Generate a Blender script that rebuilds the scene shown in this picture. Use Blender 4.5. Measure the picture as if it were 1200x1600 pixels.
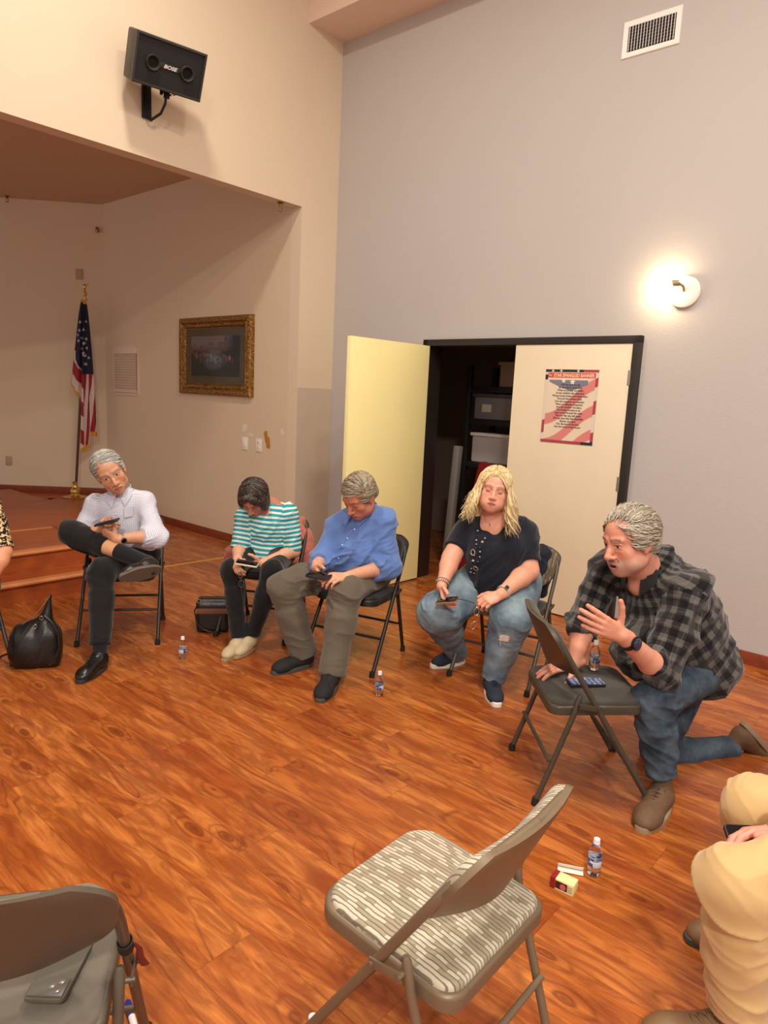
import bpy, bmesh, math, random
import numpy as np
from mathutils import Vector, Matrix, Euler
random.seed(7); rng = np.random.default_rng(7)
for o in list(bpy.data.objects): bpy.data.objects.remove(o)
SC = bpy.context.scene; COL = SC.collection
# ---------------------------------------------------------------- camera
FPX = 1078.3; TH = math.radians(9.546); RO = math.radians(2.754); CH = 1.58
V = lambda *a: np.array(a, float)
_f = V(0, math.cos(TH), -math.sin(TH)); _r = V(1, 0, 0); _u = V(0, math.sin(TH), math.cos(TH))
CR = math.cos(RO)*_r + math.sin(RO)*_u; CU = math.cos(RO)*_u - math.sin(RO)*_r; CF = _f
CP = V(0, 0, CH)
cam = bpy.data.cameras.new('camera'); camo = bpy.data.objects.new('camera', cam); COL.objects.link(camo)
M = Matrix.Identity(4)
for i in range(3):
    M[i][0] = CR[i]; M[i][1] = CU[i]; M[i][2] = -CF[i]; M[i][3] = CP[i]
camo.matrix_world = M
cam.sensor_fit = 'VERTICAL'; cam.sensor_height = 36.0; cam.lens = 36.0*FPX/1600; cam.clip_start = .05
SC.camera = camo
# room axes: D1 runs along the door wall, D2 along the stage wall
AZ = math.radians(-49.134); D1 = V(math.sin(AZ), math.cos(AZ), 0); D2 = V(math.cos(AZ), -math.sin(AZ), 0)
WA, WB, WB2 = 4.836, 4.731, 4.293
def W(a, b, z=0.): return a*D1 + b*D2 + V(0, 0, z)
ROOM = Matrix(((D1[0], D2[0], 0, 0), (D1[1], D2[1], 0, 0), (0, 0, 1, 0), (0, 0, 0, 1)))   # (a, b, z) -> world
# ---------------------------------------------------------------- light
SC.view_settings.view_transform = 'Standard'; SC.view_settings.look = 'None'
SC.view_settings.gamma = 1.0; SC.view_settings.use_curve_mapping = False
SC.view_settings.exposure = 0.54
wd = bpy.data.worlds.new('world'); SC.world = wd; wd.use_nodes = True
wd.node_tree.nodes['Background'].inputs[0].default_value = (1.0, .90, .84, 1)
wd.node_tree.nodes['Background'].inputs[1].default_value = .55
def area(name, a, b, z, power, size, color, aim=None):
    l = bpy.data.lights.new(name, 'AREA'); l.energy = power; l.size = size; l.color = color; l.shape = 'DISK'
    o = bpy.data.objects.new(name, l); COL.objects.link(o); p = Vector(W(a, b, z)); o.location = p
    if aim is not None: o.rotation_euler = (Vector(aim)-p).to_track_quat('-Z', 'Y').to_euler()
    return o
WARM = (1.0, .925, .82)
area('ceiling_lamp_light', 3.3, 2.0, 5.25, 44, .35, WARM)
area('ceiling_lamp_light', .6, 2.0, 5.2, 70, .5, WARM)
area('ceiling_lamp_light', -.6, .8, 5.2, 70, .6, WARM)
area('ceiling_lamp_light', -2.2, -2.4, 5.2, 260, .6, WARM)
# ---------------------------------------------------------------- node materials
def srgb(r, g, b):
    f = lambda c: (c/255)/12.92 if c/255 <= .04045 else (((c/255)+.055)/1.055)**2.4
    return (f(r), f(g), f(b), 1)
class NT:
    def __init__(s, name):
        s.m = bpy.data.materials.new(name); s.m.use_nodes = True; s.t = s.m.node_tree; s.n = s.t.nodes
        s.b = s.n['Principled BSDF']; s.out = s.n['Material Output']
    def add(s, typ, **kw):
        n = s.n.new(typ)
        for k, v in kw.items():
            if k.startswith('i_'):
                key = k[2:]; key = int(key) if key.isdigit() else key
                if hasattr(v, 'is_output'): s.t.links.new(v, n.inputs[key])
                else: n.inputs[key].default_value = v
            else: setattr(n, k, v)
        return n
    def link(s, a, b): s.t.links.new(a, b)
    def math(s, op, a, b=0.0, c=None):
        n = s.n.new('ShaderNodeMath'); n.operation = op
        for i, v in enumerate((a, b) if c is None else (a, b, c)):
            if hasattr(v, 'is_output'): s.link(v, n.inputs[i])
            else: n.inputs[i].default_value = v
        return n.outputs[0]
    def mix(s, f, a, b, mode='MIX'):
        n = s.n.new('ShaderNodeMix'); n.data_type = 'RGBA'; n.blend_type = mode
        for i, v in ((0, f), (6, a), (7, b)):
            if hasattr(v, 'is_output'): s.link(v, n.inputs[i])
            else: n.inputs[i].default_value = v
        return n.outputs[2]
    def ramp(s, fac, stops):
        n = s.n.new('ShaderNodeValToRGB'); s.link(fac, n.inputs[0]); e = n.color_ramp.elements
        while len(e) < len(stops): e.new(.5)
        for i, (p, c) in enumerate(stops):
            e[i].position = p; e[i].color = c if len(c) == 4 else (*c, 1)
        return n.outputs[0]
    def bump(s, h, strength=.2, dist=.01):
        n = s.n.new('ShaderNodeBump'); n.inputs['Strength'].default_value = strength; n.inputs['Distance'].default_value = dist
        s.link(h, n.inputs['Height']); s.link(n.outputs[0], s.b.inputs['Normal'])
    def color(s, c):
        if hasattr(c, 'is_output'): s.link(c, s.b.inputs['Base Color'])
        else: s.b.inputs['Base Color'].default_value = c
    def set(s, rough=None, metal=None, spec=None, **kw):
        if rough is not None: s.b.inputs['Roughness'].default_value = rough
        if metal is not None: s.b.inputs['Metallic'].default_value = metal
        if spec is not None: s.b.inputs['Specular IOR Level'].default_value = spec
        for k, v in kw.items(): s.b.inputs[k.replace('_', ' ')].default_value = v
    def obj(s): return s.add('ShaderNodeTexCoord').outputs['Object']
    def noise(s, vec, scale, detail=2, rough=.5, dist=0.):
        n = s.add('ShaderNodeTexNoise', i_Scale=scale, i_Detail=detail, i_Roughness=rough, i_Distortion=dist)
        if vec is not None: s.link(vec, n.inputs['Vector'])
        return n.outputs[0]
    def scale(s, vec, xyz, rot=(0, 0, 0)):
        n = s.add('ShaderNodeMapping'); n.inputs['Scale'].default_value = xyz; n.inputs['Rotation'].default_value = rot
        s.link(vec, n.inputs[0]); return n.outputs[0]
MATS = {}
def mat(name, rgb, rough=.5, metal=0., bump=None, mottle=0., **kw):
    """plain procedural material: colour with slight noise, optional bump=(scale, strength)"""
    if name in MATS: return MATS[name]
    t = NT(name); c = srgb(*rgb); o = t.obj()
    if mottle:
        n = t.noise(o, kw.pop('mscale', 9.), 3)
        d = tuple(x*(1-mottle) for x in c[:3])+(1,)
        t.color(t.mix(t.ramp(n, [(.3, (0, 0, 0)), (.7, (1, 1, 1))]), d, c))
    else:
        t.color(c)
    if bump: t.bump(t.noise(o, bump[0], 4), bump[1], .004)
    t.set(rough, metal, **kw); MATS[name] = t.m; return t.m
# ---------------------------------------------------------------- mesh helpers
def link(o, parent=None):
    COL.objects.link(o)
    if parent is not None: o.parent = parent
    return o
def tag(o, label=None, cat=None, group=None, kind=None):
    if label: o['label'] = label
    if cat: o['category'] = cat
    if group: o['group'] = group
    if kind: o['kind'] = kind
    return o
def thing(name, label, cat, loc=(0, 0, 0), rz=0., group=None):
    o = bpy.data.objects.new(name, None); COL.objects.link(o); o.empty_display_size = .1
    o.location = loc; o.rotation_euler = (0, 0, rz); return tag(o, label, cat, group)
class MB:
    def __init__(s): s.v = []; s.f = []; s.mi = []; s.cur = 0
    def raw(s, vs, fs):
        b = len(s.v); s.v += [tuple(map(float, p)) for p in vs]
        for f in fs: s.f.append(tuple(b+i for i in f)); s.mi.append(s.cur)
        return s
    def box(s, c, size, rot=None, bev=0.):
        """box, optionally with chamfered edges"""
        hx, hy, hz = [x/2 for x in size]
        bm = bmesh.new(); bmesh.ops.create_cube(bm, size=1)
        for q in bm.verts: q.co = Vector((q.co.x*2*hx, q.co.y*2*hy, q.co.z*2*hz))
        if bev: bmesh.ops.bevel(bm, geom=bm.edges[:], offset=bev, segments=2, profile=.6, affect='EDGES')
        m = Matrix.Translation(Vector(c)) @ (rot.to_4x4() if rot is not None else Matrix.Identity(4))
        bm.verts.ensure_lookup_table()
        s.raw([m @ q.co for q in bm.verts], [[q.index for q in f.verts] for f in bm.faces]); bm.free(); return s
    def tube(s, pts, r, n=12, cap=True, flat=None):
        """tube along points with radius (number or list); flat=(vec,k) squashes along vec"""
        P = [Vector(p) for p in pts]; R = r if hasattr(r, '__len__') else [r]*len(P)
        T = []
        for i in range(len(P)):
            a = P[max(i-1, 0)]; b = P[min(i+1, len(P)-1)]; d = (b-a)
            T.append(d.normalized() if d.length > 1e-9 else Vector((0, 0, 1)))
        up = Vector((0, 0, 1)) if abs(T[0].z) < .9 else Vector((1, 0, 0))
        N = (up - T[0]*up.dot(T[0])).normalized(); vs = []
        for i, p in enumerate(P):
            N = (N - T[i]*N.dot(T[i]))
            N = N.normalized() if N.length > 1e-6 else T[i].orthogonal().normalized()
            Bn = T[i].cross(N)
            for k in range(n):
                a = 2*math.pi*k/n; o = (N*math.cos(a)+Bn*math.sin(a))*R[i]
                if flat is not None:
                    fv = Vector(flat[0]).normalized(); o = o - fv*o.dot(fv)*(1-flat[1])
                vs.append(p+o)
        fs = [(i*n+k, i*n+(k+1) % n, (i+1)*n+(k+1) % n, (i+1)*n+k) for i in range(len(P)-1) for k in range(n)]
        if cap: fs += [tuple(range(n-1, -1, -1)), tuple((len(P)-1)*n+k for k in range(n))]
        return s.raw(vs, fs)
    def lathe(s, prof, n=24, c=(0, 0, 0), m=None):
        vs = []; c = Vector(c)
        for r, z in prof:
            for k in range(n):
                a = 2*math.pi*k/n; q = Vector((r*math.cos(a), r*math.sin(a), z)); vs.append(c+(m @ q if m is not None else q))
        fs = [(i*n+k, i*n+(k+1) % n, (i+1)*n+(k+1) % n, (i+1)*n+k) for i in range(len(prof)-1) for k in range(n)]
        if prof[0][0] > 1e-5: fs.append(tuple(range(n-1, -1, -1)))
        if prof[-1][0] > 1e-5: fs.append(tuple((len(prof)-1)*n+k for k in range(n)))
        return s.raw(vs, fs)
    def slab(s, outline, z0, z1, bev=.0, m=None, segs=3, crown=0.):
        """horizontal outline (list of xy, CCW) extruded z0..z1 with rounded upper edge"""
        n = len(outline); O = [Vector((x, y)) for x, y in outline]
        cx = sum((p for p in O), Vector((0, 0)))/n
        rings = [(0, z0)]
        for i in range(segs+1):
            a = math.pi/2*i/segs; rings.append((bev*(1-math.cos(a)), z1-bev+bev*math.sin(a)))
        vs = []
        for ins, z in rings:
            for p in O:
                d = (p-cx); q = cx + d*(1-ins/max(d.length, 1e-6)); vs.append(Vector((q.x, q.y, z)))
        k0 = len(rings)
        fs = [(i*n+k, i*n+(k+1) % n, (i+1)*n+(k+1) % n, (i+1)*n+k) for i in range(k0-1) for k in range(n)]
        base = (k0-1)*n
        if crown:
            for t in (.75, .45, .2):
                for p in O:
                    q = cx+(p-cx)*t*(1-bev/max((p-cx).length, 1e-6)); vs.append(Vector((q.x, q.y, z1+crown*(1-t*t))))
            for j in range(3):
                fs += [(base+j*n+k, base+j*n+(k+1) % n, base+(j+1)*n+(k+1) % n, base+(j+1)*n+k) for k in range(n)]
            base += 3*n
        fs += [tuple(range(n-1, -1, -1)), tuple(base+k for k in range(n))]
        if m is not None: vs = [m @ q for q in vs]
        return s.raw(vs, fs)
    def build(s, name, mats, parent=None, smooth=38, coll=None):
        me = bpy.data.meshes.new(name); me.from_pydata(s.v, [], s.f)
        if not isinstance(mats, (list, tuple)): mats = [mats]
        for m in mats: me.materials.append(m)
        if len(mats) > 1: me.polygons.foreach_set('material_index', s.mi)
        bm = bmesh.new(); bm.from_mesh(me); bmesh.ops.recalc_face_normals(bm, faces=bm.faces)
        if smooth:
            for f in bm.faces: f.smooth = True
            for e in bm.edges:
                if len(e.link_faces) == 2 and e.calc_face_angle(0) > math.radians(smooth): e.smooth = False
        bm.to_mesh(me); bm.free()
        return link(bpy.data.objects.new(name, me), parent)
def rrect(w, d, r, n=5, c=(0, 0)):
    out = []
    for sx, sy, a0 in ((1, 1, 0), (-1, 1, 90), (-1, -1, 180), (1, -1, 270)):
        for i in range(n+1):
            a = math.radians(a0+90*i/n); out.append((c[0]+sx*(w/2-r)+r*math.cos(a), c[1]+sy*(d/2-r)+r*math.sin(a)))
    return out
def copy_tree(o, parent=None):
    c = o.copy(); COL.objects.link(c); c.parent = parent
    for ch in [x for x in bpy.data.objects if x.parent == o]: copy_tree(ch, c)
    return c
def text_mesh(name, body, size, m, parent=None, mw=None, align='CENTER', extrude=.0004, space=1.0, shear=0., sx=1.0, bold=0.):
    cu = bpy.data.curves.new(name, 'FONT'); cu.body = body; cu.size = size; cu.align_x = align; cu.extrude = extrude
    cu.space_line = space; cu.shear = shear; cu.offset = bold; cu.resolution_u = 3
    o = bpy.data.objects.new(name, cu); COL.objects.link(o)
    dg = bpy.context.evaluated_depsgraph_get(); me = bpy.data.meshes.new_from_object(o.evaluated_get(dg))
    bpy.data.objects.remove(o); me.transform(Matrix.Diagonal((sx, 1, 1, 1)))
    if mw is not None: me.transform(mw)
    me.materials.clear(); me.materials.append(m)
    return link(bpy.data.objects.new(name, me), parent)
def frame(p, x, y, z):
    """matrix with origin p and axes x, y, z"""
    m = Matrix.Identity(4)
    for i in range(3): m[i][0] = x[i]; m[i][1] = y[i]; m[i][2] = z[i]; m[i][3] = p[i]
    return m
# ================================================================ setting
def paint(name, rgb, bscale=150, bstr=.25):
    t = NT(name); o = t.obj(); n = t.noise(o, 1.3, 4, .6)
    c = srgb(*rgb); d = tuple(x*.94 for x in c[:3])+(1,)
    t.color(t.mix(n, d, c)); t.set(.62, 0, .3)
    t.bump(t.noise(o, bscale, 3, .55), bstr, .004); return t
wall_paint = paint('wall_paint', (190, 183, 178), 120, .3).m
hall_paint = paint('hall_wall_paint', (226, 206, 178), 120, .2).m
patch_paint = mat('patched_paint', (205, 186, 165), .6, bump=(110, .2), mottle=.05)
stage_paint = paint('stage_paint', (222, 200, 170), 140, .1).m
ceil_paint = paint('ceiling_paint', (206, 176, 146), 90, .2).m
def floor_mat():
    t = NT('laminate_planks'); o = t.obj()
    sep = t.add('ShaderNodeSeparateXYZ'); t.link(o, sep.inputs[0]); a, b = sep.outputs[0], sep.outputs[1]
    PW, PL = .19, 1.25
    row = t.math('FLOOR', t.math('DIVIDE', b, PW)); off = t.math('MULTIPLY', t.math('FRACT', t.math('MULTIPLY', row, .3717)), PL)
    pa = t.math('DIVIDE', t.math('ADD', a, off), PL); cell = t.math('FLOOR', pa)
    comb = t.add('ShaderNodeCombineXYZ'); t.link(row, comb.inputs[0]); t.link(cell, comb.inputs[1])
    wn = t.add('ShaderNodeTexWhiteNoise', noise_dimensions='3D'); t.link(comb.outputs[0], wn.inputs['Vector'])
    rv = wn.outputs['Value']
    # grain coordinates: each plank shifted at random
    gc = t.add('ShaderNodeCombineXYZ')
    t.link(t.math('ADD', t.math('MULTIPLY', a, 1.0), t.math('MULTIPLY', rv, 37.)), gc.inputs[0])
    t.link(t.math('MULTIPLY', b, 4.2), gc.inputs[1]); t.link(t.math('MULTIPLY', rv, 11.), gc.inputs[2])
    g = gc.outputs[0]
    n1 = t.noise(g, 1.05, 2.0, .45, 1.3)                       # broad figure
    rings = t.math('ADD', t.math('MULTIPLY', t.math('SINE', t.math('MULTIPLY', n1, 44.)), .5), .5)
    n2 = t.noise(t.scale(g, (1.3, 1.7, 1)), 3.2, 5, .6, 1.3)  # streaks
    n3 = t.noise(t.scale(g, (1.6, 14.0, 1)), 5.0, 4, .6, .3)   # fine fibres
    base = t.ramp(n1, [(.28, srgb(146, 72, 30)), (.45, srgb(188, 106, 44)), (.6, srgb(210, 130, 63)), (.75, srgb(168, 86, 38))])
    k = t.ramp(rings, [(.0, (0, 0, 0)), (.14, (.75, .75, .75)), (.4, (1, 1, 1)), (1, (1, 1, 1))])
    rv2 = t.ramp(t.noise(g, .9, 1), [(.42, (0, 0, 0)), (.62, (1, 1, 1))])
    c = t.mix(t.math('MULTIPLY', rv2, .62), base, t.mix(k, srgb(104, 44, 16), base))
    c = t.mix(t.math('MULTIPLY', t.ramp(n2, [(.42, (1, 1, 1)), (.62, (0, 0, 0))]), .60), c, srgb(112, 46, 16))
    c = t.mix(t.math('MULTIPLY', t.ramp(n3, [(.45, (1, 1, 1)), (.6, (0, 0, 0))]), .26), c, srgb(124, 54, 20))
    vo = t.add('ShaderNodeTexVoronoi', i_Scale=1.0, feature='F1', voronoi_dimensions='2D'); t.link(t.scale(g, (1.5, .85, 1)), vo.inputs['Vector'])
    vd = t.math('ADD', vo.outputs['Distance'], t.math('MULTIPLY', t.noise(g, 3.0, 2), .16))
    kr = t.math('POWER', t.math('ABSOLUTE', t.math('SINE', t.math('MULTIPLY', vd, 38.))), 6.)
    km = t.ramp(vd, [(.10, (1, 1, 1)), (.34, (0, 0, 0))])
    c = t.mix(t.math('MULTIPLY', t.math('MULTIPLY', kr, km), .75), c, srgb(96, 38, 14))
    c = t.mix(t.math('MULTIPLY', t.ramp(vd, [(.09, (1, 1, 1)), (.13, (0, 0, 0))]), .7), c, srgb(96, 38, 14))
    c = t.mix(t.math('MULTIPLY', rv, .22), c, srgb(150, 66, 26))
    fb = t.math('FRACT', t.math('DIVIDE', b, PW)); fa = t.math('FRACT', pa)
    e1 = t.math('LESS_THAN', t.math('MINIMUM', fb, t.math('SUBTRACT', 1., fb)), .010)
    e2 = t.math('LESS_THAN', t.math('MINIMUM', fa, t.math('SUBTRACT', 1., fa)), .0016)
    e = t.math('MAXIMUM', e1, e2)
    c = t.mix(t.math('MULTIPLY', e, .28), c, srgb(78, 28, 10))
    t.color(c)
    sm = t.noise(o, 3.0, 4, .6); t.link(t.math('ADD', t.math('MULTIPLY', sm, .16), .20), t.b.inputs['Roughness'])
    t.set(None, 0, .42); t.bump(t.math('SUBTRACT', t.math('MULTIPLY', n3, .25), e), .12, .002)
    return t.m
FLOOR = floor_mat()
def stage_floor_mat():
    t = NT('stage_laminate'); o = t.obj(); g = t.scale(o, (6., .9, 1))
    n1 = t.noise(g, 1.6, 3, .5, .9); n2 = t.noise(t.scale(o, (40., 3., 6)), 2.2, 4, .6)
    c = t.ramp(n1, [(.3, srgb(150, 74, 38)), (.5, srgb(182, 92, 46)), (.7, srgb(160, 80, 40))])
    c = t.mix(t.math('MULTIPLY', t.ramp(n2, [(.42, (1, 1, 1)), (.6, (0, 0, 0))]), .35), c, srgb(118, 52, 24))
    t.color(c); t.set(.38, 0, .35); return t.m
STAGEF = stage_floor_mat()
trim_wood = mat('red_brown_trim', (142, 66, 38), .4, mottle=.3, mscale=22.)
nosing_wood = mat('stair_nosing_wood', (214, 138, 84), .35, mottle=.12, mscale=30.)
def rbox(a0, a1, b0, b1, z0, z1, bev=0.):
    m = MB(); m.box(((a0+a1)/2, (b0+b1)/2, (z0+z1)/2), (a1-a0, b1-b0, z1-z0), bev=bev); return m
def room(o): o.matrix_world = ROOM; return o
def S(name, mb, m, smooth=38): return tag(room(mb.build(name, m, smooth=smooth)), kind='structure')
S('floor', rbox(-2.6, 10.4, -4.2, 6.9, -.12, 0), FLOOR)
# door wall, with its doorway cut out
AJ0, AJ1, ZT = 1.853, 3.705, 2.061          # outer edges of the black door frame
m = rbox(-2.6, AJ0+.02, WB, WB+.15, 0, 5.4)
m.box(((AJ1-.02+WA+.15)/2, WB+.075, 2.7), (WA+.15-AJ1+.02, .15, 5.4))
m.box(((AJ0+AJ1)/2, WB+.075, (ZT-.02+5.4)/2), (AJ1-AJ0-.04+.0, .15, 5.4-ZT+.02))
S('wall_right', m, wall_paint)
# stage wall: the pier beside the corner, the beam over the opening
OL = -3.4                                    # opening's far (left) end
m = rbox(WA, WA+.13, WB2, WB, 0, 3.181)
m.box((WA+.065, (OL+WB)/2, (3.181+5.4)/2), (.13, WB-OL, 5.4-3.181))
S('wall_back', m, hall_paint)
m = rbox(WA-.006, WA, WB2+.002, WB-.002, .0, 1.62); S('trim_1', m, patch_paint)
# stage: side wall, splayed back wall, ceiling, floor levels
S('wall_side', rbox(WA+.13, 8.7, WB2, WB2+.13, 0, 3.9), stage_paint)
bd = V(.70, -.713); bl = 7.5
p0 = V(8.40, 4.30); p1 = p0+bd*bl; nn = V(.713, .70)
m = MB(); q = [p0-bd*.2, p1, p1+nn*.12, p0-bd*.2+nn*.12]
m.raw([(x[0], x[1], z) for z in (0, 3.9) for x in q], [(0, 1, 2, 3), (7, 6, 5, 4), (0, 4, 5, 1), (1, 5, 6, 2), (2, 6, 7, 3), (3, 7, 4, 0)])
S('wall_stage', m, stage_paint)
m = MB(); q = [(WA+.13, OL), (WA+.13, WB2+.1), (8.55, WB2+.1), (13.6, -.9), (13.6, OL)]
m.raw([(x, y, z) for z in (3.68, 3.78) for x, y in q], [(0, 1, 2, 3, 4), (9, 8, 7, 6, 5)]+[(i, (i+1) % 5, 5+(i+1) % 5, 5+i) for i in range(5)])
S('ceiling', m, ceil_paint)
m = rbox(-2.6, WA, 4.32, WB, 4.652, 5.4); S('trim_2', m, paint('soffit_paint', (232, 206, 186), 100, .15).m)
m = rbox(-2.6, WA+.13, -4.2, WB+.15, 5.4, 5.5); S('ceiling_hall', m, mat('hall_ceiling_paint', (225, 212, 198), .8, bump=(60, .2)))
# raised stage floor: two steps, a platform and a lower landing beside it
m = rbox(5.03, 5.35, OL, 2.62, 0, .137); m.box(((5.33+6.22)/2, (OL+2.62)/2, .1425), (.89, 2.62-OL, .285))
m.box(((6.2+8.6)/2, (OL+3.19)/2, .144), (2.4, 3.19-OL, .288))
m.raw([(8.3, OL, .284), (8.3, 3.0, .284), (9.6, 3.0, .284), (13.6, -1.1, .284), (13.6, OL, .284)], [(0, 1, 2, 3, 4)])
S('floor_stage', m, STAGEF)
m = rbox(7.36, 8.5, 3.19, WB2, 0, .16); m.raw([(8.4, 3.19, .16), (8.4, WB2, .16), (8.5, WB2, .16), (9.6, 3.19, .16)], [(0, 1, 2, 3)])
S('floor_landing', m, STAGEF)
for i, (a, b1, z) in enumerate(((5.03, 2.64, .152), (5.33, 2.64, .300))):
    m = MB(); m.tube([(a-.012, OL, z-.014), (a-.012, b1, z-.014)], .016, 10); m.box((a+.03, (OL+b1)/2, z-.008), (.085, b1-OL, .014), bev=.004)
    S('trim_%d' % (i+3), m, nosing_wood)
m = rbox(6.15, 6.19, 1.0, 2.62, .284, .291); S('trim_5', m, nosing_wood)
# baseboards
def base(name, pts, h=.085, t=.014, z=0.):
    m = MB()
    for (a0, b0), (a1, b1) in zip(pts[:-1], pts[1:]):
        d = V(a1-a0, b1-b0); L = np.linalg.norm(d); ang = math.atan2(d[1], d[0])
        m.box(((a0+a1)/2, (b0+b1)/2, z+h/2), (L, t, h), Matrix.Rotation(ang, 3, 'Z'), bev=.003)
    S(name, m, trim_wood)
base('baseboard_right', [(-2.6, WB-.007), (AJ0, WB-.007)])
base('baseboard_corner', [(AJ1, WB-.007), (WA, WB-.007)])
base('baseboard_side', [(WA+.01, WB2-.007), (7.38, WB2-.007)])
base('baseboard_landing', [(7.36, WB2-.007), (8.4, WB2-.007)], z=.16)
q0 = p0-nn*.008; q1 = p1-nn*.008
base('baseboard_back', [tuple(q0), tuple(p0+bd*1.5-nn*.008)], z=.16); base('baseboard_stage', [tuple(p0+bd*1.5-nn*.008), tuple(q1)], z=.284)
# storage closet behind the double door
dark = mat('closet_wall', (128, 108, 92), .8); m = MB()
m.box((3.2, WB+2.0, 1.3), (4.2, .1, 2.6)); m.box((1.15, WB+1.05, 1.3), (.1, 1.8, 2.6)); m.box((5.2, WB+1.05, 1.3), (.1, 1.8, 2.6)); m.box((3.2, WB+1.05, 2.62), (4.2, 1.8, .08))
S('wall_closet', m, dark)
# black door frame
blk = mat('black_door_frame_paint', (38, 31, 26), .45)
m = MB(); fw = .052
m.box((AJ0+fw/2, WB+.05, ZT/2), (fw, .20, ZT), bev=.004); m.box((AJ1-fw/2, WB+.05, ZT/2), (fw, .20, ZT), bev=.004)
m.box(((AJ0+AJ1)/2, WB+.05, ZT-fw/2), (AJ1-AJ0, .20, fw), bev=.004); S('trim_6', m, blk)
# door leaves
leafp = mat('cream_door_paint', (232, 216, 186), .45, mottle=.05, mscale=3., bump=(25, .05))
yelp = mat('yellow_door_paint', (254, 240, 170), .4, mottle=.03, mscale=3.)
steel = mat('hinge_steel', (170, 165, 155), .35, .9); bsteel = mat('dark_steel', (60, 55, 50), .4, .8)
def door(name, w, h, m, mw):
    o = MB().box((w/2, 0, h/2+.012), (w, .044, h), bev=.003).build(name, m); o.matrix_world = mw; tag(o, kind='structure')
    for z in (.22, 1.05, 1.78):
        MB().tube([(-.004, -.024, z-.05), (-.004, -.024, z+.05)], .007, 8).box((.006, -.0235, z), (.016, .003, .1)).build('hinge', steel, o)
    return o
DL = .903
d1 = door('door_1', DL, 1.996, leafp, frame(W(AJ0+fw+.003, WB-.02), D1, D2, V(0, 0, 1)))
hg = W(AJ1-fw-.004, WB-.052); far = V(-.262, 5.33, 0); dd = far-hg; dd[2] = 0; dd /= np.linalg.norm(dd)
d2 = door('door_2', DL, 1.996, yelp, frame(hg, dd, np.cross(V(0, 0, 1), dd), V(0, 0, 1)))
tag(d1, 'cream closed door leaf with flag poster'); tag(d2, 'yellow door leaf swung open into the hall')
# door closer/lever on the hidden edge of each leaf
MB().tube([(DL-.06, .02, 1.0), (DL-.06, .07, 1.0), (DL-.17, .075, 1.0)], .011, 10).lathe([(.0, 0), (.03, 0), (.03, .006), (0, .006)], 16, (DL-.06, .024, 1.0), Matrix.Rotation(-math.pi/2, 3, 'X')).build('handle', steel, d1)
MB().tube([(DL-.06, -.02, 1.0), (DL-.06, -.07, 1.0), (DL-.17, -.075, 1.0)], .011, 10).build('handle', steel, d2)
# small high window with blinds in the stage side wall
m = MB(); a0, a1, z0, z1 = 7.62, 8.18, 1.455, 2.01
for c, sz in ((((a0+a1)/2, z1), (a1-a0, .03)), (((a0+a1)/2, z0), (a1-a0, .03)), ((a0, (z0+z1)/2), (.03, z1-z0)), ((a1, (z0+z1)/2), (.03, z1-z0))):
    m.box((c[0], WB2-.006, c[1]), (sz[0], .014, sz[1]))
win = S('window_1', m, mat('window_trim_paint', (222, 200, 176), .5))
m = MB(); m.box(((a0+a1)/2, WB2-.022, z1-.05), (a1-a0-.03, .035, .07), bev=.004)
m.build('valance', mat('blind_white', (226, 204, 180), .5), win)
m = MB()
for i in range(14): m.box(((a0+a1)/2, WB2-.014, z1-.10-i*.031), (a1-a0-.06, .004, .030), Matrix.Rotation(.5, 3, 'X'))
m.box(((a0+a1)/2, WB2-.016, z0+.03), (a1-a0-.06, .022, .02)); m.build('blind', mat('blind_white', (226, 204, 180), .5), win)
MB().box(((a0+a1)/2, WB2-.002, (z0+z1)/2), (a1-a0, .003, z1-z0)).build('pane', mat('window_glass_dark', (150, 130, 110), .1), win)
# ================================================================ things on the walls
# --- painting on the stage side wall (faces -D2)
def board(mfun, w, h, n, m, name, parent, mw, nz=None):
    """flat picture as a fine grid whose vertex colours come from a procedural function"""
    nx = int(n*w/h); xs, ys = np.meshgrid(np.linspace(0, 1, nx), np.linspace(0, 1, n), indexing='ij')
    P = np.stack([(xs-.5)*w, (ys-.5)*h, np.zeros_like(xs)], -1).reshape(-1, 3)
    idx = np.arange(nx*n).reshape(nx, n)
    F = np.stack([idx[:-1, :-1], idx[1:, :-1], idx[1:, 1:], idx[:-1, 1:]], -1).reshape(-1, 4)
    me = bpy.data.meshes.new(name); me.from_pydata(P.tolist(), [], F.tolist())
    c = mfun(xs.reshape(-1), ys.reshape(-1)); at = me.color_attributes.new('Col', 'FLOAT_COLOR', 'POINT')
    at.data.foreach_set('color', np.concatenate([c, np.ones((len(c), 1))], 1).astype(np.float32).reshape(-1))
    me.materials.append(m); me.transform(mw); return link(bpy.data.objects.new(name, me), parent)
def colmat(name, rough=.5, bump=None, **kw):
    if name in MATS: return MATS[name]
    t = NT(name); a = t.add('ShaderNodeAttribute', attribute_name='Col'); t.color(a.outputs['Color']); t.set(rough, 0, **kw)
    if bump: t.bump(t.noise(t.obj(), bump[0], 4), bump[1], .003)
    MATS[name] = t.m; return t.m
lin = lambda *c: np.array(srgb(*c)[:3])
def vnoise(p, seed=0):
    """smooth value noise on an (n, k) array, 0..1"""
    p = np.asarray(p, float); k = p.shape[1]; i = np.floor(p).astype(np.int64); f = p-i; f = f*f*(3-2*f); out = 0.
    for c in range(1 << k):
        w = 1.; h = np.full(len(p), seed*7919+13, np.int64)
        for d in range(k):
            b = (c >> d) & 1; w = w*(f[:, d] if b else 1-f[:, d]); h = (h*1103515245+(i[:, d]+b)*(374761393+d*668265263)) & 0x7fffffff
        h = ((h ^ (h >> 13))*1274126177) & 0x7fffffff; h ^= h >> 16
        out = out+w*((h % 10007)/10006.)
    return out
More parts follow.
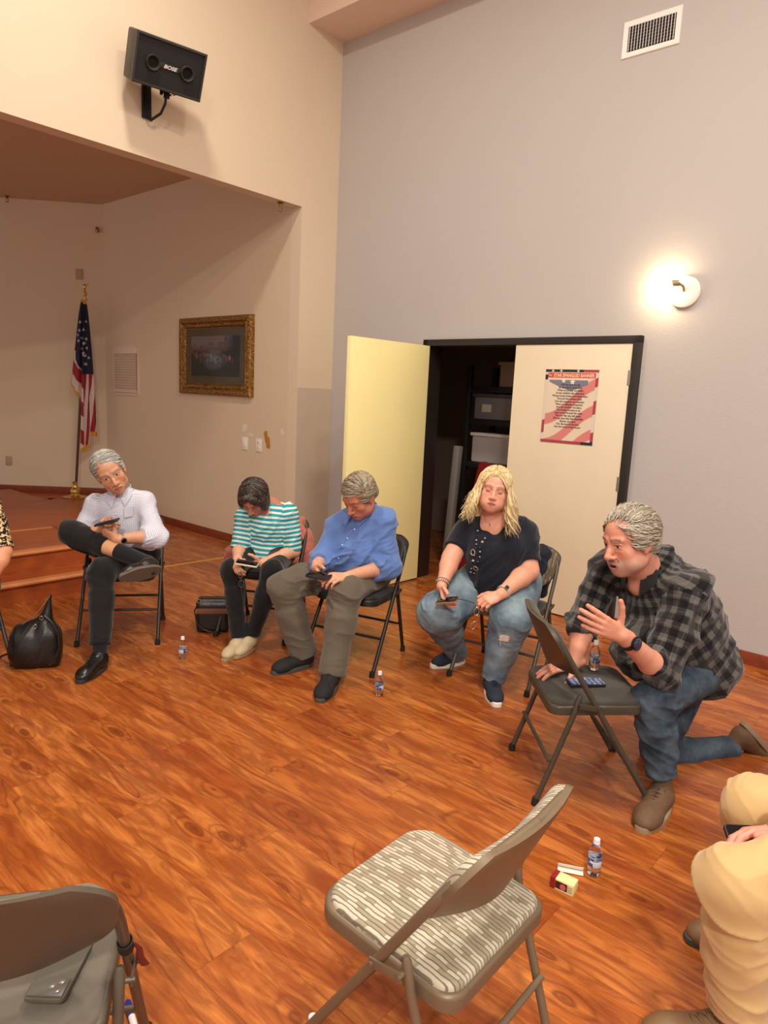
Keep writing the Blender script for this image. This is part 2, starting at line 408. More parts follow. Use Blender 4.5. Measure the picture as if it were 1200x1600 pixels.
def fbm(p, o=4, seed=0):
    r = 0.; a = .5; q = np.asarray(p, float)
    for i in range(o): r = r+a*vnoise(q, seed+i); q = q*2.03+5.1; a *= .5
    return r/(1-.5**o)
def mixc(c, k, d): k = np.clip(k, 0, 1)[:, None]; return c*(1-k)+np.asarray(d)*k
def picture(x, y):
    p = np.stack([x*5, y*5], 1); n = fbm(p, 4, 3); n2 = fbm(p*3, 3, 9)
    c = np.tile(lin(60, 50, 44), (len(x), 1))
    c = mixc(c, (y-.55)*4+n-.4, lin(128, 106, 98)); c = mixc(c, (y-.85)*6+n-.3, lin(140, 140, 150))
    c = mixc(c, (n2-.45)*5*(y > .6)*(x < .75), lin(120, 76, 62))
    c = mixc(c, (y-.62)*5*(x < .7), lin(150, 132, 128)); c = mixc(c, (n2-.5)*6*(y > .5)*(y < .85)*(x < .72), lin(132, 88, 70))
    c = mixc(c, (.32-y)*6+n*1.2-.6, lin(52, 52, 34))
    r = np.hypot((x-.48)/.24, (y-.42)/.25); c = mixc(c, (1.15-r)*1.6*(n2+.05), lin(150, 162, 166))
    c = mixc(c, ((x-.72)*6)*(y > .5), lin(44, 40, 44))
    for cx, cy, s, col in ((.12, .5, .05, (150, 120, 100)), (.2, .42, .05, (150, 84, 70)), (.25, .48, .04, (120, 70, 60)), (.42, .5, .035, (205, 200, 190)), (.56, .42, .03, (60, 54, 56)), (.62, .5, .03, (90, 60, 60)), (.74, .42, .055, (172, 84, 76)), (.8, .45, .045, (196, 160, 140)), (.86, .4, .04, (126, 92, 70)), (.47, .36, .03, (70, 78, 84)), (.34, .4, .04, (150, 150, 150))):
        r = np.hypot((x-cx+.02*(n2-.5))/(s*.62), (y-cy)/(s*1.9)); c = mixc(c, (1.1-r)*1.6*(n2+.25), lin(*col))
    return c
FS = frame(W(0, WB2, 0), -D1, V(0, 0, 1), -D2)   # local x = -D1, y up, z out of the side wall
def on_side(a, z, out=0.): return frame(W(a, WB2-out, z), -D1, V(0, 0, 1), -D2)
def on_door_wall(a, z, out=0.): return frame(W(a, WB-out, z), -D1, V(0, 0, 1), -D2)
def on_stage_wall(b, z, out=0.): return frame(W(WA-out, b, z), D2, V(0, 0, 1), -D1)
pic = thing('painting', 'gilt-framed pastoral painting hanging on the stage side wall', 'painting'); pic.matrix_world = on_side(6.085, 1.897)
pw, ph, fwid = 1.235, .785, .115
gold = NT('carved_gilt'); o_ = gold.obj(); nn_ = gold.noise(o_, 55, 5, .7)
gold.color(gold.ramp(nn_, [(.35, srgb(66, 40, 16)), (.5, srgb(142, 98, 44)), (.68, srgb(214, 166, 88))])); gold.set(.38, .55); gold.bump(nn_, .9, .012); gold = gold.m
def mitre(mb, w, h, prof):
    """frame moulding: prof = [(inset, height)] swept round a w x h rectangle"""
    for i in range(len(prof)-1):
        (i0, z0), (i1, z1) = prof[i], prof[i+1]
        A = [(-w/2+i0, -h/2+i0, z0), (w/2-i0, -h/2+i0, z0), (w/2-i0, h/2-i0, z0), (-w/2+i0, h/2-i0, z0)]
        Bq = [(-w/2+i1, -h/2+i1, z1), (w/2-i1, -h/2+i1, z1), (w/2-i1, h/2-i1, z1), (-w/2+i1, h/2-i1, z1)]
        mb.raw(A+Bq, [(k, (k+1) % 4, 4+(k+1) % 4, 4+k) for k in range(4)])
m = MB(); mitre(m, pw, ph, [(0, 0), (0, .035), (.015, .052), (.05, .056), (.062, .04), (.075, .048), (.095, .042), (.105, .02), (.115, .018)])
for sx in (-1, 1):                                     # beaded carving down the two sides, as the photo shows
    for i in range(34):
        y = -ph/2+.06+i*(ph-.12)/33
        m.lathe([(0, -.011), (.008, -.008), (.011, 0), (.008, .008), (0, .011)], 8, (sx*(pw/2-.032), y, .052))
m.build('picture_frame', gold, pic)
iw, ih = pw-2*fwid, ph-2*fwid
m = MB(); m.box((0, 0, .012), (iw+.02, ih+.02, .012)); m.build('mat_board', mat('olive_mat_board', (122, 104, 72), .8, mottle=.08), pic)
board(picture, iw-.17, ih-.15, 130, colmat('painted_picture', .5), 'canvas', pic, Matrix.Translation((0, 0, .02)))
MB().box((0, 0, .0235), (iw+.01, ih+.01, .0015)).build('glass', (lambda t: (t.set(.05, 0, .5, Transmission_Weight=1.0, IOR=1.1), t.m)[1])(NT('picture_glass')), pic)
# --- switch plates and torn tape
white_pl = mat('white_plastic', (236, 228, 214), .4); tapem = mat('masking_tape', (190, 132, 46), .6, mottle=.2, mscale=40.)
for a, lab in ((5.591, 'left of the two white wall plates under the painting'), (5.372, 'white wall plate touching the torn tape')):
    t_ = thing('wall_plate', lab, 'wall plate'); t_.matrix_world = on_side(a, 1.045)
    MB().box((0, 0, .004), (.085, .125, .008), bev=.003).build('plate', white_pl, t_)
    if a > 5.5: MB().box((0, 0, .010), (.034, .066, .006), bev=.002).build('rocker', white_pl, t_)
    else:
        for z in (-.028, .028):
            so = MB().lathe([(0, 0), (.017, 0), (.017, .003), (0, .003)], 20, (0, z, .008)).build('socket', white_pl, t_)
            MB().box((-.006, z, .0115), (.003, .011, .001)).box((.006, z, .0115), (.003, .011, .001)).build('slot', mat('slot_black', (30, 26, 22), .6), so)
m = MB()
def strip(mb, pts, w, z=.002):
    """short ribbon of tape, a little buckled"""
    n = len(pts); vs = []
    for i, (x, y) in enumerate(pts):
        a = pts[max(i-1, 0)]; b = pts[min(i+1, n-1)]; dx, dy = b[0]-a[0], b[1]-a[1]; L = math.hypot(dx, dy); nx, ny = -dy/L*w/2, dx/L*w/2
        zz = z+.006*math.sin(i*1.7)**2
        vs += [(x+nx, y+ny, zz), (x-nx, y-ny, zz), (x+nx, y+ny, zz-.0012), (x-nx, y-ny, zz-.0012)]
    fs = []
    for i in range(n-1):
        k = i*4; fs += [(k, k+1, k+5, k+4), (k+2, k+6, k+7, k+3), (k, k+4, k+6, k+2), (k+1, k+3, k+7, k+5)]
    mb.raw(vs, fs)
strip(m, [(-.02, .09), (-.012, .06), (0, .02), (.012, -.01)], .045); strip(m, [(-.015, .0), (.01, .012), (.045, .01)], .05, .006); strip(m, [(.02, .01), (.03, -.03), (.025, -.07)], .05, .003)
o = m.build('masking_tape', tapem); o.matrix_world = on_side(5.255, 1.10); tag(o, 'torn strips of brown tape stuck to the wall beside the outlet', 'tape')
o = MB().box((0, 0, .004), (.085, .125, .008), bev=.003).build('blank_plate', mat('beige_plate', (176, 148, 122), .5)); o.matrix_world = frame(W(*(p0+bd*.30-nn*.004), 2.86), W(*bd)*-1, V(0, 0, 1), -W(*nn)); tag(o, 'small beige plate on the stage wall above the flag', 'wall plate')
o = MB().box((0, 0, .004), (.075, .115, .008), bev=.003).build('outlet_plate', mat('beige_plate', (176, 148, 122), .5)); o.matrix_world = frame(W(*(p0+bd*1.22-nn*.004), .55), W(*bd)*-1, V(0, 0, 1), -W(*nn)); tag(o, 'beige outlet low on the stage wall left of the flagpole', 'outlet')
# filler smears on the walls (thin skim of plaster)
fill = mat('wall_filler', (232, 214, 190), .8)
for k, (a, z, w, h, b) in enumerate(((5.60, 1.20, .10, .10, 0), (5.50, 1.135, .10, .045, 0), (5.03, 1.20, .07, .07, 0))):
    m = MB(); vs = [(0, 0, .0035)]
    for i in range(14):
        an = i/14*2*math.pi; r = .85+.15*math.sin(i*.9+k*2)
        vs.append((math.cos(an)*w/2*r, math.sin(an)*h/2*r, .0015))
    m.raw(vs, [(0, i+1, (i+1) % 14+1) for i in range(14)]); o = m.build('wall_filler', fill); o.matrix_world = on_side(a, z); tag(o, kind='structure')
# --- eye bolts / sprinkler heads
brass = mat('aged_brass', (150, 112, 62), .35, .8)
def sprinkler(x, y, z, label, down=True):
    t_ = thing('sprinkler_head', label, 'sprinkler', (x, y, z))
    MB().lathe([(0, 0), (.028, 0), (.03, -.006), (.012, -.012), (.012, -.03), (0, -.03)], 16).build('escutcheon', brass, t_)
    MB().tube([(-.012, 0, -.028), (-.016, 0, -.05), (-.003, 0, -.066)], .0035, 6).tube([(.012, 0, -.028), (.016, 0, -.05), (.003, 0, -.066)], .0035, 6).lathe([(0, -.066), (.018, -.067), (.018, -.070), (0, -.071)], 14).build('deflector', brass, t_)
def at(u, v, y):
    d = CF + CR*(u-600)/FPX - CU*(v-800)/FPX
    return CP + d*(y/d[1])
def at_z(u, v, z):
    d = CF + CR*(u-600)/FPX - CU*(v-800)/FPX
    return CP + d*((z-CH)/d[2])
sprinkler(*W(WA+.06, 4.10)[:2], 3.18, 'brass sprinkler head under the right end of the stage beam')
q = at_z(11, 306, 3.68); sprinkler(q[0], q[1], 3.68, 'brass sprinkler head on the stage ceiling, cut by the left picture edge')
o = MB().lathe([(0, 0), (.02, .004), (.024, .03), (.012, .045), (.02, .06), (0, .07)], 14, m=Matrix.Rotation(0, 3, 'X')).build('wall_hook', brass); o.location = W(*(p0+bd*.07-nn*.03), 3.35); tag(o, 'small brass hook high in the stage corner', 'hook')
# --- wall speaker
sp = thing('wall_speaker', 'black two-port wall speaker hanging over the stage opening', 'speaker')
bx = mat('speaker_shell', (48, 44, 40), .45, bump=(90, .2)); gr = mat('speaker_grille', (16, 15, 15), .6, bump=(400, .5)); blkm = mat('black_metal', (26, 24, 23), .4, .4)
sc_ = W(4.5, 2.785, 3.683)
sx_ = V(.770, .638, .006)
fz = V(.578, -.694, -.429)
fz = Vector(fz).normalized(); sxv = Vector(sx_); sxv = (sxv-fz*sxv.dot(fz)).normalized(); syv = fz.cross(sxv)
sp.matrix_world = frame(sc_, sxv, syv, fz)
SW, SH, SD = .48, .295, .175
MB().box((0, 0, -SD/2), (SW, SH, SD), bev=.02).build('cabinet', bx, sp)
m = MB(); mitre(m, SW, SH, [(0, -.01), (0, .012), (.006, .018), (.014, .018), (.018, .004)]); m.build('front_bezel', bx, sp)
MB().box((0, 0, .001), (SW-.03, SH-.03, .012)).build('grille', gr, sp)
for sx in (-1, 1):
    p_ = MB().lathe([(.030, 0), (.046, .0), (.048, .016), (.044, .024), (.038, .022), (.034, .010), (.030, 0)], 28, (sx*.118, -.002, .004)).build('port_ring', bx, sp)
    MB().lathe([(0, 0), (.034, .0), (.034, .004), (0, .004)], 24, (sx*.118, -.002, .004)).build('port_hole', mat('pure_dark', (4, 4, 4), .9), p_)
MB().box((0, -.002, .010), (.15, .032, .006), bev=.002).build('badge', mat('badge_dark', (40, 38, 36), .4), sp)
text_mesh('badge_lettering', 'BOSE', .030, mat('badge_silver', (225, 222, 215), .35), sp, Matrix.Translation((0, -.0125, .0135)), shear=.25, sx=1.25, bold=.0008)
# bracket: plate on the wall, arm and hinge
br = thing('speaker_bracket', 'black steel wall bracket with bent rod carrying the speaker', 'bracket'); br.matrix_world = on_stage_wall(2.80, 3.535)
MB().box((0, 0.01, .014), (.066, .22, .024), bev=.004).build('wall_plate', blkm, br)
MB().tube([(.0, -.095, .03), (.01, -.115, .05), (.03, -.085, .15), (.035, -.03, .20), (.035, .05, .215)], .009, 8).build('bent_rod', blkm, br)
MB().tube([(.035, .0, .215), (.035, .09, .225)], .021, 12).tube([(.0, .03, .215), (.07, .03, .215)], .008, 8).tube([(-.005, .01, .215), (-.005, .05, .215)], .011, 8).build('swivel', blkm, br)
m = MB(); m.tube([(.06, .05, .22), (.085, .03, .23), (.105, .045, .23), (.09, .07, .22), (.07, .08, .21)], .004, 6); m.build('cable_loop', mat('grey_cable', (110, 96, 84), .5), br)
# --- air vent
vt = thing('air_vent', 'white louvred air vent high on the door wall', 'vent'); vt.matrix_world = on_door_wall(2.018, 3.957)
vw, vh = .377, .223
m = MB(); mitre(m, vw, vh, [(0, 0), (0, .006), (.004, .010), (.034, .006), (.036, -.0)]); m.build('frame', mat('vent_white', (238, 228, 218), .4), vt)
MB().box((0, 0, .001), (vw-.06, vh-.06, .002)).build('duct_shadow', mat('duct_dark', (24, 20, 20), .8), vt)
for i in range(16):
    x = -vw/2+.044+i*(vw-.088)/15
    MB().box((x, 0, .006), (.003, vh-.075, .012), Matrix.Rotation(.5, 3, 'Y')).build('louvre', mat('vent_white', (238, 228, 218), .4), vt)
m = MB()
for i in range(7): m.box((0, -vh/2+.052+i*(vh-.104)/6, .003), (vw-.07, .002, .003))
m.build('rear_louvres', mat('vent_grey', (120, 110, 105), .5), vt)
# --- wall sconce: half-round bracket with a bare warm bulb
sc = thing('wall_sconce', 'lit wall lamp with a bare bulb and white half-round plate', 'lamp'); sc.matrix_world = on_door_wall(1.62, 2.33)
m = MB(); m.lathe([(0, 0), (.095, 0), (.10, .006), (.098, .020), (.088, .026), (0, .03)], 40); m.build('back_plate', mat('sconce_white', (240, 232, 220), .35), sc)
MB().tube([(0, 0, .02), (.0, .03, .05), (-.02, .045, .075)], .010, 10).lathe([(0, -.02), (.020, -.02), (.021, .02), (.013, .03), (0, .03)], 16, (-.035, .045, .085), Matrix.Rotation(math.radians(-80), 3, 'Y')).build('socket', mat('brass_socket', (180, 160, 120), .3, .7), sc)
bl_ = NT('lit_bulb'); bl_.set(.3, 0, .5, Emission_Strength=42.); bl_.b.inputs['Emission Color'].default_value = (1, .80, .48, 1); bl_.color((1, .9, .7, 1))
bulb = MB().lathe([(0, -.055), (.022, -.05), (.040, -.03), (.046, 0), (.040, .028), (.026, .048), (.016, .066), (0, .068)], 24, (-.115, .035, .085), Matrix.Rotation(math.radians(80), 3, 'Y')).build('bulb', bl_.m, sc)
# --- star spangled poster on the closed door leaf
po = thing('poster', 'patriotic song-lyric poster with stars and red stripes taped to the closed door', 'poster')
PWd, PH = .413, .53
po.matrix_world = frame(W(2.333, WB-.0455, 1.565), -D1, V(0, 0, 1), -D2)
def poster(x, y):
    c = np.tile(lin(226, 208, 180), (len(x), 1))
    w = y + .10*np.sin(x*4.2+.8) - .34*x*1.0
    for k, (lo, hi) in enumerate(((-.36, -.20), (-.05, .12), (.30, .47))):
        c = mixc(c, np.minimum((w-lo)*60, (hi-w)*60), lin(214, 128, 122))
    bl = (y > .72)*(x > .08)*(x < .82)*(y > .72+.35*np.abs(x-.5)**1.3)*(y < .86+0*x) ; c = mixc(c, bl*1., lin(124, 122, 138))
    def star(cx, cy, r):
        dx, dy = (x-cx)*PWd, (y-cy)*PH; a = np.arctan2(dx, dy); rr = np.hypot(dx, dy)
        k = np.cos(np.pi/5)/np.cos(((a+np.pi/5) % (2*np.pi/5))-np.pi/5)*.62 + .38*np.cos(2.5*((a) % (2*np.pi/5)-0)-0)**2*0
        tt = np.abs(((a % (2*np.pi/5))/(2*np.pi/5))-.5)*2
        return rr < r*(.42+.58*tt)
    for s_ in ((.36, .85, .018), (.53, .835, .020)): c = mixc(c, star(*s_)*1., lin(236, 224, 208))
    ed = (x < .05)+(x > .95)+(y < .035)+(y > .965); ed = ed > 0
    bc = np.tile(lin(218, 205, 188), (len(x), 1)); ww = y-.3*x
    red = (ww > -.35)*(ww < -.12)+(ww > .12)*(ww < .30)+(ww > .48)*(ww < .60)*(x > .5)+(y < .035)
    bc = mixc(bc, (red > 0)*1., lin(170, 62, 74)); navy = ((y > .965)*(x < .72)+(y > .86)*(y < .93)*(x < .05)+(y < .05)*(x > .78)) > 0
    bc = mixc(bc, navy*1., lin(28, 34, 40)); bc = mixc(bc, ((y > .965)*(x >= .72))*1., lin(170, 62, 74))
    for sx in (.14, .30, .62): bc = mixc(bc, star(sx, .982, .011)*1., lin(220, 214, 205))
    c = np.where(ed[:, None], bc, c)
    c = mixc(c, (y > .885)*(y < .955)*(x > .05)*(x < .95)*1., lin(206, 74, 74))
    c = mixc(c, ((y > .878)*(y < .885)*(x > .05)*(x < .95))*1., lin(232, 214, 190))
    return c
MB().box((0, 0, .0004), (PWd, PH, .0008)).build('paper_back', mat('paper', (226, 208, 180), .6), po)
board(poster, PWd, PH, 260, colmat('printed_paper', .45), 'printed_sheet', po, Matrix.Translation((0, 0, .0012)))
ink = mat('poster_ink', (48, 34, 44), .6); cream = mat('poster_cream', (240, 222, 180), .6)
text_mesh('title_text', 'STAR SPANGLED BANNER', .0335, cream, po, Matrix.Translation((.018, .2115, .0016)), sx=.80, bold=.0006)
text_mesh('small_title_text', 'The', .017, cream, po, Matrix.Translation((-.168, .217, .0016)), bold=.0003)
lyr = ["Oh! say can you see", "By the dawn's early light,", "What so proudly we hailed", "At the twilight's last gleaming?", "Whose broad stripes and bright stars", "Through the perilous fight,", "O'er the ramparts we watched", "Were so gallantly streaming?", "And the rockets' red glare,", "The bombs bursting in air,", "Gave proof through the night", "That our flag was still there.", "Oh! say does that Star-Spangled", "Banner yet wave", "O'er the land of the free", "And the home of the brave?"]
m_ = bpy.data.meshes
text_mesh('lyrics_text', '\n'.join(lyr), .0198, ink, po, Matrix.Translation((0, .151, .0016)), space=1.02, bold=.0004, sx=.92)
# --- shelves with bins in the closet
rk = thing('storage_rack', 'black storage rack standing in the dark closet', 'shelf')
rk.matrix_world = frame(W(2.96, WB+.95, 0), -D1, D2, V(0, 0, 1)); bp = mat('rack_black', (30, 26, 26), .5)
for sx in (-.78, .78):
    for sy in (-.22, .22): MB().box((sx, sy, .95), (.05, .05, 1.9), bev=.006).build('post', bp, rk)
for z in (.25, .66, .98, 1.38, 1.68): MB().box((0, 0, z), (1.56, .48, .05), bev=.006).build('shelf', bp, rk)
def bin_(a, b, z, w, h, c, lid, lab, tagc=None):
    t_ = thing('storage_bin', lab, 'bin'); t_.matrix_world = frame(W(a, b, z), -D1, D2, V(0, 0, 1))
    MB().box((0, 0, h/2), (w, .36, h), bev=.02).build('tub', mat('bin_'+lab[:9].replace(' ', '_'), c, .35), t_)
    MB().box((0, 0, h+.010), (w+.03, .39, .03), bev=.008).build('lid', mat('bin_lid_'+lab[:9].replace(' ', '_'), lid, .35), t_)
    if tagc: MB().box((-.12, -.182, h*.5), (.10, .004, .07)).build('tag', mat('bin_tag', tagc, .6), t_)
bin_(3.42, WB+.92, 1.407, .52, .21, (120, 112, 108), (70, 66, 66), 'grey lidded bin with a pale tag on the closet rack', (190, 182, 160))
bin_(3.40, WB+.92, 1.007, .56, .25, (190, 178, 172), (232, 224, 214), 'clear bin under a white lid on the closet rack, below the tagged bin')
bin_(3.22, WB+.92, 1.707, .42, .20, (150, 124, 100), (150, 124, 100), 'brown carton-coloured bin on the closet rack top shelf')
o = MB().box((0, 0, .19), (.30, .10, .38), bev=.01).build('red_folder', mat('red_board', (128, 18, 22), .5)); o.matrix_world = frame(W(3.47, WB+.56, 0), -D1, D2, V(0, 0, 1)) @ Matrix.Rotation(.18, 4, 'Y'); tag(o, 'dark red panel leaning beside the closet rack', 'panel'); 
o.scale = (1, 1, 2.7)
o = MB().box((0, 0, .58), (.07, .06, 1.16), bev=.01).build('white_post', mat('pale_post', (128, 120, 110), .5)); o.matrix_world = frame(W(3.72, WB+.50, 0), -D1, D2, V(0, 0, 1)) @ Matrix.Rotation(.05, 4, 'Y'); tag(o, 'pale plank leaning left of the dark red panel', 'plank')
o = MB().box((0, 0, .0015), (.62, .028, .003)).build('floor_tape', mat('yellow_tape', (206, 158, 60), .5)); pa_ = W(5.315, 3.25); pb_ = W(5.29, 3.80); o.location = (pa_+pb_)/2; o.rotation_euler[2] = math.atan2((pb_-pa_)[1], (pb_-pa_)[0]); tag(o, 'yellow tape line on the floor behind the chairs', 'tape')
# ================================================================ smooth-surface modelling for people, clothes and soft goods
nv = lambda a: np.asarray(a, float)
def unit(a): a = nv(a); return a/max(np.linalg.norm(a), 1e-9)
class Pr:
    __slots__ = ('f', 'lo', 'hi', 'k', 'op', 'g')
    def __init__(s, f, lo, hi, k=.02, op='+', g=0): s.f, s.lo, s.hi, s.k, s.op, s.g = f, nv(lo), nv(hi), k, op, g
def _sq(P, c, flat):
    if flat is None: return P
    n, s = unit(flat[0]), flat[1]; d = (P-c) @ n
    return P + d[..., None]*n*(1/s-1)
def rc(a, b, ra, rb=None, k=.02, flat=None, op='+', g=0):
    """round cone between a and b; flat=(direction, factor) makes the section elliptical"""
    a, b = nv(a), nv(b); rb = ra if rb is None else rb
    def f(P):
        P = _sq(P, a, flat); b2 = _sq(b[None], a, flat)[0]; ba = b2-a; L = ba @ ba
        t = np.clip(((P-a) @ ba)/max(L, 1e-9), 0, 1)
        return np.linalg.norm(P-a-t[..., None]*ba, axis=-1)-(ra+(rb-ra)*t)
    R = max(ra, rb)*(1.2 if flat is not None and flat[1] > 1 else 1)*(flat[1] if flat is not None and flat[1] > 1 else 1)
    return Pr(f, np.minimum(a, b)-R, np.maximum(a, b)+R, k, op, g)
def cc(a, b, ra, rb=None, k=.01, flat=None, op='+', g=0, rd=.004):
    """flat-ended cone (cuffs, hems)"""
    a, b = nv(a), nv(b); rb = ra if rb is None else rb
    def f(P):
        P = _sq(P, a, flat); ba = b-a; L = np.linalg.norm(ba); u = ba/L; h = (P-a) @ u
        rr = np.linalg.norm(P-a-h[..., None]*u, axis=-1); t = np.clip(h/L, 0, 1)
        dr = rr-(ra+(rb-ra)*t)+rd; dh = np.abs(h-L/2)-L/2+rd
        return np.minimum(np.maximum(dr, dh), 0)+np.sqrt(np.maximum(dr, 0)**2+np.maximum(dh, 0)**2)-rd
    R = max(ra, rb)*1.1; return Pr(f, np.minimum(a, b)-R, np.maximum(a, b)+R, k, op, g)
def el(c, r, A=None, k=.02, op='+', g=0):
    """ellipsoid; rows of A are its axes"""
    c, r = nv(c), nv(r); A = np.eye(3) if A is None else nv(A)
    def f(P):
        q = (P-c) @ A.T; k0 = np.linalg.norm(q/r, axis=-1); k1 = np.linalg.norm(q/r**2, axis=-1)
        return k0*(k0-1)/np.maximum(k1, 1e-6)
    R = np.sqrt(((A*r[:, None])**2).sum(0)); return Pr(f, c-R, c+R, k, op, g)
def rb(c, h, r, A=None, k=.01, op='+', g=0):
    """rounded box"""
    c, h = nv(c), nv(h); A = np.eye(3) if A is None else nv(A)
    def f(P):
        q = np.abs((P-c) @ A.T)-(h-r)
        return np.linalg.norm(np.maximum(q, 0), axis=-1)+np.minimum(q.max(-1), 0)-r
    R = np.abs(A.T) @ h; return Pr(f, c-R, c+R, k, op, g)
def tor(c, n, R, r, A=None, k=.01, op='+', g=0):
    c, n = nv(c), unit(n)
    def f(P):
        q = P-c; h = q @ n; rr = np.linalg.norm(q-h[..., None]*n, axis=-1)-R
        return np.sqrt(rr**2+h**2)-r
    return Pr(f, c-R-r, c+R+r, k, op, g)
def halfspace(p, n, lo, hi, k=.004):
    """cuts away what lies beyond the plane, inside the box lo..hi"""
    p, n = nv(p), unit(n); return Pr(lambda P: -((P-p) @ n), lo, hi, k, '-', 0)
def surf(prims, h, noise=None):
    add = [q for q in prims if q.op == '+']
    lo = np.min([q.lo for q in add], 0)-4*h; hi = np.max([q.hi for q in add], 0)+4*h
    n = np.ceil((hi-lo)/h).astype(int)+1
    X = [(lo[i]+h*np.arange(n[i])).astype(np.float32) for i in range(3)]
    D = np.full(n, .3, np.float32)
    for q in prims:
        pad = q.k*1.05+3*h if q.op == '+' else (q.k+3*h if np.all(np.isfinite(q.lo)) else 0)
        i0 = np.maximum(np.floor((q.lo-pad-lo)/h).astype(int), 0); i1 = np.minimum(np.ceil((q.hi+pad-lo)/h).astype(int)+1, n)
        if np.any(i1 <= i0): continue
        sl = tuple(slice(a, b) for a, b in zip(i0, i1))
        P = np.stack(np.meshgrid(X[0][sl[0]], X[1][sl[1]], X[2][sl[2]], indexing='ij'), -1)
        d = q.f(P).astype(np.float32); e = D[sl]; k = max(q.k, 1e-5)
        if q.op == '+': hh = np.maximum(k-np.abs(e-d), 0)/k; D[sl] = np.minimum(e, d)-hh*hh*k*.25
        else: d = -d; hh = np.maximum(k-np.abs(e-d), 0)/k; D[sl] = np.maximum(e, d)+hh*hh*k*.25
    S_ = D < 0
    c = np.zeros(tuple(n-1), np.int8)
    for dx in (0, 1):
        for dy in (0, 1):
            for dz in (0, 1): c += S_[dx:n[0]-1+dx, dy:n[1]-1+dy, dz:n[2]-1+dz]
    cells = np.argwhere((c > 0) & (c < 8)); idx = np.full(c.shape, -1, np.int64); idx[tuple(cells.T)] = np.arange(len(cells))
    acc = np.zeros((len(cells), 3)); cnt = np.zeros(len(cells)); i, j, k = cells.T
    cor = {(a, b, d): D[i+a, j+b, k+d] for a in (0, 1) for b in (0, 1) for d in (0, 1)}
    for ax in range(3):
        for u in (0, 1):
            for v in (0, 1):
                p0_ = [0, 0, 0]; o = [x for x in range(3) if x != ax]; p0_[o[0]] = u; p0_[o[1]] = v
                p1_ = list(p0_); p1_[ax] = 1; d0 = cor[tuple(p0_)]; d1 = cor[tuple(p1_)]; m = (d0 < 0) != (d1 < 0)
                t = d0[m]/(d0[m]-d1[m]); pt = np.tile(nv(p0_), (m.sum(), 1)); pt[:, ax] = t; acc[m] += pt; cnt[m] += 1
    Vv = (cells+acc/cnt[:, None])*h+lo; F = []
    for ax in range(3):
        o = [x for x in range(3) if x != ax]; sl0 = [slice(None)]*3; sl1 = [slice(None)]*3
        sl0[ax] = slice(0, n[ax]-1); sl1[ax] = slice(1, n[ax])
        A_, B_ = S_[tuple(sl0)], S_[tuple(sl1)]; E = np.argwhere(A_ != B_); E = E[(E[:, o[0]] > 0) & (E[:, o[1]] > 0)]
        E = E[(E[:, o[0]] < n[o[0]]-1) & (E[:, o[1]] < n[o[1]]-1)]
        def g(a, b):
            q = E.copy(); q[:, o[0]] -= a; q[:, o[1]] -= b; return idx[tuple(q.T)]
        Q = np.stack([g(1, 1), g(0, 1), g(0, 0), g(1, 0)], 1); fl = A_[tuple(E.T)]
        if ax == 1: fl = ~fl
        Q[~fl] = Q[~fl][:, ::-1]; F.append(Q)
    F = np.concatenate(F); F = F[(F >= 0).all(1)]
    return Vv, F
def nearest(prims, Vv):
    """group id of the closest '+' primitive at each vertex"""
    best = np.full(len(Vv), 9.); g = np.zeros(len(Vv), int)
    for q in prims:
        if q.op != '+': continue
        m = np.all((Vv > q.lo-.05) & (Vv < q.hi+.05), 1)
        if not m.any(): continue
        d = np.full(len(Vv), 9.); d[m] = q.f(Vv[m]); b = d < best; best[b] = d[b]; g[b] = q.g
    return g
def mesh_from(name, Vv, F, mats, parent=None, col=None, uv=None, disp=None, mi=None, smooth_it=0):
    me = bpy.data.meshes.new(name); me.vertices.add(len(Vv)); me.loops.add(F.size); me.polygons.add(len(F))
    me.vertices.foreach_set('co', Vv.astype(np.float32).ravel()); me.loops.foreach_set('vertex_index', F.astype(np.int32).ravel())
    me.polygons.foreach_set('loop_start', np.arange(0, F.size, 4, dtype=np.int32)); me.update(calc_edges=True)
    if smooth_it:
        ed = np.zeros(len(me.edges)*2, np.int32); me.edges.foreach_get('vertices', ed); ed = ed.reshape(-1, 2)
        for _ in range(smooth_it):
            s_ = np.zeros_like(Vv); c_ = np.zeros(len(Vv)); np.add.at(s_, ed[:, 0], Vv[ed[:, 1]]); np.add.at(s_, ed[:, 1], Vv[ed[:, 0]])
            np.add.at(c_, ed.ravel(), 1); Vv = Vv*.5+.5*s_/np.maximum(c_, 1)[:, None]
        me.vertices.foreach_set('co', Vv.astype(np.float32).ravel()); me.update()
    if disp is not None:
        N = np.zeros(len(Vv)*3, np.float32); me.vertices.foreach_get('normal', N); N = N.reshape(-1, 3)
        Vv = Vv+N*disp(Vv, N)[:, None]; me.vertices.foreach_set('co', Vv.astype(np.float32).ravel())
    if col is not None:
        at_ = me.color_attributes.new('Col', 'FLOAT_COLOR', 'POINT')
        at_.data.foreach_set('color', np.concatenate([np.clip(col, 0, 1), np.ones((len(col), 1))], 1).astype(np.float32).ravel())
    if uv is not None:
        at_ = me.attributes.new('cuv', 'FLOAT_VECTOR', 'CORNER'); at_.data.foreach_set('vector', uv(F).astype(np.float32).ravel())
    me.polygons.foreach_set('use_smooth', np.ones(len(F), bool))
    for m in (mats if isinstance(mats, (list, tuple)) else [mats]): me.materials.append(m)
    if mi is not None: me.polygons.foreach_set('material_index', mi.astype(np.int32))
    me.update(); me.validate()
    return link(bpy.data.objects.new(name, me), parent)
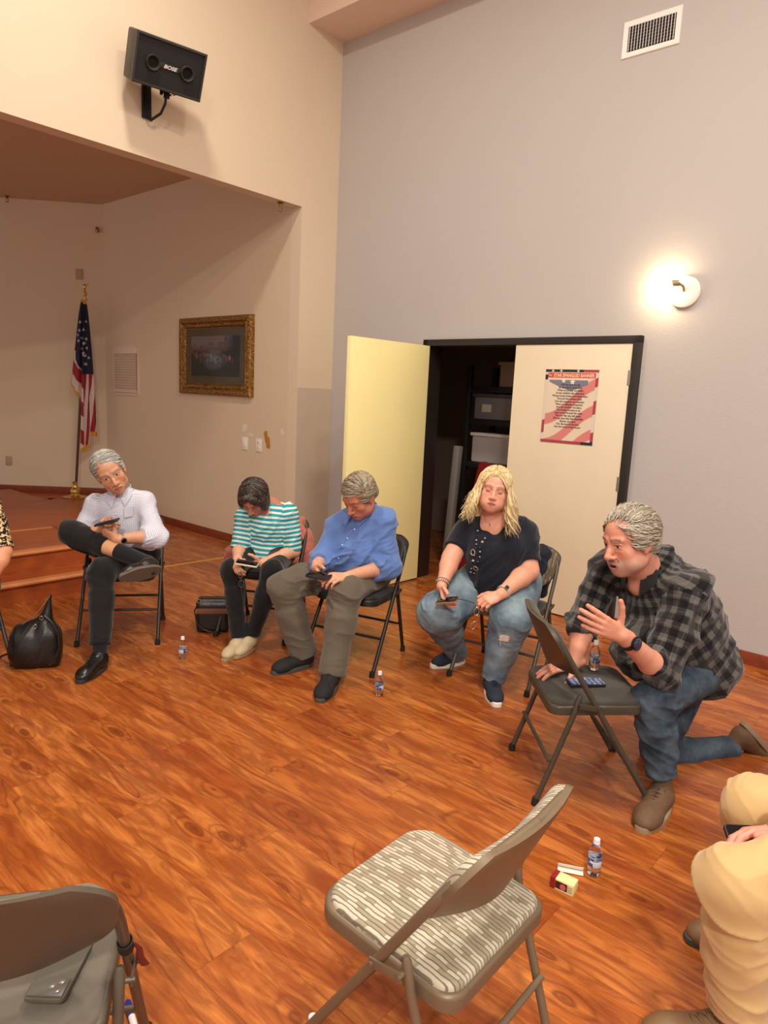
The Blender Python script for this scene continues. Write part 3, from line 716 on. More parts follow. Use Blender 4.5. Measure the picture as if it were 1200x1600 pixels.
def ribs(P, seed, amp, freq, ax, warp=.6):
    """cloth folds: ridged waves running across direction ax, broken up by noise"""
    a = unit(ax); b = unit(np.cross(a, (.31, .52, .79))); c = np.cross(a, b)
    w = (fbm(P*freq*.7, 2, seed+2)-.5)*warp*.9
    q = np.stack([(P @ a)*freq*1.5+w*2.2, (P @ b)*freq*.45+w, (P @ c)*freq*.45], 1)
    r = 1-np.abs(2*vnoise(q, seed)-1); r2 = 1-np.abs(2*vnoise(q*2.1+3, seed+1)-1)
    m = np.clip(fbm(P*freq*.5+7, 2, seed+5)*3.2-1.0, .12, 1)
    return amp*1.5*m*(r**3*1.0+.35*r2**3-.42)
# ---- head: local axes x = person's right, y = forward, z = up, origin between the ears
def axes(fwd, up):
    y = unit(fwd); z = unit(nv(up)-y*(nv(up) @ y)); x = np.cross(y, z); return np.stack([x, y, z])
class Head:
    def __init__(s, c, fwd, up, sc=1., fat=0., eyes='open', beard=0, nose=1., female=False, mouth=0., look=(0, 0), brow=(70, 58, 50), skin=(206, 146, 112), lip=(168, 92, 80), age=.5, browz=0.):
        s.c, s.A, s.s = nv(c), axes(fwd, up), sc; s.__dict__.update(fat=fat, eyes=eyes, beard=beard, nose=nose, female=female, mouth=mouth, look=look, brow=brow, skin=skin, lip=lip, age=age, browz=browz)
    def w(s, p): return s.c + (nv(p)*s.s) @ s.A
    def d(s, v): return nv(v) @ s.A
    def loc(s, P): return ((P-s.c) @ s.A.T)/s.s
    def prims(s):
        S_, A, w, f = s.s, s.A, s.w, s.fat
        E = lambda c, r, k=.012, op='+', M=None: el(w(c), nv(r)*S_, A if M is None else M @ A, k*S_, op)
        R = lambda a, b, ra, rb=None, k=.008, op='+': rc(w(a), w(b), ra*S_, (ra if rb is None else rb)*S_, k*S_, op=op)
        ff = .0 if not s.female else 1.
        p = [E((0, -.014, .040), (.0745, .094, .084), .02), E((0, .034, .050), (.060, .054, .052), .03),
             E((0, .030, -.018), (.060+f*.006, .062, .078), .03), E((0, .034, -.066), (.047+f*.014, .050+f*.004, .040), .025),
             E((0, .070, -.096), (.021+f*.006, .019, .017), .022)]
        for x in (-1, 1):
            p += [E((x*.041, .060, -.022), (.021+f*.006, .018, .022), .022), E((x*.050, .012, -.066), (.014+f*.012, .032, .026), .025),
                  R((x*.016, .090, .031), (x*.046, .078, .032), .0062, .005, .018)]
            if f > .3: p.append(E((x*.040, .050, -.062), (.024, .024, .024), .03))
        p += [E((x*.031, .1015, .010), (.0165, .0125, .0095), .012, '-') for x in (-1, 1)]
        for x in (-1, 1):
            p += [E((x*.031, .0735, .0095), (.0155, .0155, .0125), .003)]
            if s.eyes == 'open': p += [R((x*.019, .0885, .016), (x*.044, .0815, .0155), .0042, .0042, .004), R((x*.020, .0870, .0015), (x*.042, .0805, .001), .003, .003, .005)]
            else: p += [E((x*.031, .0752, .0105), (.0165, .0155, .0128), .004), R((x*.020, .0890, .0015), (x*.043, .0825, .001), .0026, .0026, .004)]
            if s.age > .5: p.append(R((x*.022, .0855, -.009), (x*.040, .0795, -.011), .004, .004, .006))
        nz = s.nose
        p += [R((0, .0905, .016), (0, .1010, -.010), .0075, .0085*nz, .012), R((0, .1010, -.010), (0, .1125, -.029), .0085*nz, .0115*nz, .008)]
        for x in (-1, 1): p.append(E((x*.0135*nz, .0990, -.033), (.0085*nz, .0105, .0080), .006))
        for x in (-1, 1): p.append(E((x*.0065, .1060, -.0425), (.0038, .006, .0035), .003, '-'))
        m = s.mouth
        p += [E((0, .080, -.064), (.032, .016, .024), .018)]
        p += [R((-.0245, .0865, -.063), (-.007, .0960, -.0592), .0032, .0052, .006), R((.0245, .0865, -.063), (.007, .0960, -.0592), .0032, .0052, .006), R((-.007, .0960, -.0592), (.007, .0960, -.0592), .0050, None, .006),
              R((-.020, .0865, -.0685-m), (0, .0938, -.0715-m), .0042, .0060, .006), R((.020, .0865, -.0685-m), (0, .0938, -.0715-m), .0042, .0060, .006),
              R((-.0235, .0905, -.0655-m*.5), (.0235, .0905, -.0655-m*.5), .0014, None, .003, '-'), R((-.012, .098, -.0652-m*.5), (.012, .098, -.0652-m*.5), .0014+m*.7, None, .003, '-')]
        if m > .003: p.append(E((0, .094, -.0655-m*.5), (.014, .012, m*.9), .003, '-'))
        for x in (-1, 1):
            Mz = np.array([[math.cos(.35*x), math.sin(.35*x), 0], [-math.sin(.35*x), math.cos(.35*x), 0], [0, 0, 1]])
            p += [E((x*.077, -.010, .004), (.0085, .018, .030), .006, '+', Mz), E((x*.074, -.002, -.024), (.007, .010, .012), .008),
                  E((x*.0865, -.006, .006), (.005, .010, .017), .003, '-', Mz)]
        if s.age > .4:                                   # nasolabial folds
            for x in (-1, 1): p.append(R((x*.018, .0960, -.036), (x*.031, .0800, -.066), .0018, .0018, .006, '-'))
        return p
    def paint(s, P):
        q = s.loc(P); x, y, z = q.T; ax = np.abs(x)
        n = fbm(q*60, 3, 4); c = np.tile(lin(*s.skin), (len(P), 1)); c = c*(.93+.14*n)[:, None]
        red = lin(*s.skin)*nv((.98, .70, .66))
        g = lambda cx, cz, sx, sz: np.exp(-((ax-cx)/sx)**2-((z-cz)/sz)**2)*(y > .02)
        c = mixc(c, g(.042, -.025, .018, .016)*.45+np.exp(-(x/.013)**2-((z+.030)/.014)**2)*(y > .09)*.55+(ax > .074)*(y < .02)*.45, red)
        mz = -.0652-s.mouth*.5
        L = ((ax/.0255)**2+((z-mz)/(.0098+s.mouth*.7))**2 < 1)*(y > .078)
        c = mixc(c, L*(.85 if s.female else .62), lin(*s.lip))
        if s.mouth > .003: c = mixc(c, (ax < .015)*(np.abs(z-mz) < s.mouth*.75)*(y < .094)*(y > .07)*.9, lin(60, 22, 20))
        else: c = mixc(c, (ax < .021)*(np.abs(z-mz) < .0012)*(y > .083)*.8, lin(96, 44, 38))
        bz = .0335+.0022*np.cos((ax-.032)/.012)+s.browz
        c = mixc(c, (np.abs(z-bz) < .0042)*(ax > .012)*(ax < .049)*(y > .03)*(.55+.5*fbm(q*nv((400, 90, 90)), 2, 1)), lin(*s.brow))
        eye = (((ax-.031)/.0128)**2+((z-.0087)/(.0052 if s.eyes == 'open' else .0001))**2) < 1
        eye &= y > .04
        if s.eyes == 'open':
            c = mixc(c, eye*1., lin(206, 190, 176)); ir = (np.hypot(x-np.sign(x)*.031-s.look[0], z-.0087-s.look[1]) < .0056) & eye
            c = mixc(c, ir*1., lin(48, 34, 26))
            c = mixc(c, (np.abs(z-.0150+6*(ax-.031)**2*1.) < .0014)*(np.abs(ax-.031) < .0145)*(y > .04)*.8, lin(58, 36, 30))
        else:
            c = mixc(c, (np.abs(z-.0005-18*(ax-.031)**2) < .0016)*(np.abs(ax-.031) < .0140)*(y > .04)*.85, lin(60, 36, 30))
            c = mixc(c, (((ax-.031)/.015)**2+((z-.011)/.009)**2 < 1)*(y > .04)*(.38 if s.female else .22), lin(128, 78, 66))
        if s.beard:
            st = fbm(q*nv((260, 260, 160)), 2, 8); low = np.clip((-.030-z-.35*np.clip(.06-y, 0, 1))/.022, 0, 1)*np.clip((y-.0)/.02, 0, 1)*np.clip((z+.118)/.012, 0, 1)
            low = np.where((np.hypot(x/.024, (z+.066)/.010) < 1)*(y > .08), 0, low)*np.clip(1.3-np.exp(-((ax-.035)/.014)**2-((z+.036)/.012)**2), 0, 1)
            c = mixc(c, low*np.clip(st*1.5-.25, 0, .8)*min(1, s.beard)*(1-(L > 0)), lin(178, 160, 146))
            mu = (np.abs(z+.0505) < .0055)*(ax < .026)*(y > .083); c = mixc(c, mu*(.35+.4*st), lin(112, 92, 80))
        return c
# ---- hand: side=+1 left, -1 right
def hand(wr, ydir, zdir, side, curls, spread=.06, thumb=((.75, .6, -.25), (.35, .9, -.3), (.15, .95, -.3)), sc=1., g=1, k=.006):
    y = unit(ydir); z = unit(nv(zdir)-y*(nv(zdir) @ y)); x = np.cross(y, z)          # x = towards the right of the hand seen from its back
    A = np.stack([x, y, z]); s = side; w = lambda p: nv(wr)+(nv(p)*sc) @ A; P = []
    P.append(rc(w((0, -.03, 0)), w((0, .012, 0)), .027*sc, .026*sc, .012, flat=(z, .72), g=g))
    P.append(el(w((0, .045, -.002)), nv((.036, .048, .0150))*sc, A, .010, g=g))
    X = (.0275, .0092, -.0095, -.0260); Y = (.088, .093, .088, .079); R_ = (.0104, .0104, .0099, .0089)
    L_ = ((.041, .025, .020), (.045, .028, .021), (.042, .026, .021), (.033, .020, .018))
    tips = []
    for i in range(4):
        kx = s*X[i]; kn = nv((kx, Y[i], 0)); P.append(rc(w((kx*.45, .012, 0)), w(kn), .0125*sc, (R_[i]+.0012)*sc, .010, g=g))
        an = 0.; sp = (1.5-i)*spread*s; q = kn; r = R_[i]
        for j, (l, cu) in enumerate(zip(L_[i], curls[i])):
            an += cu; d = nv((math.sin(sp)*math.cos(an*.6), math.cos(an)*math.cos(sp), -math.sin(an))); d = unit(d)
            q2 = q+d*l; r2 = r*(.93 if j < 2 else .86); P.append(rc(w(q), w(q2), r*sc, r2*sc, .0025, g=g)); q, r = q2, r2
        tips.append(w(q))
    q = nv((s*.020, .020, -.008)); r = .0155
    for l, d, r2 in zip((.044, .034, .025), thumb, (.0118, .0108, .0092)):
        d = unit(nv(d)*nv((s, 1, 1))); q2 = q+d*l; P.append(rc(w(q), w(q2), r*sc, r2*sc, .008 if r > .013 else .003, g=g)); q, r = q2, r2
    tips.append(w(q)); return P, w, tips
def arm_prims(sh, el_, wr, r=(.052, .042, .040, .027), g=1, k=.02):
    f = unit(nv(wr)-nv(el_)); mid = nv(el_)+(nv(wr)-nv(el_))*.28
    return [rc(sh, el_, r[0], r[1], k, g=g), rc(el_, mid, r[1]*.98, r[2]*1.05, k, g=g), rc(mid, wr, r[2]*1.05, r[3], k, g=g)]
def leg_prims(hip, kn, an, r=(.09, .062, .056, .038), k=.03, g=0):
    hip, kn, an = nv(hip), nv(kn), nv(an); c = kn+(an-kn)*.3
    return [rc(hip, kn, r[0], r[1], k, g=g), rc(kn, c, r[1], r[2], k, g=g), rc(c, an, r[2], r[3], k, g=g)]
def torso_prims(J, T, off=0., k=.05, g=0):
    """T: hipw, waistw, chestw, depths; J: hipc, neck, shL, shR"""
    hc, nk = nv(J['hipc']), nv(J['neck']); sx = unit(nv(J['shR'])-nv(J['shL'])); up = unit(nk-hc); fr = unit(np.cross(up, sx)); sx = np.cross(fr, up)
    L = np.linalg.norm(nk-hc); at_ = lambda t, f=0., x=0.: hc+up*L*t+fr*f+sx*x; A = np.stack([sx, fr, up])
    p = [el(at_(.08), (T['hip']+off, T.get('hipd', .12)+off, .13+off), A, k, g=g),
         el(at_(.38, T.get('belf', .02)), (T['waist']+off, T['waistd']+off, .17+off), A, k, g=g),
         el(at_(.70, T.get('chf', .01)), (T['chest']+off, T['chestd']+off, .16+off), A, k, g=g)]
    for s_ in ('shL', 'shR'):
        p.append(rc(at_(.90), J[s_], .062+off, T.get('shr', .062)+off, k, g=g))
    if 'belly' in T: b = T['belly']; p.append(el(at_(b[0], b[1]), (b[2]+off, b[3]+off, b[4]+off), A, k, g=g))
    if 'bust' in T:
        b = T['bust']
        for x in (-1, 1): p.append(el(at_(b[0], b[1], x*b[2]), (b[3]+off, b[4]+off, b[3]+off), A, k, g=g))
    return p, A, at_
def skin_mat():
    t = NT('skin'); a = t.add('ShaderNodeAttribute', attribute_name='Col'); t.color(a.outputs['Color'])
    t.set(.48, 0, .4, Subsurface_Weight=.12, Subsurface_Scale=.01); t.b.inputs['Subsurface Radius'].default_value = (1, .35, .2)
    t.bump(t.noise(t.obj(), 700, 3), .12, .001); return t.m
SKIN = skin_mat()
def fabric(name, rgb, rough=.85, weave=900., bstr=.25, mottle=.08, sheen=.2):
    if name in MATS: return MATS[name]
    t = NT(name); o = t.obj(); c = srgb(*rgb); d = tuple(x*(1-mottle) for x in c[:3])+(1,)
    t.color(t.mix(t.noise(o, 14, 4), d, c)); t.bump(t.noise(o, weave, 2), bstr, .001); t.set(rough, 0, .25, Sheen_Weight=sheen)
    MATS[name] = t.m; return t.m
def cuv_nodes(t):
    a = t.add('ShaderNodeAttribute', attribute_name='cuv'); s_ = t.add('ShaderNodeSeparateXYZ'); t.link(a.outputs['Vector'], s_.inputs[0]); return s_.outputs
def pulse(t, x, period, duty, ph=0.):
    fr = t.math('FRACT', t.math('ADD', t.math('DIVIDE', x, period), ph)); return t.math('LESS_THAN', fr, duty)
# ---- hair: a displaced cap plus tapered locks that follow it
def hair_obj(name, parent, H, cap, locks, cols, seed=1, ridge=.003, h=.0032, flow=(0, -1, .2)):
    """cap: primitives; locks: list of (points, radius); cols: dark, mid, light"""
    Vv, F = surf(cap, h)
    q = H.loc(Vv); n = fbm(q*nv((60, 28, 28)), 3, seed); n2 = fbm(q*nv((260, 50, 80)), 2, seed+3)
    r = np.linalg.norm(q, axis=1)
    s_ = np.sin((np.arctan2(q[:, 0], q[:, 2]+.02)*26+n*9)); dsp = lambda P, N: ridge*(s_*.6+n2*1.6-.6)
    k = np.clip(n2*.7+.3*(s_*.5+.5), 0, 1); c = np.tile(lin(*cols[1]), (len(Vv), 1)); c = mixc(c, (.5-k)*2.6, lin(*cols[0])); c = mixc(c, (k-.52)*3, lin(*cols[2]))
    o = mesh_from(name, Vv, F, [colmat('hair_'+name, .5, (420, .35))], None, c, disp=dsp)
    R_ = np.random.default_rng(seed); VS, FS_, CS = [], [], []; b = 0
    for pts, rad in locks:
        P = nv(pts); nP = len(P); n_ = 6; T = np.gradient(P, axis=0); T /= np.maximum(np.linalg.norm(T, axis=1), 1e-9)[:, None]
        ref = P-H.c; ref /= np.maximum(np.linalg.norm(ref, axis=1), 1e-9)[:, None]
        N = ref-(ref*T).sum(1)[:, None]*T; N /= np.maximum(np.linalg.norm(N, axis=1), 1e-6)[:, None]; Bn = np.cross(T, N)
        t = np.linspace(0, 1, nP); rr = rad*np.clip(np.minimum(.35+t*2.5, 1)*(1-t**2)+.05, .05, 1)
        a = np.arange(n_)*2*np.pi/n_
        ring = P[:, None]+rr[:, None, None]*(N[:, None]*np.sin(a)[None, :, None]*.55+Bn[:, None]*np.cos(a)[None, :, None]*1.15)
        VS.append(ring.reshape(-1, 3)); i = np.arange(nP-1)[:, None]*n_; kk = np.arange(n_)[None]; k2 = (kk+1) % n_
        FS_.append((np.stack([i+kk, i+k2, i+n_+k2, i+n_+kk], -1).reshape(-1, 4))+b); b += nP*n_
        u = R_.random(); cc_ = lin(*cols[1])*(1-u)+lin(*(cols[2] if R_.random() < .55 else cols[0]))*u; CS.append(np.tile(cc_, (nP*n_, 1)))
    if VS:
        Vl, Fl, Cl = np.concatenate(VS), np.concatenate(FS_), np.concatenate(CS)
        me = o.data; v0 = np.zeros(len(me.vertices)*3); me.vertices.foreach_get('co', v0); v0 = v0.reshape(-1, 3)
        m_ = me.materials[0]; bpy.data.objects.remove(o); o = mesh_from(name, np.concatenate([v0, Vl]), np.concatenate([F, Fl+len(v0)]), [m_], parent, np.concatenate([c, Cl]))
    else: o.parent = parent
    return o
def cap_point(H, d, off, C=(0, -.014, .040), R=(.0745, .094, .084)):
    """point at direction d outside the skull ellipsoid, in world space"""
    d = unit(d); r = 1/np.sqrt(((d/nv(R))**2).sum()); return H.w(nv(C)+d*(r+off))
def face_mask(faces, m=1.06):
    """keep(d): true where hair grows, i.e. outside the face and ear hollows (head axes)"""
    def k(d):
        d = unit(d); r = 1/np.sqrt(((d/nv((.0745, .094, .084)))**2).sum()); p = nv((0, -.014, .040))+d*(r+.010)
        for c, rr in faces:
            if (((p-nv(c))/(nv(rr)*m))**2).sum() < 1: return False
            q = nv((-c[0], c[1], c[2]))
            if (((p-q)/(nv(rr)*m))**2).sum() < 1: return False
        return d[2] > -.85
    return k
def scalp_locks(H, n, seed, flow, keep, length=.06, rad=.005, off=.012, curl=0., steps=7, lift=.0):
    """locks marching along the scalp; flow(d)->tangent, keep(d)->bool, both in head axes"""
    R_ = np.random.default_rng(seed); out = []
    while len(out) < n:
        d = unit(R_.normal(size=3))
        if not keep(d): continue
        pts = []; ph = R_.random()*6; ln = length*(.6+.8*R_.random()); o_ = off*(.7+.6*R_.random())
        for i in range(steps):
            pts.append(cap_point(H, d, o_+lift*(i/steps)**2+curl*.4*math.sin(ph+i*1.2)*(i > 0)))
            f = nv(flow(d)); f = f-d*(f @ d); f = unit(f); sd = np.cross(d, f); f = unit(f+sd*curl*90*math.sin(ph+i*1.4))
            d = unit(d+f*ln/steps/.088)
        out.append((pts, rad*(.7+.6*R_.random())))
    return out
# ================================================================ folding chairs
rubber = mat('black_rubber', (22, 20, 19), .7)
def pad_pattern(name, a, b, c, scale=1.):
    """woven upholstery: rows of short dashes in three tones"""
    t = NT(name); o = t.obj(); sp_ = t.add('ShaderNodeSeparateXYZ'); t.link(o, sp_.inputs[0]); x, y, z = sp_.outputs
    v = t.math('ADD', y, t.math('MULTIPLY', z, 1.0))
    wob = t.math('MULTIPLY', t.noise(o, 22, 2), .010)
    row = t.math('DIVIDE', t.math('ADD', x, wob), .0125*scale); ri = t.math('FLOOR', row); rf = t.math('FRACT', row)
    cl = t.math('DIVIDE', t.math('ADD', v, t.math('MULTIPLY', ri, .0171)), .034*scale); ci = t.math('FLOOR', cl)
    cb = t.add('ShaderNodeCombineXYZ'); t.link(ri, cb.inputs[0]); t.link(ci, cb.inputs[1])
    wn = t.add('ShaderNodeTexWhiteNoise', noise_dimensions='3D'); t.link(cb.outputs[0], wn.inputs['Vector']); r = wn.outputs['Value']
    col = t.mix(t.math('GREATER_THAN', r, .5), srgb(*a), srgb(*b))
    edge = t.math('LESS_THAN', rf, .30)
    col = t.mix(t.math('MULTIPLY', edge, .85), col, srgb(*c)); t.color(col); t.set(.85, 0, .2, Sheen_Weight=.2)
    t.bump(t.math('ADD', t.math('MULTIPLY', t.math('SINE', t.math('MULTIPLY', rf, 3.14)), 1.), t.math('MULTIPLY', t.noise(o, 700, 2), .4)), .35, .0025)
    return t.m
def chair(name, label, pos, rz, metal, pad, backpad=None, w=.455, group='folding chairs in the circle', seatz=.445, d=.40, back_side=True):
    t = thing(name, label, 'chair', (pos[0], pos[1], 0), rz, group); t.scale = (1, 1, .94)
    hw = w/2; r = .0115; topz = .775; yf, yr = .240, -.235          # front feet, rear feet
    # long leg on each side: front foot, past the seat, up to the backrest
    def long_y(z): return .240-.602*z
    sidepts = [(0, .0), (0, .445), (0, .66), (0, .735)]
    for s in (-1, 1):
        pts = [(s*(hw+.006), long_y(.014), .014), (s*(hw+.003), long_y(.22), .22), (s*hw, long_y(.445), .445), (s*(hw-.002), long_y(.62), .62), (s*(hw-.005), long_y(.68), .68), (s*(hw-.016), long_y(.722), .722), (s*(hw-.040), long_y(.752)-.006, .752), (s*(hw-.075), long_y(.768)-.011, .768), (s*(hw-.12), long_y(.776)-.015, .776), (0, long_y(.780)-.021, .780)]
        o = MB().tube(pts, r, 12).build('leg', metal, t)
        MB().lathe([(.0, 0), (.016, 0), (.0165, .01), (.014, .035), (.012, .036)], 14, (s*(hw+.006), long_y(.0), 0)).build('rubber_foot', rubber, o)
        ix = s*(hw-.022)
        yt = -.100
        o = MB().tube([(s*(hw-.012), yr, .014), (s*(hw-.012), yt-.012, .42), (s*(hw-.010), yt, .485), (s*(hw-.010), yt+.004, .497)], [r*.95, r*.95, r*.95, r*.6], 12).build('leg', metal, t)
        MB().lathe([(.0, 0), (.0155, 0), (.016, .01), (.013, .034), (.011, .035)], 14, (s*(hw-.012), yr, 0)).build('rubber_foot', rubber, o)
        m = MB(); m.box((s*(hw+.012), -.062, .455), (.005, .085, .024), Matrix.Rotation(-.16, 3, 'X'), bev=.002)
        m.tube([(s*(hw-.010), -.026, .447), (s*(hw+.018), -.026, .447)], .0065, 10).tube([(s*(hw-.015), -.099, .463), (s*(hw+.018), -.099, .463)], .0065, 10)
        m.build('hinge_bracket', metal, t)
    for z, yy, ww in ((.20, long_y(.20), hw), (.20, yr+.20*(.09)/.445, hw-.012), (.31, yr+.31*.17/.445, hw-.016)):
        if z == .31: continue
        MB().tube([(-ww, yy, z), (ww, yy, z)], .0085, 10).build('stretcher', metal, t)
    # seat: folded sheet-metal pan with a padded top
    def seat_outline(gr=0.):
        q = []
        fw, bw, yf_, yb_ = hw-.026-gr, hw-.028-gr, .215-gr, -.185+gr
        for cx, cy, rr, a0 in ((fw-.075, yf_-.075, .075, 0), (-fw+.075, yf_-.075, .075, 90), (-bw+.045, yb_+.045, .045, 180), (bw-.045, yb_+.045, .045, 270)):
            for i in range(9): a = math.radians(a0+90*i/8); q.append((cx+rr*math.cos(a), cy+rr*math.sin(a)))
        return q
    tilt = Matrix.Translation((0, 0, 0)) @ Matrix.Rotation(math.radians(2.5), 4, 'X')
    p_ = MB().slab(seat_outline(), seatz-.040, seatz, .010, tilt).build('seat_pan', metal, t)
    MB().slab(seat_outline(.010), seatz-.004, seatz+.016, .012, tilt, crown=.014).build('seat_pad', pad, t)
    # backrest: curved metal panel with rounded lower corners
    nx, nz = 41, 21; z0, z1 = .562, .786; hwb = hw+.002
    def bp(u, v, out=0.):
        z = z1-(z1-z0)*v; lim = 1-.0*v
        if v > .45: lim = math.sqrt(max(1-((v-.45)/.56)**2*.55, .05))
        if v < .30: lim = 1-.30*(1-v/.30)**2.6
        x = u*hwb*lim; y = long_y(z)-(.020+.045*v)*(1-u*u)+out
        return (x, y, z)
    def panel(mb, o0, o1, ins=0., puff=0.):
        us = [(-1+2*i/(nx-1))*(1-ins) for i in range(nx)]; vs = [ins+(1-2*ins)*j/(nz-1) for j in range(nz)]
        A = [bp(u, v, o0) for v in vs for u in us]; Bq = []
        for v in vs:
            for u in us:
                e = min(1, (1-abs(u/(1-ins)))*7, (v-ins)*9+.0, (1-ins-v)*9); e = max(e, 0)**.5; Bq.append(bp(u, v, o1*(.35+.65*e)+o0*0+puff*e))
        n = nx*nz; fs = []
        for j in range(nz-1):
            for i in range(nx-1):
                k = j*nx+i; fs += [(k, k+1, k+nx+1, k+nx), (n+k, n+k+nx, n+k+nx+1, n+k+1)]
        for i in range(nx-1): fs += [(i, n+i, n+i+1, i+1), ((nz-1)*nx+i, (nz-1)*nx+i+1, n+(nz-1)*nx+i+1, n+(nz-1)*nx+i)]
        for j in range(nz-1): fs += [(j*nx, (j+1)*nx, n+(j+1)*nx, n+j*nx), (j*nx+nx-1, n+j*nx+nx-1, n+(j+1)*nx+nx-1, (j+1)*nx+nx-1)]
        mb.raw(A+Bq, fs)
    m = MB(); panel(m, -.015, .006); m.build('backrest', metal, t)
    if backpad is not None:
        m = MB(); panel(m, .004, .018, .030, .014); m.build('back_pad', backpad, t)
    return t
def mt(name, rgb, rough=.42, metal=.25): return mat(name, rgb, rough, metal, mottle=.06, mscale=30.)
taupe = mt('taupe_enamel', (124, 106, 84)); olive = mt('olive_grey_enamel', (78, 72, 60)); darkm = mt('dark_brown_enamel', (52, 46, 40))
blackm = mt('black_enamel', (42, 38, 35)); greyb = mt('grey_brown_enamel', (92, 82, 68))
dash = pad_pattern('dashed_upholstery', (196, 186, 164), (158, 146, 122), (104, 94, 78), .88)
dash2 = pad_pattern('dashed_upholstery_dark', (140, 124, 100), (104, 90, 70), (62, 52, 42), .8)
greyf = fabric('grey_tweed', (112, 104, 92), .9, 320, .5, .22); charf = fabric('charcoal_tweed', (74, 70, 62), .9, 320, .5, .25)
blkf = fabric('black_vinyl', (36, 32, 30), .5, 200, .1)
def face(fx, fy): return math.atan2(-fx, fy)     # rotation that turns local +y towards (fx, fy)
def from_feet(f1, f2, r1, r2):
    f = (V(*f1)+V(*f2))/2; r = (V(*r1)+V(*r2))/2; d = f-r; c = (f+r)/2; return c, face(*d)
CH_ = {}
c, rz = from_feet((-1.828, 4.017), (-1.362, 4.081), (-1.445-.466, 4.475-.064), (-1.445, 4.475))
CH_['m1'] = chair('folding_chair', 'folding chair with striped back pad under the man in the checked shirt', c, rz, darkm, blkf, dash2)
CH_['w2'] = chair('folding_chair', 'dark folding chair under the woman in the teal striped top', (-.77, 4.44), face(-.20, -.98), darkm, blkf, dash2)
c, rz = (-.135+.0, 4.03), face(-.42, -.91)
CH_['m3'] = chair('folding_chair', 'black folding chair under the man in the blue shirt', c, rz, blackm, blkf, blkf)
CH_['w4'] = chair('folding_chair', 'folding chair holding the blonde woman and a navy jacket', (.745, 3.88), face(-.50, -.86), olive, blkf, dash2)
CH_['c5'] = chair('folding_chair', 'olive grey folding chair used as an armrest by the kneeling man', (.885, 2.755), face(.995, .04), olive, charf, charf)
CH_['c6'] = chair('folding_chair', 'empty taupe folding chair with dashed beige upholstery in the foreground', (.155, 1.455), face(-.76, .65), taupe, dash, dash)
CH_['c7'] = chair('folding_chair', 'folding chair with grey tweed seat at the bottom left corner, phone on its seat', (-.70, 1.20), face(-.23, .973), greyb, greyf, greyf); CH_['c7'].scale = (1, .86, .94)
CH_['c8'] = chair('folding_chair', 'dark folding chair cut by the left edge beside the black handbag', (-2.36, 3.62), face(.75, -.66), darkm, blkf, blkf)
CH_['c9'] = chair('folding_chair', 'folding chair under the person in khaki trousers at the right edge', (1.38, 1.58), face(-.97, .12), olive, charf, charf)
def nv_unit(v):
    z = Vector(v).normalized(); x = Vector((1, .3, 0)); x = (x-z*x.dot(z)).normalized(); return x, z.cross(x), z
# ================================================================ water bottles and small things on the floor
pet = NT('clear_bottle_plastic'); pet.set(.06, 0, .5, Transmission_Weight=1.0, IOR=1.25); pet.color((.97, .98, 1, 1)); pet = pet.m
water = NT('water'); water.set(.0, 0, .5, Transmission_Weight=1.0, IOR=1.33); water.color((.95, .98, 1, 1)); water = water.m
capw = mat('white_cap', (236, 236, 236), .35)
def label_mat():
    t = NT('bottle_label'); o = t.obj(); s_ = t.add('ShaderNodeSeparateXYZ'); t.link(o, s_.inputs[0])
    an = t.math('ARCTAN2', s_.outputs[1], s_.outputs[0]); n = t.noise(t.scale(o, (1, 1, .3)), 160, 2)
    b = t.math('LESS_THAN', t.math('SINE', t.math('MULTIPLY', an, 2.0)), .1)
    c = t.mix(b, srgb(196, 206, 222), srgb(58, 78, 136)); c = t.mix(t.math('GREATER_THAN', n, .60), c, srgb(226, 230, 236)); t.color(c); t.set(.4); return t.m
LAB = label_mat()
def bottle(x, y, z, label, rz=0., fill=.62, h=.132):
    t = thing('water_bottle', label, 'bottle', (x, y, z), rz, 'small water bottles'); k = h/.165; r = .029*k
    body = [(0, .004), (r*.6, .0), (r*.92, .003), (r, .012), (r*.95, .022), (r, .032), (r*.95, .042), (r*.985, .046), (r*.985, .080), (r*.94, .085), (r, .093), (r*.96, .104), (r*.72, .122), (r*.42, .138), (r*.40, .146)]
    MB().lathe([(a, b*k) for a, b in body], 28).build('bottle_body', pet, t)
    wl = fill*.14; wp = [(a*.94, max(b*k, .003)) for a, b in body if b*k < wl*k]; rr = wp[-1][0]
    MB().lathe(wp+[(rr, wl*k), (0, wl*k)], 24).build('water', water, t)
    MB().lathe([(r*1.0, .045*k), (r*1.015, .046*k), (r*1.015, .070*k), (r*1.0, .071*k)], 28).build('label_band', LAB, t)
    MB().lathe([(0, .1655*k), (r*.44, .165*k), (r*.47, .162*k), (r*.47, .149*k), (r*.50, .1485*k), (r*.50, .144*k), (r*.40, .144*k)], 24).build('cap', capw, t)
    return t
bottle(-1.145, 3.844+.02, 0, 'small water bottle on the floor right of the man in the checked shirt', .5)
bottle(.02, 3.467+.02, 0, 'small water bottle on the floor in front of the blue-shirted man', 2.1)
bottle(.777, 2.135, 0, 'water bottle on the floor beside the little carton', 1.0)
bq_ = at_z(489, 1590, .128); bottle(bq_[0], bq_[1], 0, 'water bottle at the bottom edge, mostly hidden behind the taupe chair leg', .2)
SZ = .4485
bottle(.945, 2.86, SZ, 'water bottle standing on the seat of the olive grey chair', 2.6)
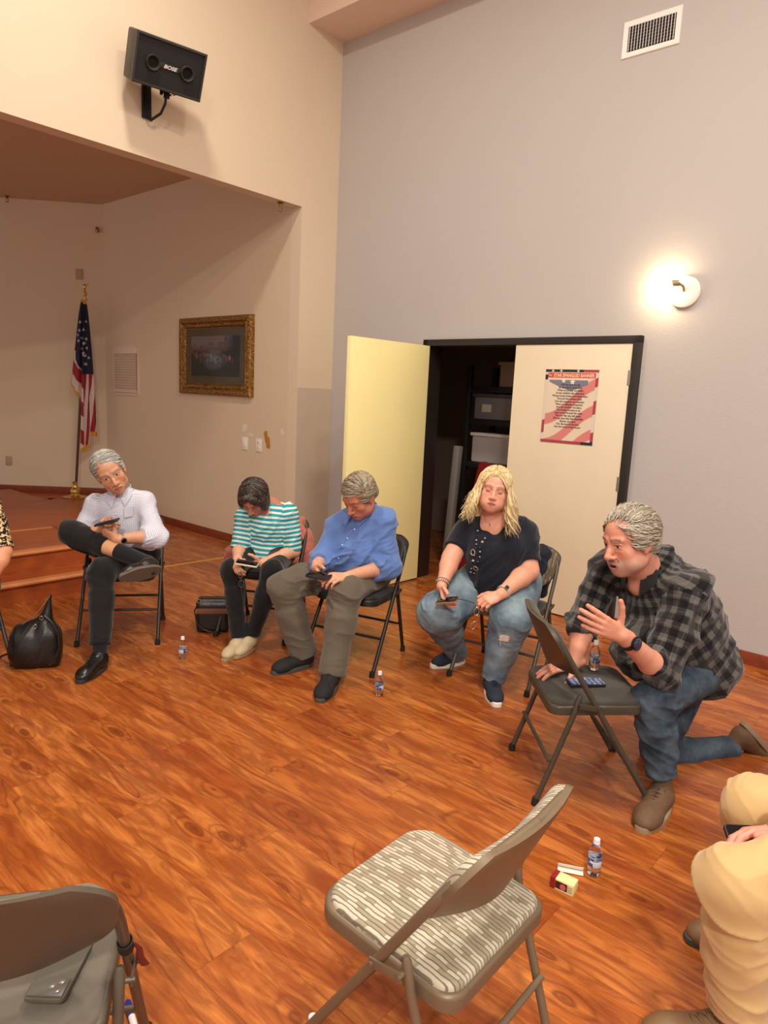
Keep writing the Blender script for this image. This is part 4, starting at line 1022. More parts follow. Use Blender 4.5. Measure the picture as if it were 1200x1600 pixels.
# small carton and card
cart = thing('mint_carton', 'small cream and red carton lying beside the white card', 'box', (.655, 2.055, 0), .0); ca = math.radians(-35)
cart.rotation_euler[2] = ca
MB().box((0, 0, .019), (.078, .045, .038), bev=.0015).build('carton', mat('carton_cream', (238, 222, 160), .5), cart)
MB().box((-.0395, 0, .019), (.0012, .044, .037)).build('end_panel', mat('carton_red', (140, 24, 30), .5), cart)
m = MB().box((-.031, 0, .0192), (.0165, .0462, .0388)).build('red_band', mat('carton_red', (140, 24, 30), .5), cart)
m = MB(); m.box((-.002, -.0229, .020), (.040, .001, .026)); m.build('side_print', mat('carton_dark_print', (70, 26, 28), .5), cart)
MB().lathe([(0, 0), (.010, 0), (.010, .0012), (0, .0012)], 20, (.004, -.0236, .019), Matrix.Rotation(math.pi/2, 3, 'X')).build('round_badge', mat('carton_pink', (196, 96, 90), .5), cart)
m = MB()
for i in range(4): m.box((.026+.0*i, -.0229, .010+i*.006), (.020, .0008, .0016))
m.build('print_lines', mat('carton_print_grey', (120, 110, 90), .5), cart)
o = MB().box((0, 0, .012), (.085, .0012, .024), Matrix.Rotation(.5, 3, 'X')).box((0, -.010, .004), (.085, .02, .0012), Matrix.Rotation(.1, 3, 'X')).build('folded_card', mat('white_card', (240, 232, 214), .6)); o.location = (.70, 2.145, .0005); o.rotation_euler[2] = math.radians(-14); tag(o, 'folded white card lying behind the little carton', 'card')
# marker pen poking in at the bottom edge
mk = thing('marker_pen', 'white marker pen with a blue cap on the floor at the bottom edge', 'pen', tuple(at_z(214, 1618, .009)), 0); mk.rotation_euler[2] = math.radians(-58)
MB().tube([(-.06, 0, 0), (.035, 0, 0)], .0085, 14).build('barrel', mat('marker_white', (236, 234, 232), .35), mk)
MB().tube([(-.062, 0, 0), (-.064, 0, 0), (-.105, 0, 0), (-.112, 0, 0)], [.0075, .0092, .0088, .005], 14).build('pen_cap', mat('marker_blue', (40, 42, 140), .35), mk)
# phone helper
scr_off = mat('phone_glass', (14, 14, 18), .08); case_b = mat('phone_case_black', (26, 26, 28), .45)
def phone(label, mw, case=case_b, lit=None, w=.074, h=.150, cams=False, name='mobile_phone'):
    t = thing(name, label, 'phone'); t.matrix_world = mw
    MB().slab(rrect(w, h, .011), -.0045, .0045, .003).build('phone_case', case, t)
    sc_m = scr_off
    if lit:
        nt = NT('lit_phone_screen'); o = nt.obj(); s_ = nt.add('ShaderNodeSeparateXYZ'); nt.link(o, s_.inputs[0])
        bd_ = nt.math('LESS_THAN', nt.math('FRACT', nt.math('MULTIPLY', s_.outputs[1], 46.)), .55); nz = nt.math('GREATER_THAN', nt.noise(nt.scale(o, (60, 200, 1)), 1.4, 2), .5)
        c = nt.mix(nt.math('MULTIPLY', bd_, nz), srgb(*lit), srgb(170, 180, 205)); nt.link(c, nt.b.inputs['Emission Color']); nt.b.inputs['Emission Strength'].default_value = .55
        nt.color((.02, .02, .03, 1)); nt.set(.1); sc_m = nt.m
    MB().slab(rrect(w-.006, h-.006, .009), .0044, .0052, .0002).build('screen', sc_m, t)
    if cams:
        o = MB().box((0, h/2-.026, -.0058), (w-.008, .040, .0035), bev=.0015).build('camera_bar', mat('camera_bar_grey', (96, 92, 84), .35), t)
        for x, y in ((.020, h/2-.016), (.006, h/2-.026), (.020, h/2-.036)):
            MB().lathe([(0, -.0098), (.005, -.0098), (.0062, -.0090), (.0065, -.007)], 16, (x, y, 0)).build('camera_lens', mat('lens_ring', (170, 165, 155), .25, .7), o)
    return t
e1, e2 = at_z(395+0, 0, 0), None
def flat_on(cx, cy, z, ang, up=1):
    """phone lying flat; up=1 screen up, -1 screen down"""
    y = V(math.cos(ang), math.sin(ang), 0); zz = V(0, 0, up); return frame((cx, cy, z), np.cross(y, zz), y, zz)
pA = at_z(885, 1065, SZ+.005); pB = at_z(940, 1065, SZ+.005); pc = (pA+pB)/2
phone('lit phone lying on the seat of the olive grey chair', flat_on(pc[0]+.005, pc[1]-.005, SZ+.006, math.radians(6)), lit=(58, 74, 112))
phone('grey phone lying face down with its camera bar showing on the tweed seat', flat_on(*at_z(95, 1513, .455)[:2], SZ+.006, math.atan2(*(at_z(72, 1552, .45)-at_z(118, 1470, .45))[[1, 0]]), -1), case=mat('phone_case_olive', (88, 84, 72), .4), cams=True)
ly = thing('lanyard', 'black cord band with a dark red ribbon tied round the corner chair tube', 'lanyard'); rm_ = Matrix.Translation((-.70, 1.20, 0)) @ Matrix.Rotation(face(-.23, .973), 4, 'Z')
tp_ = [rm_ @ Vector((.2265, (.240-.602*z)*.86, z*.94)) for z in (.535, .575)]; ta_ = nv_unit(tp_[1]-tp_[0])
ly.matrix_world = frame(tp_[0], *ta_)
MB().lathe([(.0135, -.016), (.0155, -.016), (.0155, .016), (.0135, .016), (.0135, -.016)], 18).build('band', mat('black_cord', (24, 20, 20), .7), ly)
MB().tube([(.015, 0, .0), (.024, .0, -.03), (.022, .0, -.075), (.030, 0, -.12)], [.004, .006, .008, .009], 8, flat=((0, 1, 0), .3)).build('ribbon', mat('dark_red_ribbon', (120, 44, 40), .7), ly)
# ================================================================ bags
leather = mat('black_leather', (26, 23, 22), .38, bump=(60, .25)); zipm = mat('zip_metal', (190, 175, 145), .3, .9)
def bag1():
    t = thing('handbag', 'slouched black leather handbag with a zip on the floor at the left', 'handbag', (-1.90, 3.66, 0), .25); t.scale = (.74, .9, 1.0)
    pr = [rb((0, 0, .11), (.17, .075, .11), .05, k=.05), el((-.03, 0, .10), (.17, .10, .10), k=.05), rc((-.10, 0, .19), (.08, 0, .28), .045, .02, .06), rc((.06, 0, .20), (.105, 0, .40), .045, .008, .05, flat=((0, 1, 0), .8)), el((.08, 0, .14), (.08, .08, .12), k=.04)]
    Vv, F = surf(pr, .006)
    Vv[:, 2] = np.maximum(Vv[:, 2], .0)
    mesh_from('bag_body', Vv, F, [leather], t, disp=lambda P, N: (ribs(P, 5, .006, 6, (1, .2, -.6))+.002*(fbm(P*20, 2, 3)-.5))*(P[:, 2] > .006))
    m = MB(); m.tube([(-.13, -.01, .222), (-.06, -.012, .262), (.02, -.012, .315), (.08, -.012, .375), (.104, -.01, .405)], .0035, 6).build('zip', zipm, t)
    MB().tube([(.075, -.06, .30), (.125, -.075, .27), (.17, -.075, .20), (.175, -.07, .12), (.14, -.065, .05), (.10, -.07, .02)], .010, 10, flat=((0, 1, 0), .5)).build('handle', leather, t)
    MB().tube([(-.15, -.05, .10), (-.22, -.07, .085), (-.30, -.08, .03), (-.33, -.08, .01)], .011, 10, flat=((0, 0, 1), .5)).build('handle', leather, t)
    for x, z in ((.012, .245), (.055, .292)): MB().tube([(x+.011*math.cos(a), -.062-.01*(z > .26)*0, z+.011*math.sin(a)) for a in np.linspace(0, 6.28, 13)], .0022, 6).build('buckle_ring', zipm, t)
    return t
bag1()
def bag2():
    t = thing('purse', 'small dark purse with a tan band standing left of the striped-top woman', 'purse', (-1.09, 4.36, 0), .15)
    Vv, F = surf([rb((0, 0, .105), (.105, .06, .105), .03), rb((0, 0, .20), (.10, .045, .025), .02, k=.02)], .006)
    mesh_from('purse_body', Vv, F, [leather], t, disp=lambda P, N: ribs(P, 3, .003, 8, (1, 0, .3))*(P[:, 2] > .006))
    MB().box((0, -.061, .15), (.205, .006, .035), bev=.002).build('tan_band', mat('tan_leather', (112, 70, 46), .5), t)
    MB().tube([(-.09, -.03, .20), (-.115, -.05, .15), (-.10, -.065, .08), (-.06, -.07, .03), (.0, -.075, .012), (.06, -.075, .01)], .0045, 8).build('strap', leather, t)
    MB().tube([(-.085+.012*math.cos(a), -.05, .215+.012*math.sin(a)) for a in np.linspace(0, 6.28, 13)], .0025, 6).build('buckle_ring', zipm, t)
bag2()
# ================================================================ flag on its stand
def flag():
    base_p = at_z(118, 777, .16); y0 = base_p[1]
    st = thing('flag_stand', 'brass-based wooden flagpole in the stage corner', 'flagpole', (base_p[0], y0, .16))
    gold_ = mat('polished_brass', (206, 170, 96), .25, .85); wood = mat('dark_pole_wood', (78, 44, 26), .35)
    top = at(133, 470, y0); dx = top[0]-base_p[0]; zt = top[2]-.16
    lean = lambda z: (dx*z/zt, 0, z)
    MB().lathe([(0, 0), (.15, 0), (.155, .01), (.13, .018), (.06, .03), (.05, .05), (.062, .07), (.058, .10), (.035, .12), (.028, .15), (.032, .19), (.022, .20), (.0, .2)], 28).build('base', gold_, st)
    MB().tube([lean(.15), lean(zt*.5), lean(zt)], .016, 12).build('pole', wood, st)
    f_ = V(*lean(zt))
    MB().lathe([(0, 0), (.02, .0), (.022, .02), (.010, .03), (.012, .05), (.024, .07), (.026, .085), (.012, .10), (.008, .12), (0, .125)], 16, f_).build('finial', gold_, st)
    MB().lathe([(0, 0), (.012, .01), (.02, .04), (.012, .07), (0, .075)], 12, f_+V(0, 0, .12)).tube([f_+V(0, 0, .16), f_+V(.05, 0, .20)], [.012, .003], 8).tube([f_+V(0, 0, .16), f_+V(-.045, 0, .19)], [.012, .003], 8).build('eagle', gold_, st)
    # draped cloth: u across the folds (0..1), v down its length (0..1)
    nu, nv_ = 150, 220; U, Vq = np.meshgrid(np.linspace(0, 1, nu), np.linspace(0, 1, nv_), indexing='ij')
    px = lambda u, v: at(u, v, y0)
    Lt = [(0, (131, 470)), (.2, (125, 520)), (.38, (118, 560)), (.60, (112, 606)), (1, (124, 618))]
    def edge(keys, t):
        xs = np.interp(t, [k[0] for k in keys], [k[1][0] for k in keys]); ys = np.interp(t, [k[0] for k in keys], [k[1][1] for k in keys]); return xs, ys
    # columns fall from the pole; each column has its own bottom height
    botx = [(0, (112, 600)), (.22, (126, 618)), (.30, (128, 640)), (.45, (130, 708)), (.62, (140, 700)), (.75, (146, 680)), (1, (154, 682))]
    topx = [(0, (130, 468)), (1, (137, 470))]
    bx_, by_ = edge(botx, U); tx_, ty_ = edge(topx, U)
    w_ = Vq**.75; X = tx_+(bx_-tx_)*w_; Y = ty_+(by_-ty_)*Vq
    pts = np.array([px(a, b) for a, b in zip(X.ravel(), Y.ravel())]).reshape(nu, nv_, 3)
    fold = .028*np.sin(U*2*np.pi*3.2+.6+Vq*1.2)*Vq**.5+.012*np.sin(U*2*np.pi*7+Vq*3)*Vq
    pts[..., 1] += fold-.045
    s_ = U*.9+.0; tt = Y-468                         # stripe coordinate: bands slant down to the right
    c = np.zeros((nu, nv_, 3)); red, wht, blu, gld = lin(150, 34, 38), lin(206, 190, 178), lin(26, 28, 52), lin(206, 146, 48)
    diag = (Y-468)-1.15*(X-112)*np.where(X < 133, 1, .0)-np.where(X >= 133, 1.15*21-3.2*(X-133)*0, 0)
    k = np.where(X < 134, ((Y-468)-1.35*(X-112))/22., (X-134+(Y-560)*.06)/4.6)
    isred = (np.floor(k) % 2 == 0)
    c[:] = np.where(isred[..., None], red, wht)
    canton = (Y < 545+(X-112)*1.9*(X < 134)+40*(X >= 134)*1.) & (Y < 590) & ~((X < 121) & (Y > 548))
    c[canton] = blu
    for sx, sy in ((128, 504), (137, 503), (127, 517), (133, 516), (137, 530), (131, 529), (124, 524), (126, 533), (134, 537), (131, 545), (138, 544), (135, 556), (141, 560), (136, 569), (133, 552)):
        c[(np.hypot(X-sx, Y-sy) < 1.7+.9*np.cos(5*np.arctan2(X-sx, Y-sy))) & canton] = wht
    fr_ = (Vq > .972) | ((U < .02) & (Vq > .9)); c[fr_] = gld
    c[Vq < .03] = gld
    idx = np.arange(nu*nv_).reshape(nu, nv_); F = np.stack([idx[:-1, :-1], idx[1:, :-1], idx[1:, 1:], idx[:-1, 1:]], -1).reshape(-1, 4)
    o = mesh_from('flag', pts.reshape(-1, 3), F, [colmat('flag_cloth', .8, (500, .3))], None, c.reshape(-1, 3))
    sm = o.modifiers.new('thickness', 'SOLIDIFY'); sm.thickness = .002
    tag(o, 'limp starred and striped national flag with gold fringe hanging from the pole', 'flag')
flag()
# ================================================================ people
def person(label, segs, mi=None):
    """one continuous body mesh from sculpted pieces: segs = [(prims, cell, paint)]"""
    VS, FS_, CS = [], [], []; b = 0
    for pr, h, pt in segs:
        Vv, F = surf(pr, h); VS.append(Vv); FS_.append(F+b); b += len(Vv); CS.append(pt(Vv))
    o = mesh_from('person', np.concatenate(VS), np.concatenate(FS_), [SKIN], None, np.concatenate(CS))
    return tag(o, label, 'person')
def skin_paint(rgb, tips=(), red=.5):
    """skin tone with redder knuckles and fingertips"""
    def f(P):
        n = fbm(P*70, 3, 2); c = np.tile(lin(*rgb), (len(P), 1))*(.92+.16*n)[:, None]
        c = mixc(c, (fbm(P*22, 2, 6)-.45)*1.2, lin(*rgb)*nv((.98, .80, .76)))
        for t in tips: c = mixc(c, (1.3-np.linalg.norm(P-t, axis=1)/.016)*red, lin(*rgb)*nv((1.02, .78, .74)))
        return c
    return f
def frames_uv(fr):
    """cloth coordinates per garment part: fr = {group: (origin, axes, radius)} -> (round, across, along)"""
    def f(prims, Vv):
        g = nearest(prims, Vv)
        def corner(F):
            gf = g[F[:, 0]]; uv = np.zeros((len(F), 4, 3))
            for k, (o, A, R) in fr.items():
                m = gf == k; q = (Vv[F[m]]-nv(o)) @ nv(A).T; a = np.arctan2(q[..., 0], q[..., 1])
                a = np.where(a-a[:, :1] > np.pi, a-2*np.pi, np.where(a-a[:, :1] < -np.pi, a+2*np.pi, a))
                uv[m] = np.stack([a*R if R else q[..., 0], q[..., 0], q[..., 2]], -1)
            return uv
        return corner
    return f
def limb_axes(a, b, ref=(0, -1, 0)):
    z = unit(nv(b)-nv(a)); y = unit(nv(ref)-z*(nv(ref) @ z)); x = np.cross(y, z); return np.stack([x, y, z])
def garment(name, prims, h, m, parent, disp=None, uvf=None, label=None, sm=0):
    Vv, F = surf(prims, h); uv = uvf(prims, Vv) if uvf else None
    o = mesh_from(name, Vv, F, [m], parent, uv=uv, disp=disp, smooth_it=sm)
    if label: o['label'] = label
    return o
def shoe(parent, heel, fwd, up, L, mats, w=.040, name='shoe', hgt=.085, sole_h=.022, laces=True, ankle=True, scale=1., tongue=None, sole_edge=.004, toe=.95):
    A = axes(fwd, up); mw = frame(heel, A[0], A[1], A[2])
    pr = [rc((0, .045, .052), (0, .075, .050), .038, .040, .03), rc((0, .06, .048), (0, L-.075, .034), w*.98, w*toe, .03, flat=((0, 0, 1), .85)), rc((0, L-.085, .030), (0, L-.045, .026), w*toe, w*.86, .03, flat=((0, 0, 1), .72))]
    if ankle: pr += [rc((0, .052, .055), (0, .050, hgt), .035, .036, .03), rc((0, .085, .058), (0, .13, .048), .026, .024, .03), el((0, .048, hgt+.022), (.029, .034, .026), k=.006, op='-')]
    pr += [halfspace((0, 0, .010), (0, 0, -1), (-.1, -.05, -.1), (.1, L+.05, .03))]
    Vv, F = surf(pr, .0042); o = mesh_from(name, Vv, F, [mats[0]], parent, disp=lambda P, N: .0012*(fbm(P*60, 2, 1)-.5)); o.matrix_world = mw
    n = 40; out = []
    for i in range(n):
        a = 2*math.pi*i/n; t = (1-math.cos(a))/2; y = t*L; ww = (w+sole_edge)*(.80+.34*math.sin(math.pi*min(t*1.12, 1))**1.2-.12*math.exp(-((t-.42)/.16)**2)); x = ww*math.copysign(abs(math.sin(a))**.55, math.sin(a)); out.append((x*(1 if t < .999 else 1), y))
    s_ = MB().slab(out[::-1], 0, sole_h, .005, segs=2).build('sole', mats[1], o)
    if laces:
        m = MB()
        for i in range(4):
            y = .092+i*.020; z = .0985-i*.0060
            m.tube([(-.020, y, z-.008), (0, y+.004, z+.0015), (.020, y+.002, z-.008)], .0024, 6)
            if i < 3: m.tube([(-.018, y, z-.007), (0, y+.010, z-.001), (.018, y+.020, z-.014)], .0022, 6)
        m.tube([(0, .086, .099), (.018, .080, .104), (.026, .094, .092)], .002, 6).tube([(0, .086, .099), (-.018, .082, .103), (-.025, .096, .091)], .002, 6)
        m.build('laces', mats[2] if len(mats) > 2 else mats[0], o)
    return o
def watch(parent, c, axis, out, band, facec, r=.030, w=.020, size=.018, square=False, name='watch'):
    A = axes(axis, out); mw = frame(c, A[0], A[1], A[2])       # y along the forearm, z outward
    t = MB(); t.lathe([(r, -w/2), (r+.003, -w/2+.001), (r+.003, w/2-.001), (r, w/2), (r-.002, 0), (r, -w/2)], 32, m=Matrix.Rotation(math.pi/2, 3, 'X')).build('x', band)
    o = bpy.data.objects['x']; o.name = name; o.data.name = name; o.parent = parent; o.matrix_world = mw
    if square: MB().box((0, 0, r+.006), (size*1.7, size*2.0, .010), bev=.004).build('watch_case', mats_w[1], o); MB().box((0, 0, r+.0112), (size*1.4, size*1.7, .0012), bev=.0004).build('watch_face', facec, o)
    else:
        MB().lathe([(0, r+.001), (size, r+.001), (size+.002, r+.005), (size+.001, r+.010), (size-.003, r+.011), (0, r+.011)], 28).build('watch_case', mats_w[0], o)
        f_ = MB().lathe([(0, r+.0112), (size-.003, r+.0112), (size-.004, r+.0118), (0, r+.0120)], 28).build('watch_face', facec, o)
    return o
mats_w = [mat('watch_steel', (190, 186, 178), .25, .9), mat('watch_case_grey', (150, 142, 132), .3, .7)]
sock = fabric('black_sock', (24, 24, 28), .9, 700, .4)
def collar(parent, pts, m, label=None, name='collar', h=.0042, disp=None):
    return garment(name, pts, h, m, parent, disp)
def loft_band(c, A, rx, ry, z0, z1, open_a, drop=0., n=40, th=.0035, flare=.0):
    """standing collar band round the neck, open at the front; A rows: right, forward, up"""
    V_ = []; 
    for i in range(n+1):
        a = math.radians(90)+open_a+(2*math.pi-2*open_a)*i/n; k = abs((i/n)-.5)*2
        for z, rr in ((z0-drop*k**3, 1), (z1-drop*k**3, 1+flare)):
            for t_ in (0, th): V_.append(nv(c)+((rx*rr+t_)*math.cos(a))*A[0]+((ry*rr+t_)*math.sin(a))*A[1]+z*A[2])
    F = []
    for i in range(n):
        k = i*4; F += [(k, k+4, k+6, k+2), (k+1, k+3, k+7, k+5), (k+2, k+6, k+7, k+3), (k, k+1, k+5, k+4)]
    F += [(0, 2, 3, 1), (n*4, n*4+1, n*4+3, n*4+2)]
    return V_, F
def flap(mb, pts, th=.004):
    """flat polygon of cloth given thickness (collar wing, pocket, hem)"""
    P = [nv(p) for p in pts]; nr = unit(np.cross(P[1]-P[0], P[2]-P[0])); n = len(P)
    mb.raw([p-nr*th/2 for p in P]+[p+nr*th/2 for p in P], [tuple(range(n-1, -1, -1)), tuple(range(n, 2*n))]+[(i, (i+1) % n, n+(i+1) % n, n+i) for i in range(n)])
def conform(mb, sh, C4, d, off=.006, n=9, th=.0035):
    """four-cornered piece of cloth laid over garment sh, looking along d"""
    d = unit(d); a, b, c, e = [nv(q) for q in C4]; V0 = []
    for i in range(n):
        for j in range(n):
            u, v = i/(n-1), j/(n-1); p = (a*(1-u)+b*u)*(1-v)+(e*(1-u)+c*u)*v
            q, _ = snap(sh, p-d*.15, d, 0); f = (p-q) @ d
            if np.linalg.norm(q-p) < .10 and f > -off: p = q-d*off
            V0.append(p)
    N = n*n; fs = []
    for i in range(n-1):
        for j in range(n-1): k = i*n+j; fs += [(k, k+1, k+n+1, k+n), (N+k, N+k+n, N+k+n+1, N+k+1)]
    for i in range(n-1):
        fs += [(i, N+i, N+i+1, i+1), ((n-1)*n+i, (n-1)*n+i+1, N+(n-1)*n+i+1, N+(n-1)*n+i), (i*n, (i+1)*n, N+(i+1)*n, N+i*n), (i*n+n-1, N+i*n+n-1, N+(i+1)*n+n-1, (i+1)*n+n-1)]
    mb.raw([p-d*th for p in V0]+V0, fs)
def collar_wings(sh, c, A, m, w=.058, drop=.060, gap=.008, lift=.030, fwd=.064, name='collar_wing'):
    """two pointed collar leaves lying on the shirt; A rows: right, forward, up"""
    for s_ in (-1, 1):
        P_ = [nv(c)+A[0]*s_*gap+A[1]*fwd+A[2]*.004, nv(c)+A[0]*s_*w+A[1]*.018+A[2]*lift, nv(c)+A[0]*s_*(w+.022)+A[1]*.040-A[2]*.012, nv(c)+A[0]*s_*(w*.62)+A[1]*.08-A[2]*drop]
        mb = MB(); conform(mb, sh, [P_[0], P_[1], P_[2], P_[3]], -A[1], .008); mb.build(name, m, sh, smooth=50)
def buttons(parent, pts, nrm, m, r=.005):
    for p in pts:
        n_ = unit(nrm); x = unit(np.cross(n_, (0, 0, 1.))); y = np.cross(n_, x)
        o = MB().lathe([(0, -.001), (r, -.001), (r, .0015), (r*.7, .0022), (r*.6, .0014), (0, .0014)], 14).build('button', m, parent); o.matrix_world = frame(p, x, y, n_)
def snap(o, P, d, back=.3):
    """first hit on object o along direction d, starting behind P"""
    dg = bpy.context.evaluated_depsgraph_get(); oe = o.evaluated_get(dg); im = o.matrix_world.inverted()
    d = Vector(unit(d)); ok, loc, nr, _ = oe.ray_cast(im @ (Vector(P)-d*back), im.to_3x3() @ d)
    return (nv(o.matrix_world @ loc), nv((o.matrix_world.to_3x3() @ nr).normalized())) if ok else (nv(P), -nv(d))
def cam_snap(o, u, v):
    """point of o seen at the given place from the photographer's position"""
    d = CF + CR*(u-600)/FPX - CU*(v-800)/FPX
    return snap(o, CP+d*.5, d, .0)
def mid(a, b, t=.5): return nv(a)*(1-t)+nv(b)*t
pearl = mat('pearl_button', (232, 232, 236), .3)
# ---------------------------------------------------------------- shared outfits for the seated people
def trousers(p, J, A, at_, m, r=(.092, .070, .064, .060), hem=(.93, .93), hipr=(.165, .125, .12), seed=31, name='trousers', fold=.008, h=.0062, hipoff=(0, 0), extra=()):
    kL, aL, kR, aR = J['kneeL'], J['ankL'], J['kneeR'], J['ankR']; hl, hr = mid(kL, aL, hem[0]), mid(kR, aR, hem[1])
    P = [el(at_(.06+hipoff[1], hipoff[0]), hipr, A, .05)]
    for hp, k_, hm in ((J['hipL'], kL, hl), (J['hipR'], kR, hr)):
        P += [rc(hp, k_, r[0], r[1], .05), rc(k_, mid(k_, hm, .45), r[1], r[2], .04), cc(mid(k_, hm, .30), hm, r[2]*1.01, r[3], .03)]
    P += list(extra)
    def d(Q, N):
        o = ribs(Q, seed, fold, 7, (.4, -.3, 1))
        for c_ in (kL, kR, J['hipL'], J['hipR']): o = o+ribs(Q, seed+3, fold*1.5, 14, (.3, -.5, .8))*np.exp(-(np.linalg.norm(Q-c_, axis=1)/.13)**2)
        for c_ in (hl, hr): o = o+ribs(Q, seed+7, fold*.8, 18, (.2, .1, 1))*np.exp(-(np.linalg.norm(Q-c_, axis=1)/.08)**2)
        return o
    return garment(name, P, h, m, p, d)
def sleeve(sh, el_, wr, r, end, g, cuff=.0, k=.045):
    """sleeve from the shoulder; end = how far it reaches (1 = elbow, 2 = wrist); cuff = rolled band length"""
    sh, el_, wr = nv(sh), nv(el_), nv(wr); P = []
    if end <= 1:
        e = mid(sh, el_, end); P += [rc(sh, mid(sh, el_, end*.5), r[0], r[1], k, g=g), cc(mid(sh, el_, end*.30), e, r[0]*.98, r[1], .02, g=g)]
    else:
        e = mid(el_, wr, end-1); P += [rc(sh, el_, r[0], r[1], k, g=g), rc(el_, mid(el_, e, .5), r[1], r[2]*1.02, k*.8, g=g), cc(el_+(e-el_)*.05, e, r[1]*.98, r[2], .02, g=g)]
        if cuff: P.append(cc(e-unit(wr-el_)*cuff, e, r[2]*1.10, r[2]*1.10, .008, g=g))
    return P
def foot_under(an, fwd, off=.048): return nv((an[0], an[1], 0))-unit(nv(fwd))*off
def sock_piece(p, a, b, r0, r1, m=None): return garment('sock', [rc(a, b, r0, r1)], .006, m or sock, p)
# ---------------------------------------------------------------- man in the checked shirt, left
def man_checked():
    skin = (206, 152, 118)
    J = dict(hipL=nv((-1.50, 4.28, .515)), hipR=nv((-1.69, 4.30, .515)), kneeL=at(160, 893, 3.88), ankL=at(156, 1020, 3.66), kneeR=at(112, 833, 4.00), ankR=at(232, 880, 3.86),
             shL=at(226, 783, 4.17), shR=at(150, 790, 4.18), neck=at(190, 772, 4.18), elbL=at(243, 838, 4.08), wrL=at(182, 842, 3.93), elbR=at(124, 836, 4.12), wrR=at(148, 828, 3.98))
    J['hipc'] = (J['hipL']+J['hipR'])/2
    H = Head(at(173, 739, 4.08), (.46, -.86, -.22), (-.44, -.12, .88), 1.05, eyes='open', nose=1.08, look=(.002, -.0005), brow=(150, 130, 112), skin=skin, lip=(150, 84, 70), age=.9, mouth=0)
    T = dict(hip=.155, hipd=.115, waist=.155, waistd=.12, chest=.165, chestd=.115, belf=.03, shr=.053)
    tp, A, at_ = torso_prims(J, T, -.02)
    body = tp+leg_prims(J['hipL'], J['kneeL'], J['ankL'], (.075, .052, .048, .036))+leg_prims(J['hipR'], J['kneeR'], J['ankR'], (.075, .052, .046, .034))
    hp = H.prims()+[rc(H.w((0, -.028, -.045)), J['neck']+nv((0, .0, -.01)), .052, .058, .03)]
    hL = unit(at(150, 824, 3.93)-J['wrL']); LP, lw, lt = hand(J['wrL'], hL, (.15, -.75, -.62), 1, ((.5, .6, .4), (.55, .6, .4), (.6, .6, .4), (.6, .6, .4)), .05, ((.8, .55, -.5), (.4, .9, -.5), (.1, 1, -.4)), .93)
    hR = unit(at(186, 812, 3.93)-J['wrR']); RP, rw, rt = hand(J['wrR'], hR, (.10, -.80, .55), -1, ((.6, .7, .5), (.6, .7, .5), (.65, .7, .5), (.7, .7, .5)), .04, ((.8, .6, -.4), (.4, .9, -.4), (.1, 1, -.3)), .93)
    lf = arm_prims(J['shL'], J['elbL'], J['wrL'], (.05, .042, .040, .027)); rf = arm_prims(J['shR'], J['elbR'], J['wrR'], (.05, .042, .040, .027))
    shin = [rc(mid(J['kneeR'], J['ankR'], .4), J['ankR'], .048, .036)]
    p = person('silver-haired man in a white checked shirt sitting with one leg crossed, at the left', [(body, .012, skin_paint(skin)), (hp, .0024, H.paint), (lf+LP, .0030, skin_paint(skin, lt)), (rf+RP, .0030, skin_paint(skin, rt)), (shin, .006, skin_paint((222, 168, 124)))])
    cap = [el(H.w((0, -.022, .048)), nv((.083, .097, .088))*H.s, H.A, .02), el(H.w((0, -.065, -.005)), nv((.070, .048, .050))*H.s, H.A, .02)]
    for x in (-1, 1): cap.append(rc(H.w((x*.073, .016, .030)), H.w((x*.076, .010, .004)), .010, .006, .012))
    cap += [el(H.w((0, .092, .016)), nv((.076, .056, .072))*H.s, H.A, .012, '-'), el(H.w((0, .050, -.050)), nv((.10, .064, .058))*H.s, H.A, .01, '-')]
    for x in (-1, 1): cap.append(el(H.w((x*.086, -.006, -.002)), nv((.018, .024, .032))*H.s, H.A, .006, '-'))
    L = scalp_locks(H, 1300, 12, lambda d: (-.9 if d[0] < .25 else .9, -.45, -.25), face_mask([((0, .092, .016), (.076, .056, .072)), ((0, .050, -.050), (.10, .064, .058)), ((.086, -.006, -.002), (.018, .024, .032))]), .070, .0024, .012, curl=.0015, lift=.003, steps=9)
    hair_obj('hair', p, H, cap, L, ((138, 136, 128), (176, 176, 166), (216, 216, 206)), 2, .0012)
    sp, A, at_ = torso_prims(J, T, 0., .05, 1)
    sp += [el(at_(.12, .02), (.165, .125, .13), A, .05, g=1)]
    sp += sleeve(J['shL'], J['elbL'], J['wrL'], (.054, .061, .057), 1.34, 2, .05)+sleeve(J['shR'], J['elbR'], J['wrR'], (.054, .059, .053), 1.3, 3, .05)
    sp += [rc(J['neck']+nv((0, 0, -.005)), H.w((0, -.03, -.07)), .054, .060, .008, op='-'), rc(J['neck']+nv((-.01, -.06, .03)), J['neck']+nv((-.005, -.13, -.05)), .03, .008, .012, op='-')]
    uvf = frames_uv({1: (J['hipc'], A, None), 2: (J['shL'], limb_axes(J['shL'], J['elbL']), .065), 3: (J['shR'], limb_axes(J['shR'], J['elbR']), .065)})
    t = NT('grid_check_shirt'); U = cuv_nodes(t); l1 = pulse(t, U[0], .0100, .26); l2 = pulse(t, U[2], .0100, .26)
    t.color(t.mix(t.math('MULTIPLY', t.math('ADD', l1, l2), .42), srgb(226, 227, 236), srgb(128, 134, 176))); t.set(.8, 0, .2); t.bump(t.noise(t.obj(), 900, 2), .2, .001)
    sh = garment('checked_shirt', sp, .006, t.m, p, lambda P, N: ribs(P, 41, .014, 7, A[2]*.5+A[0])+ribs(P, 43, .010, 13, A[2]+A[0]*.5), uvf)
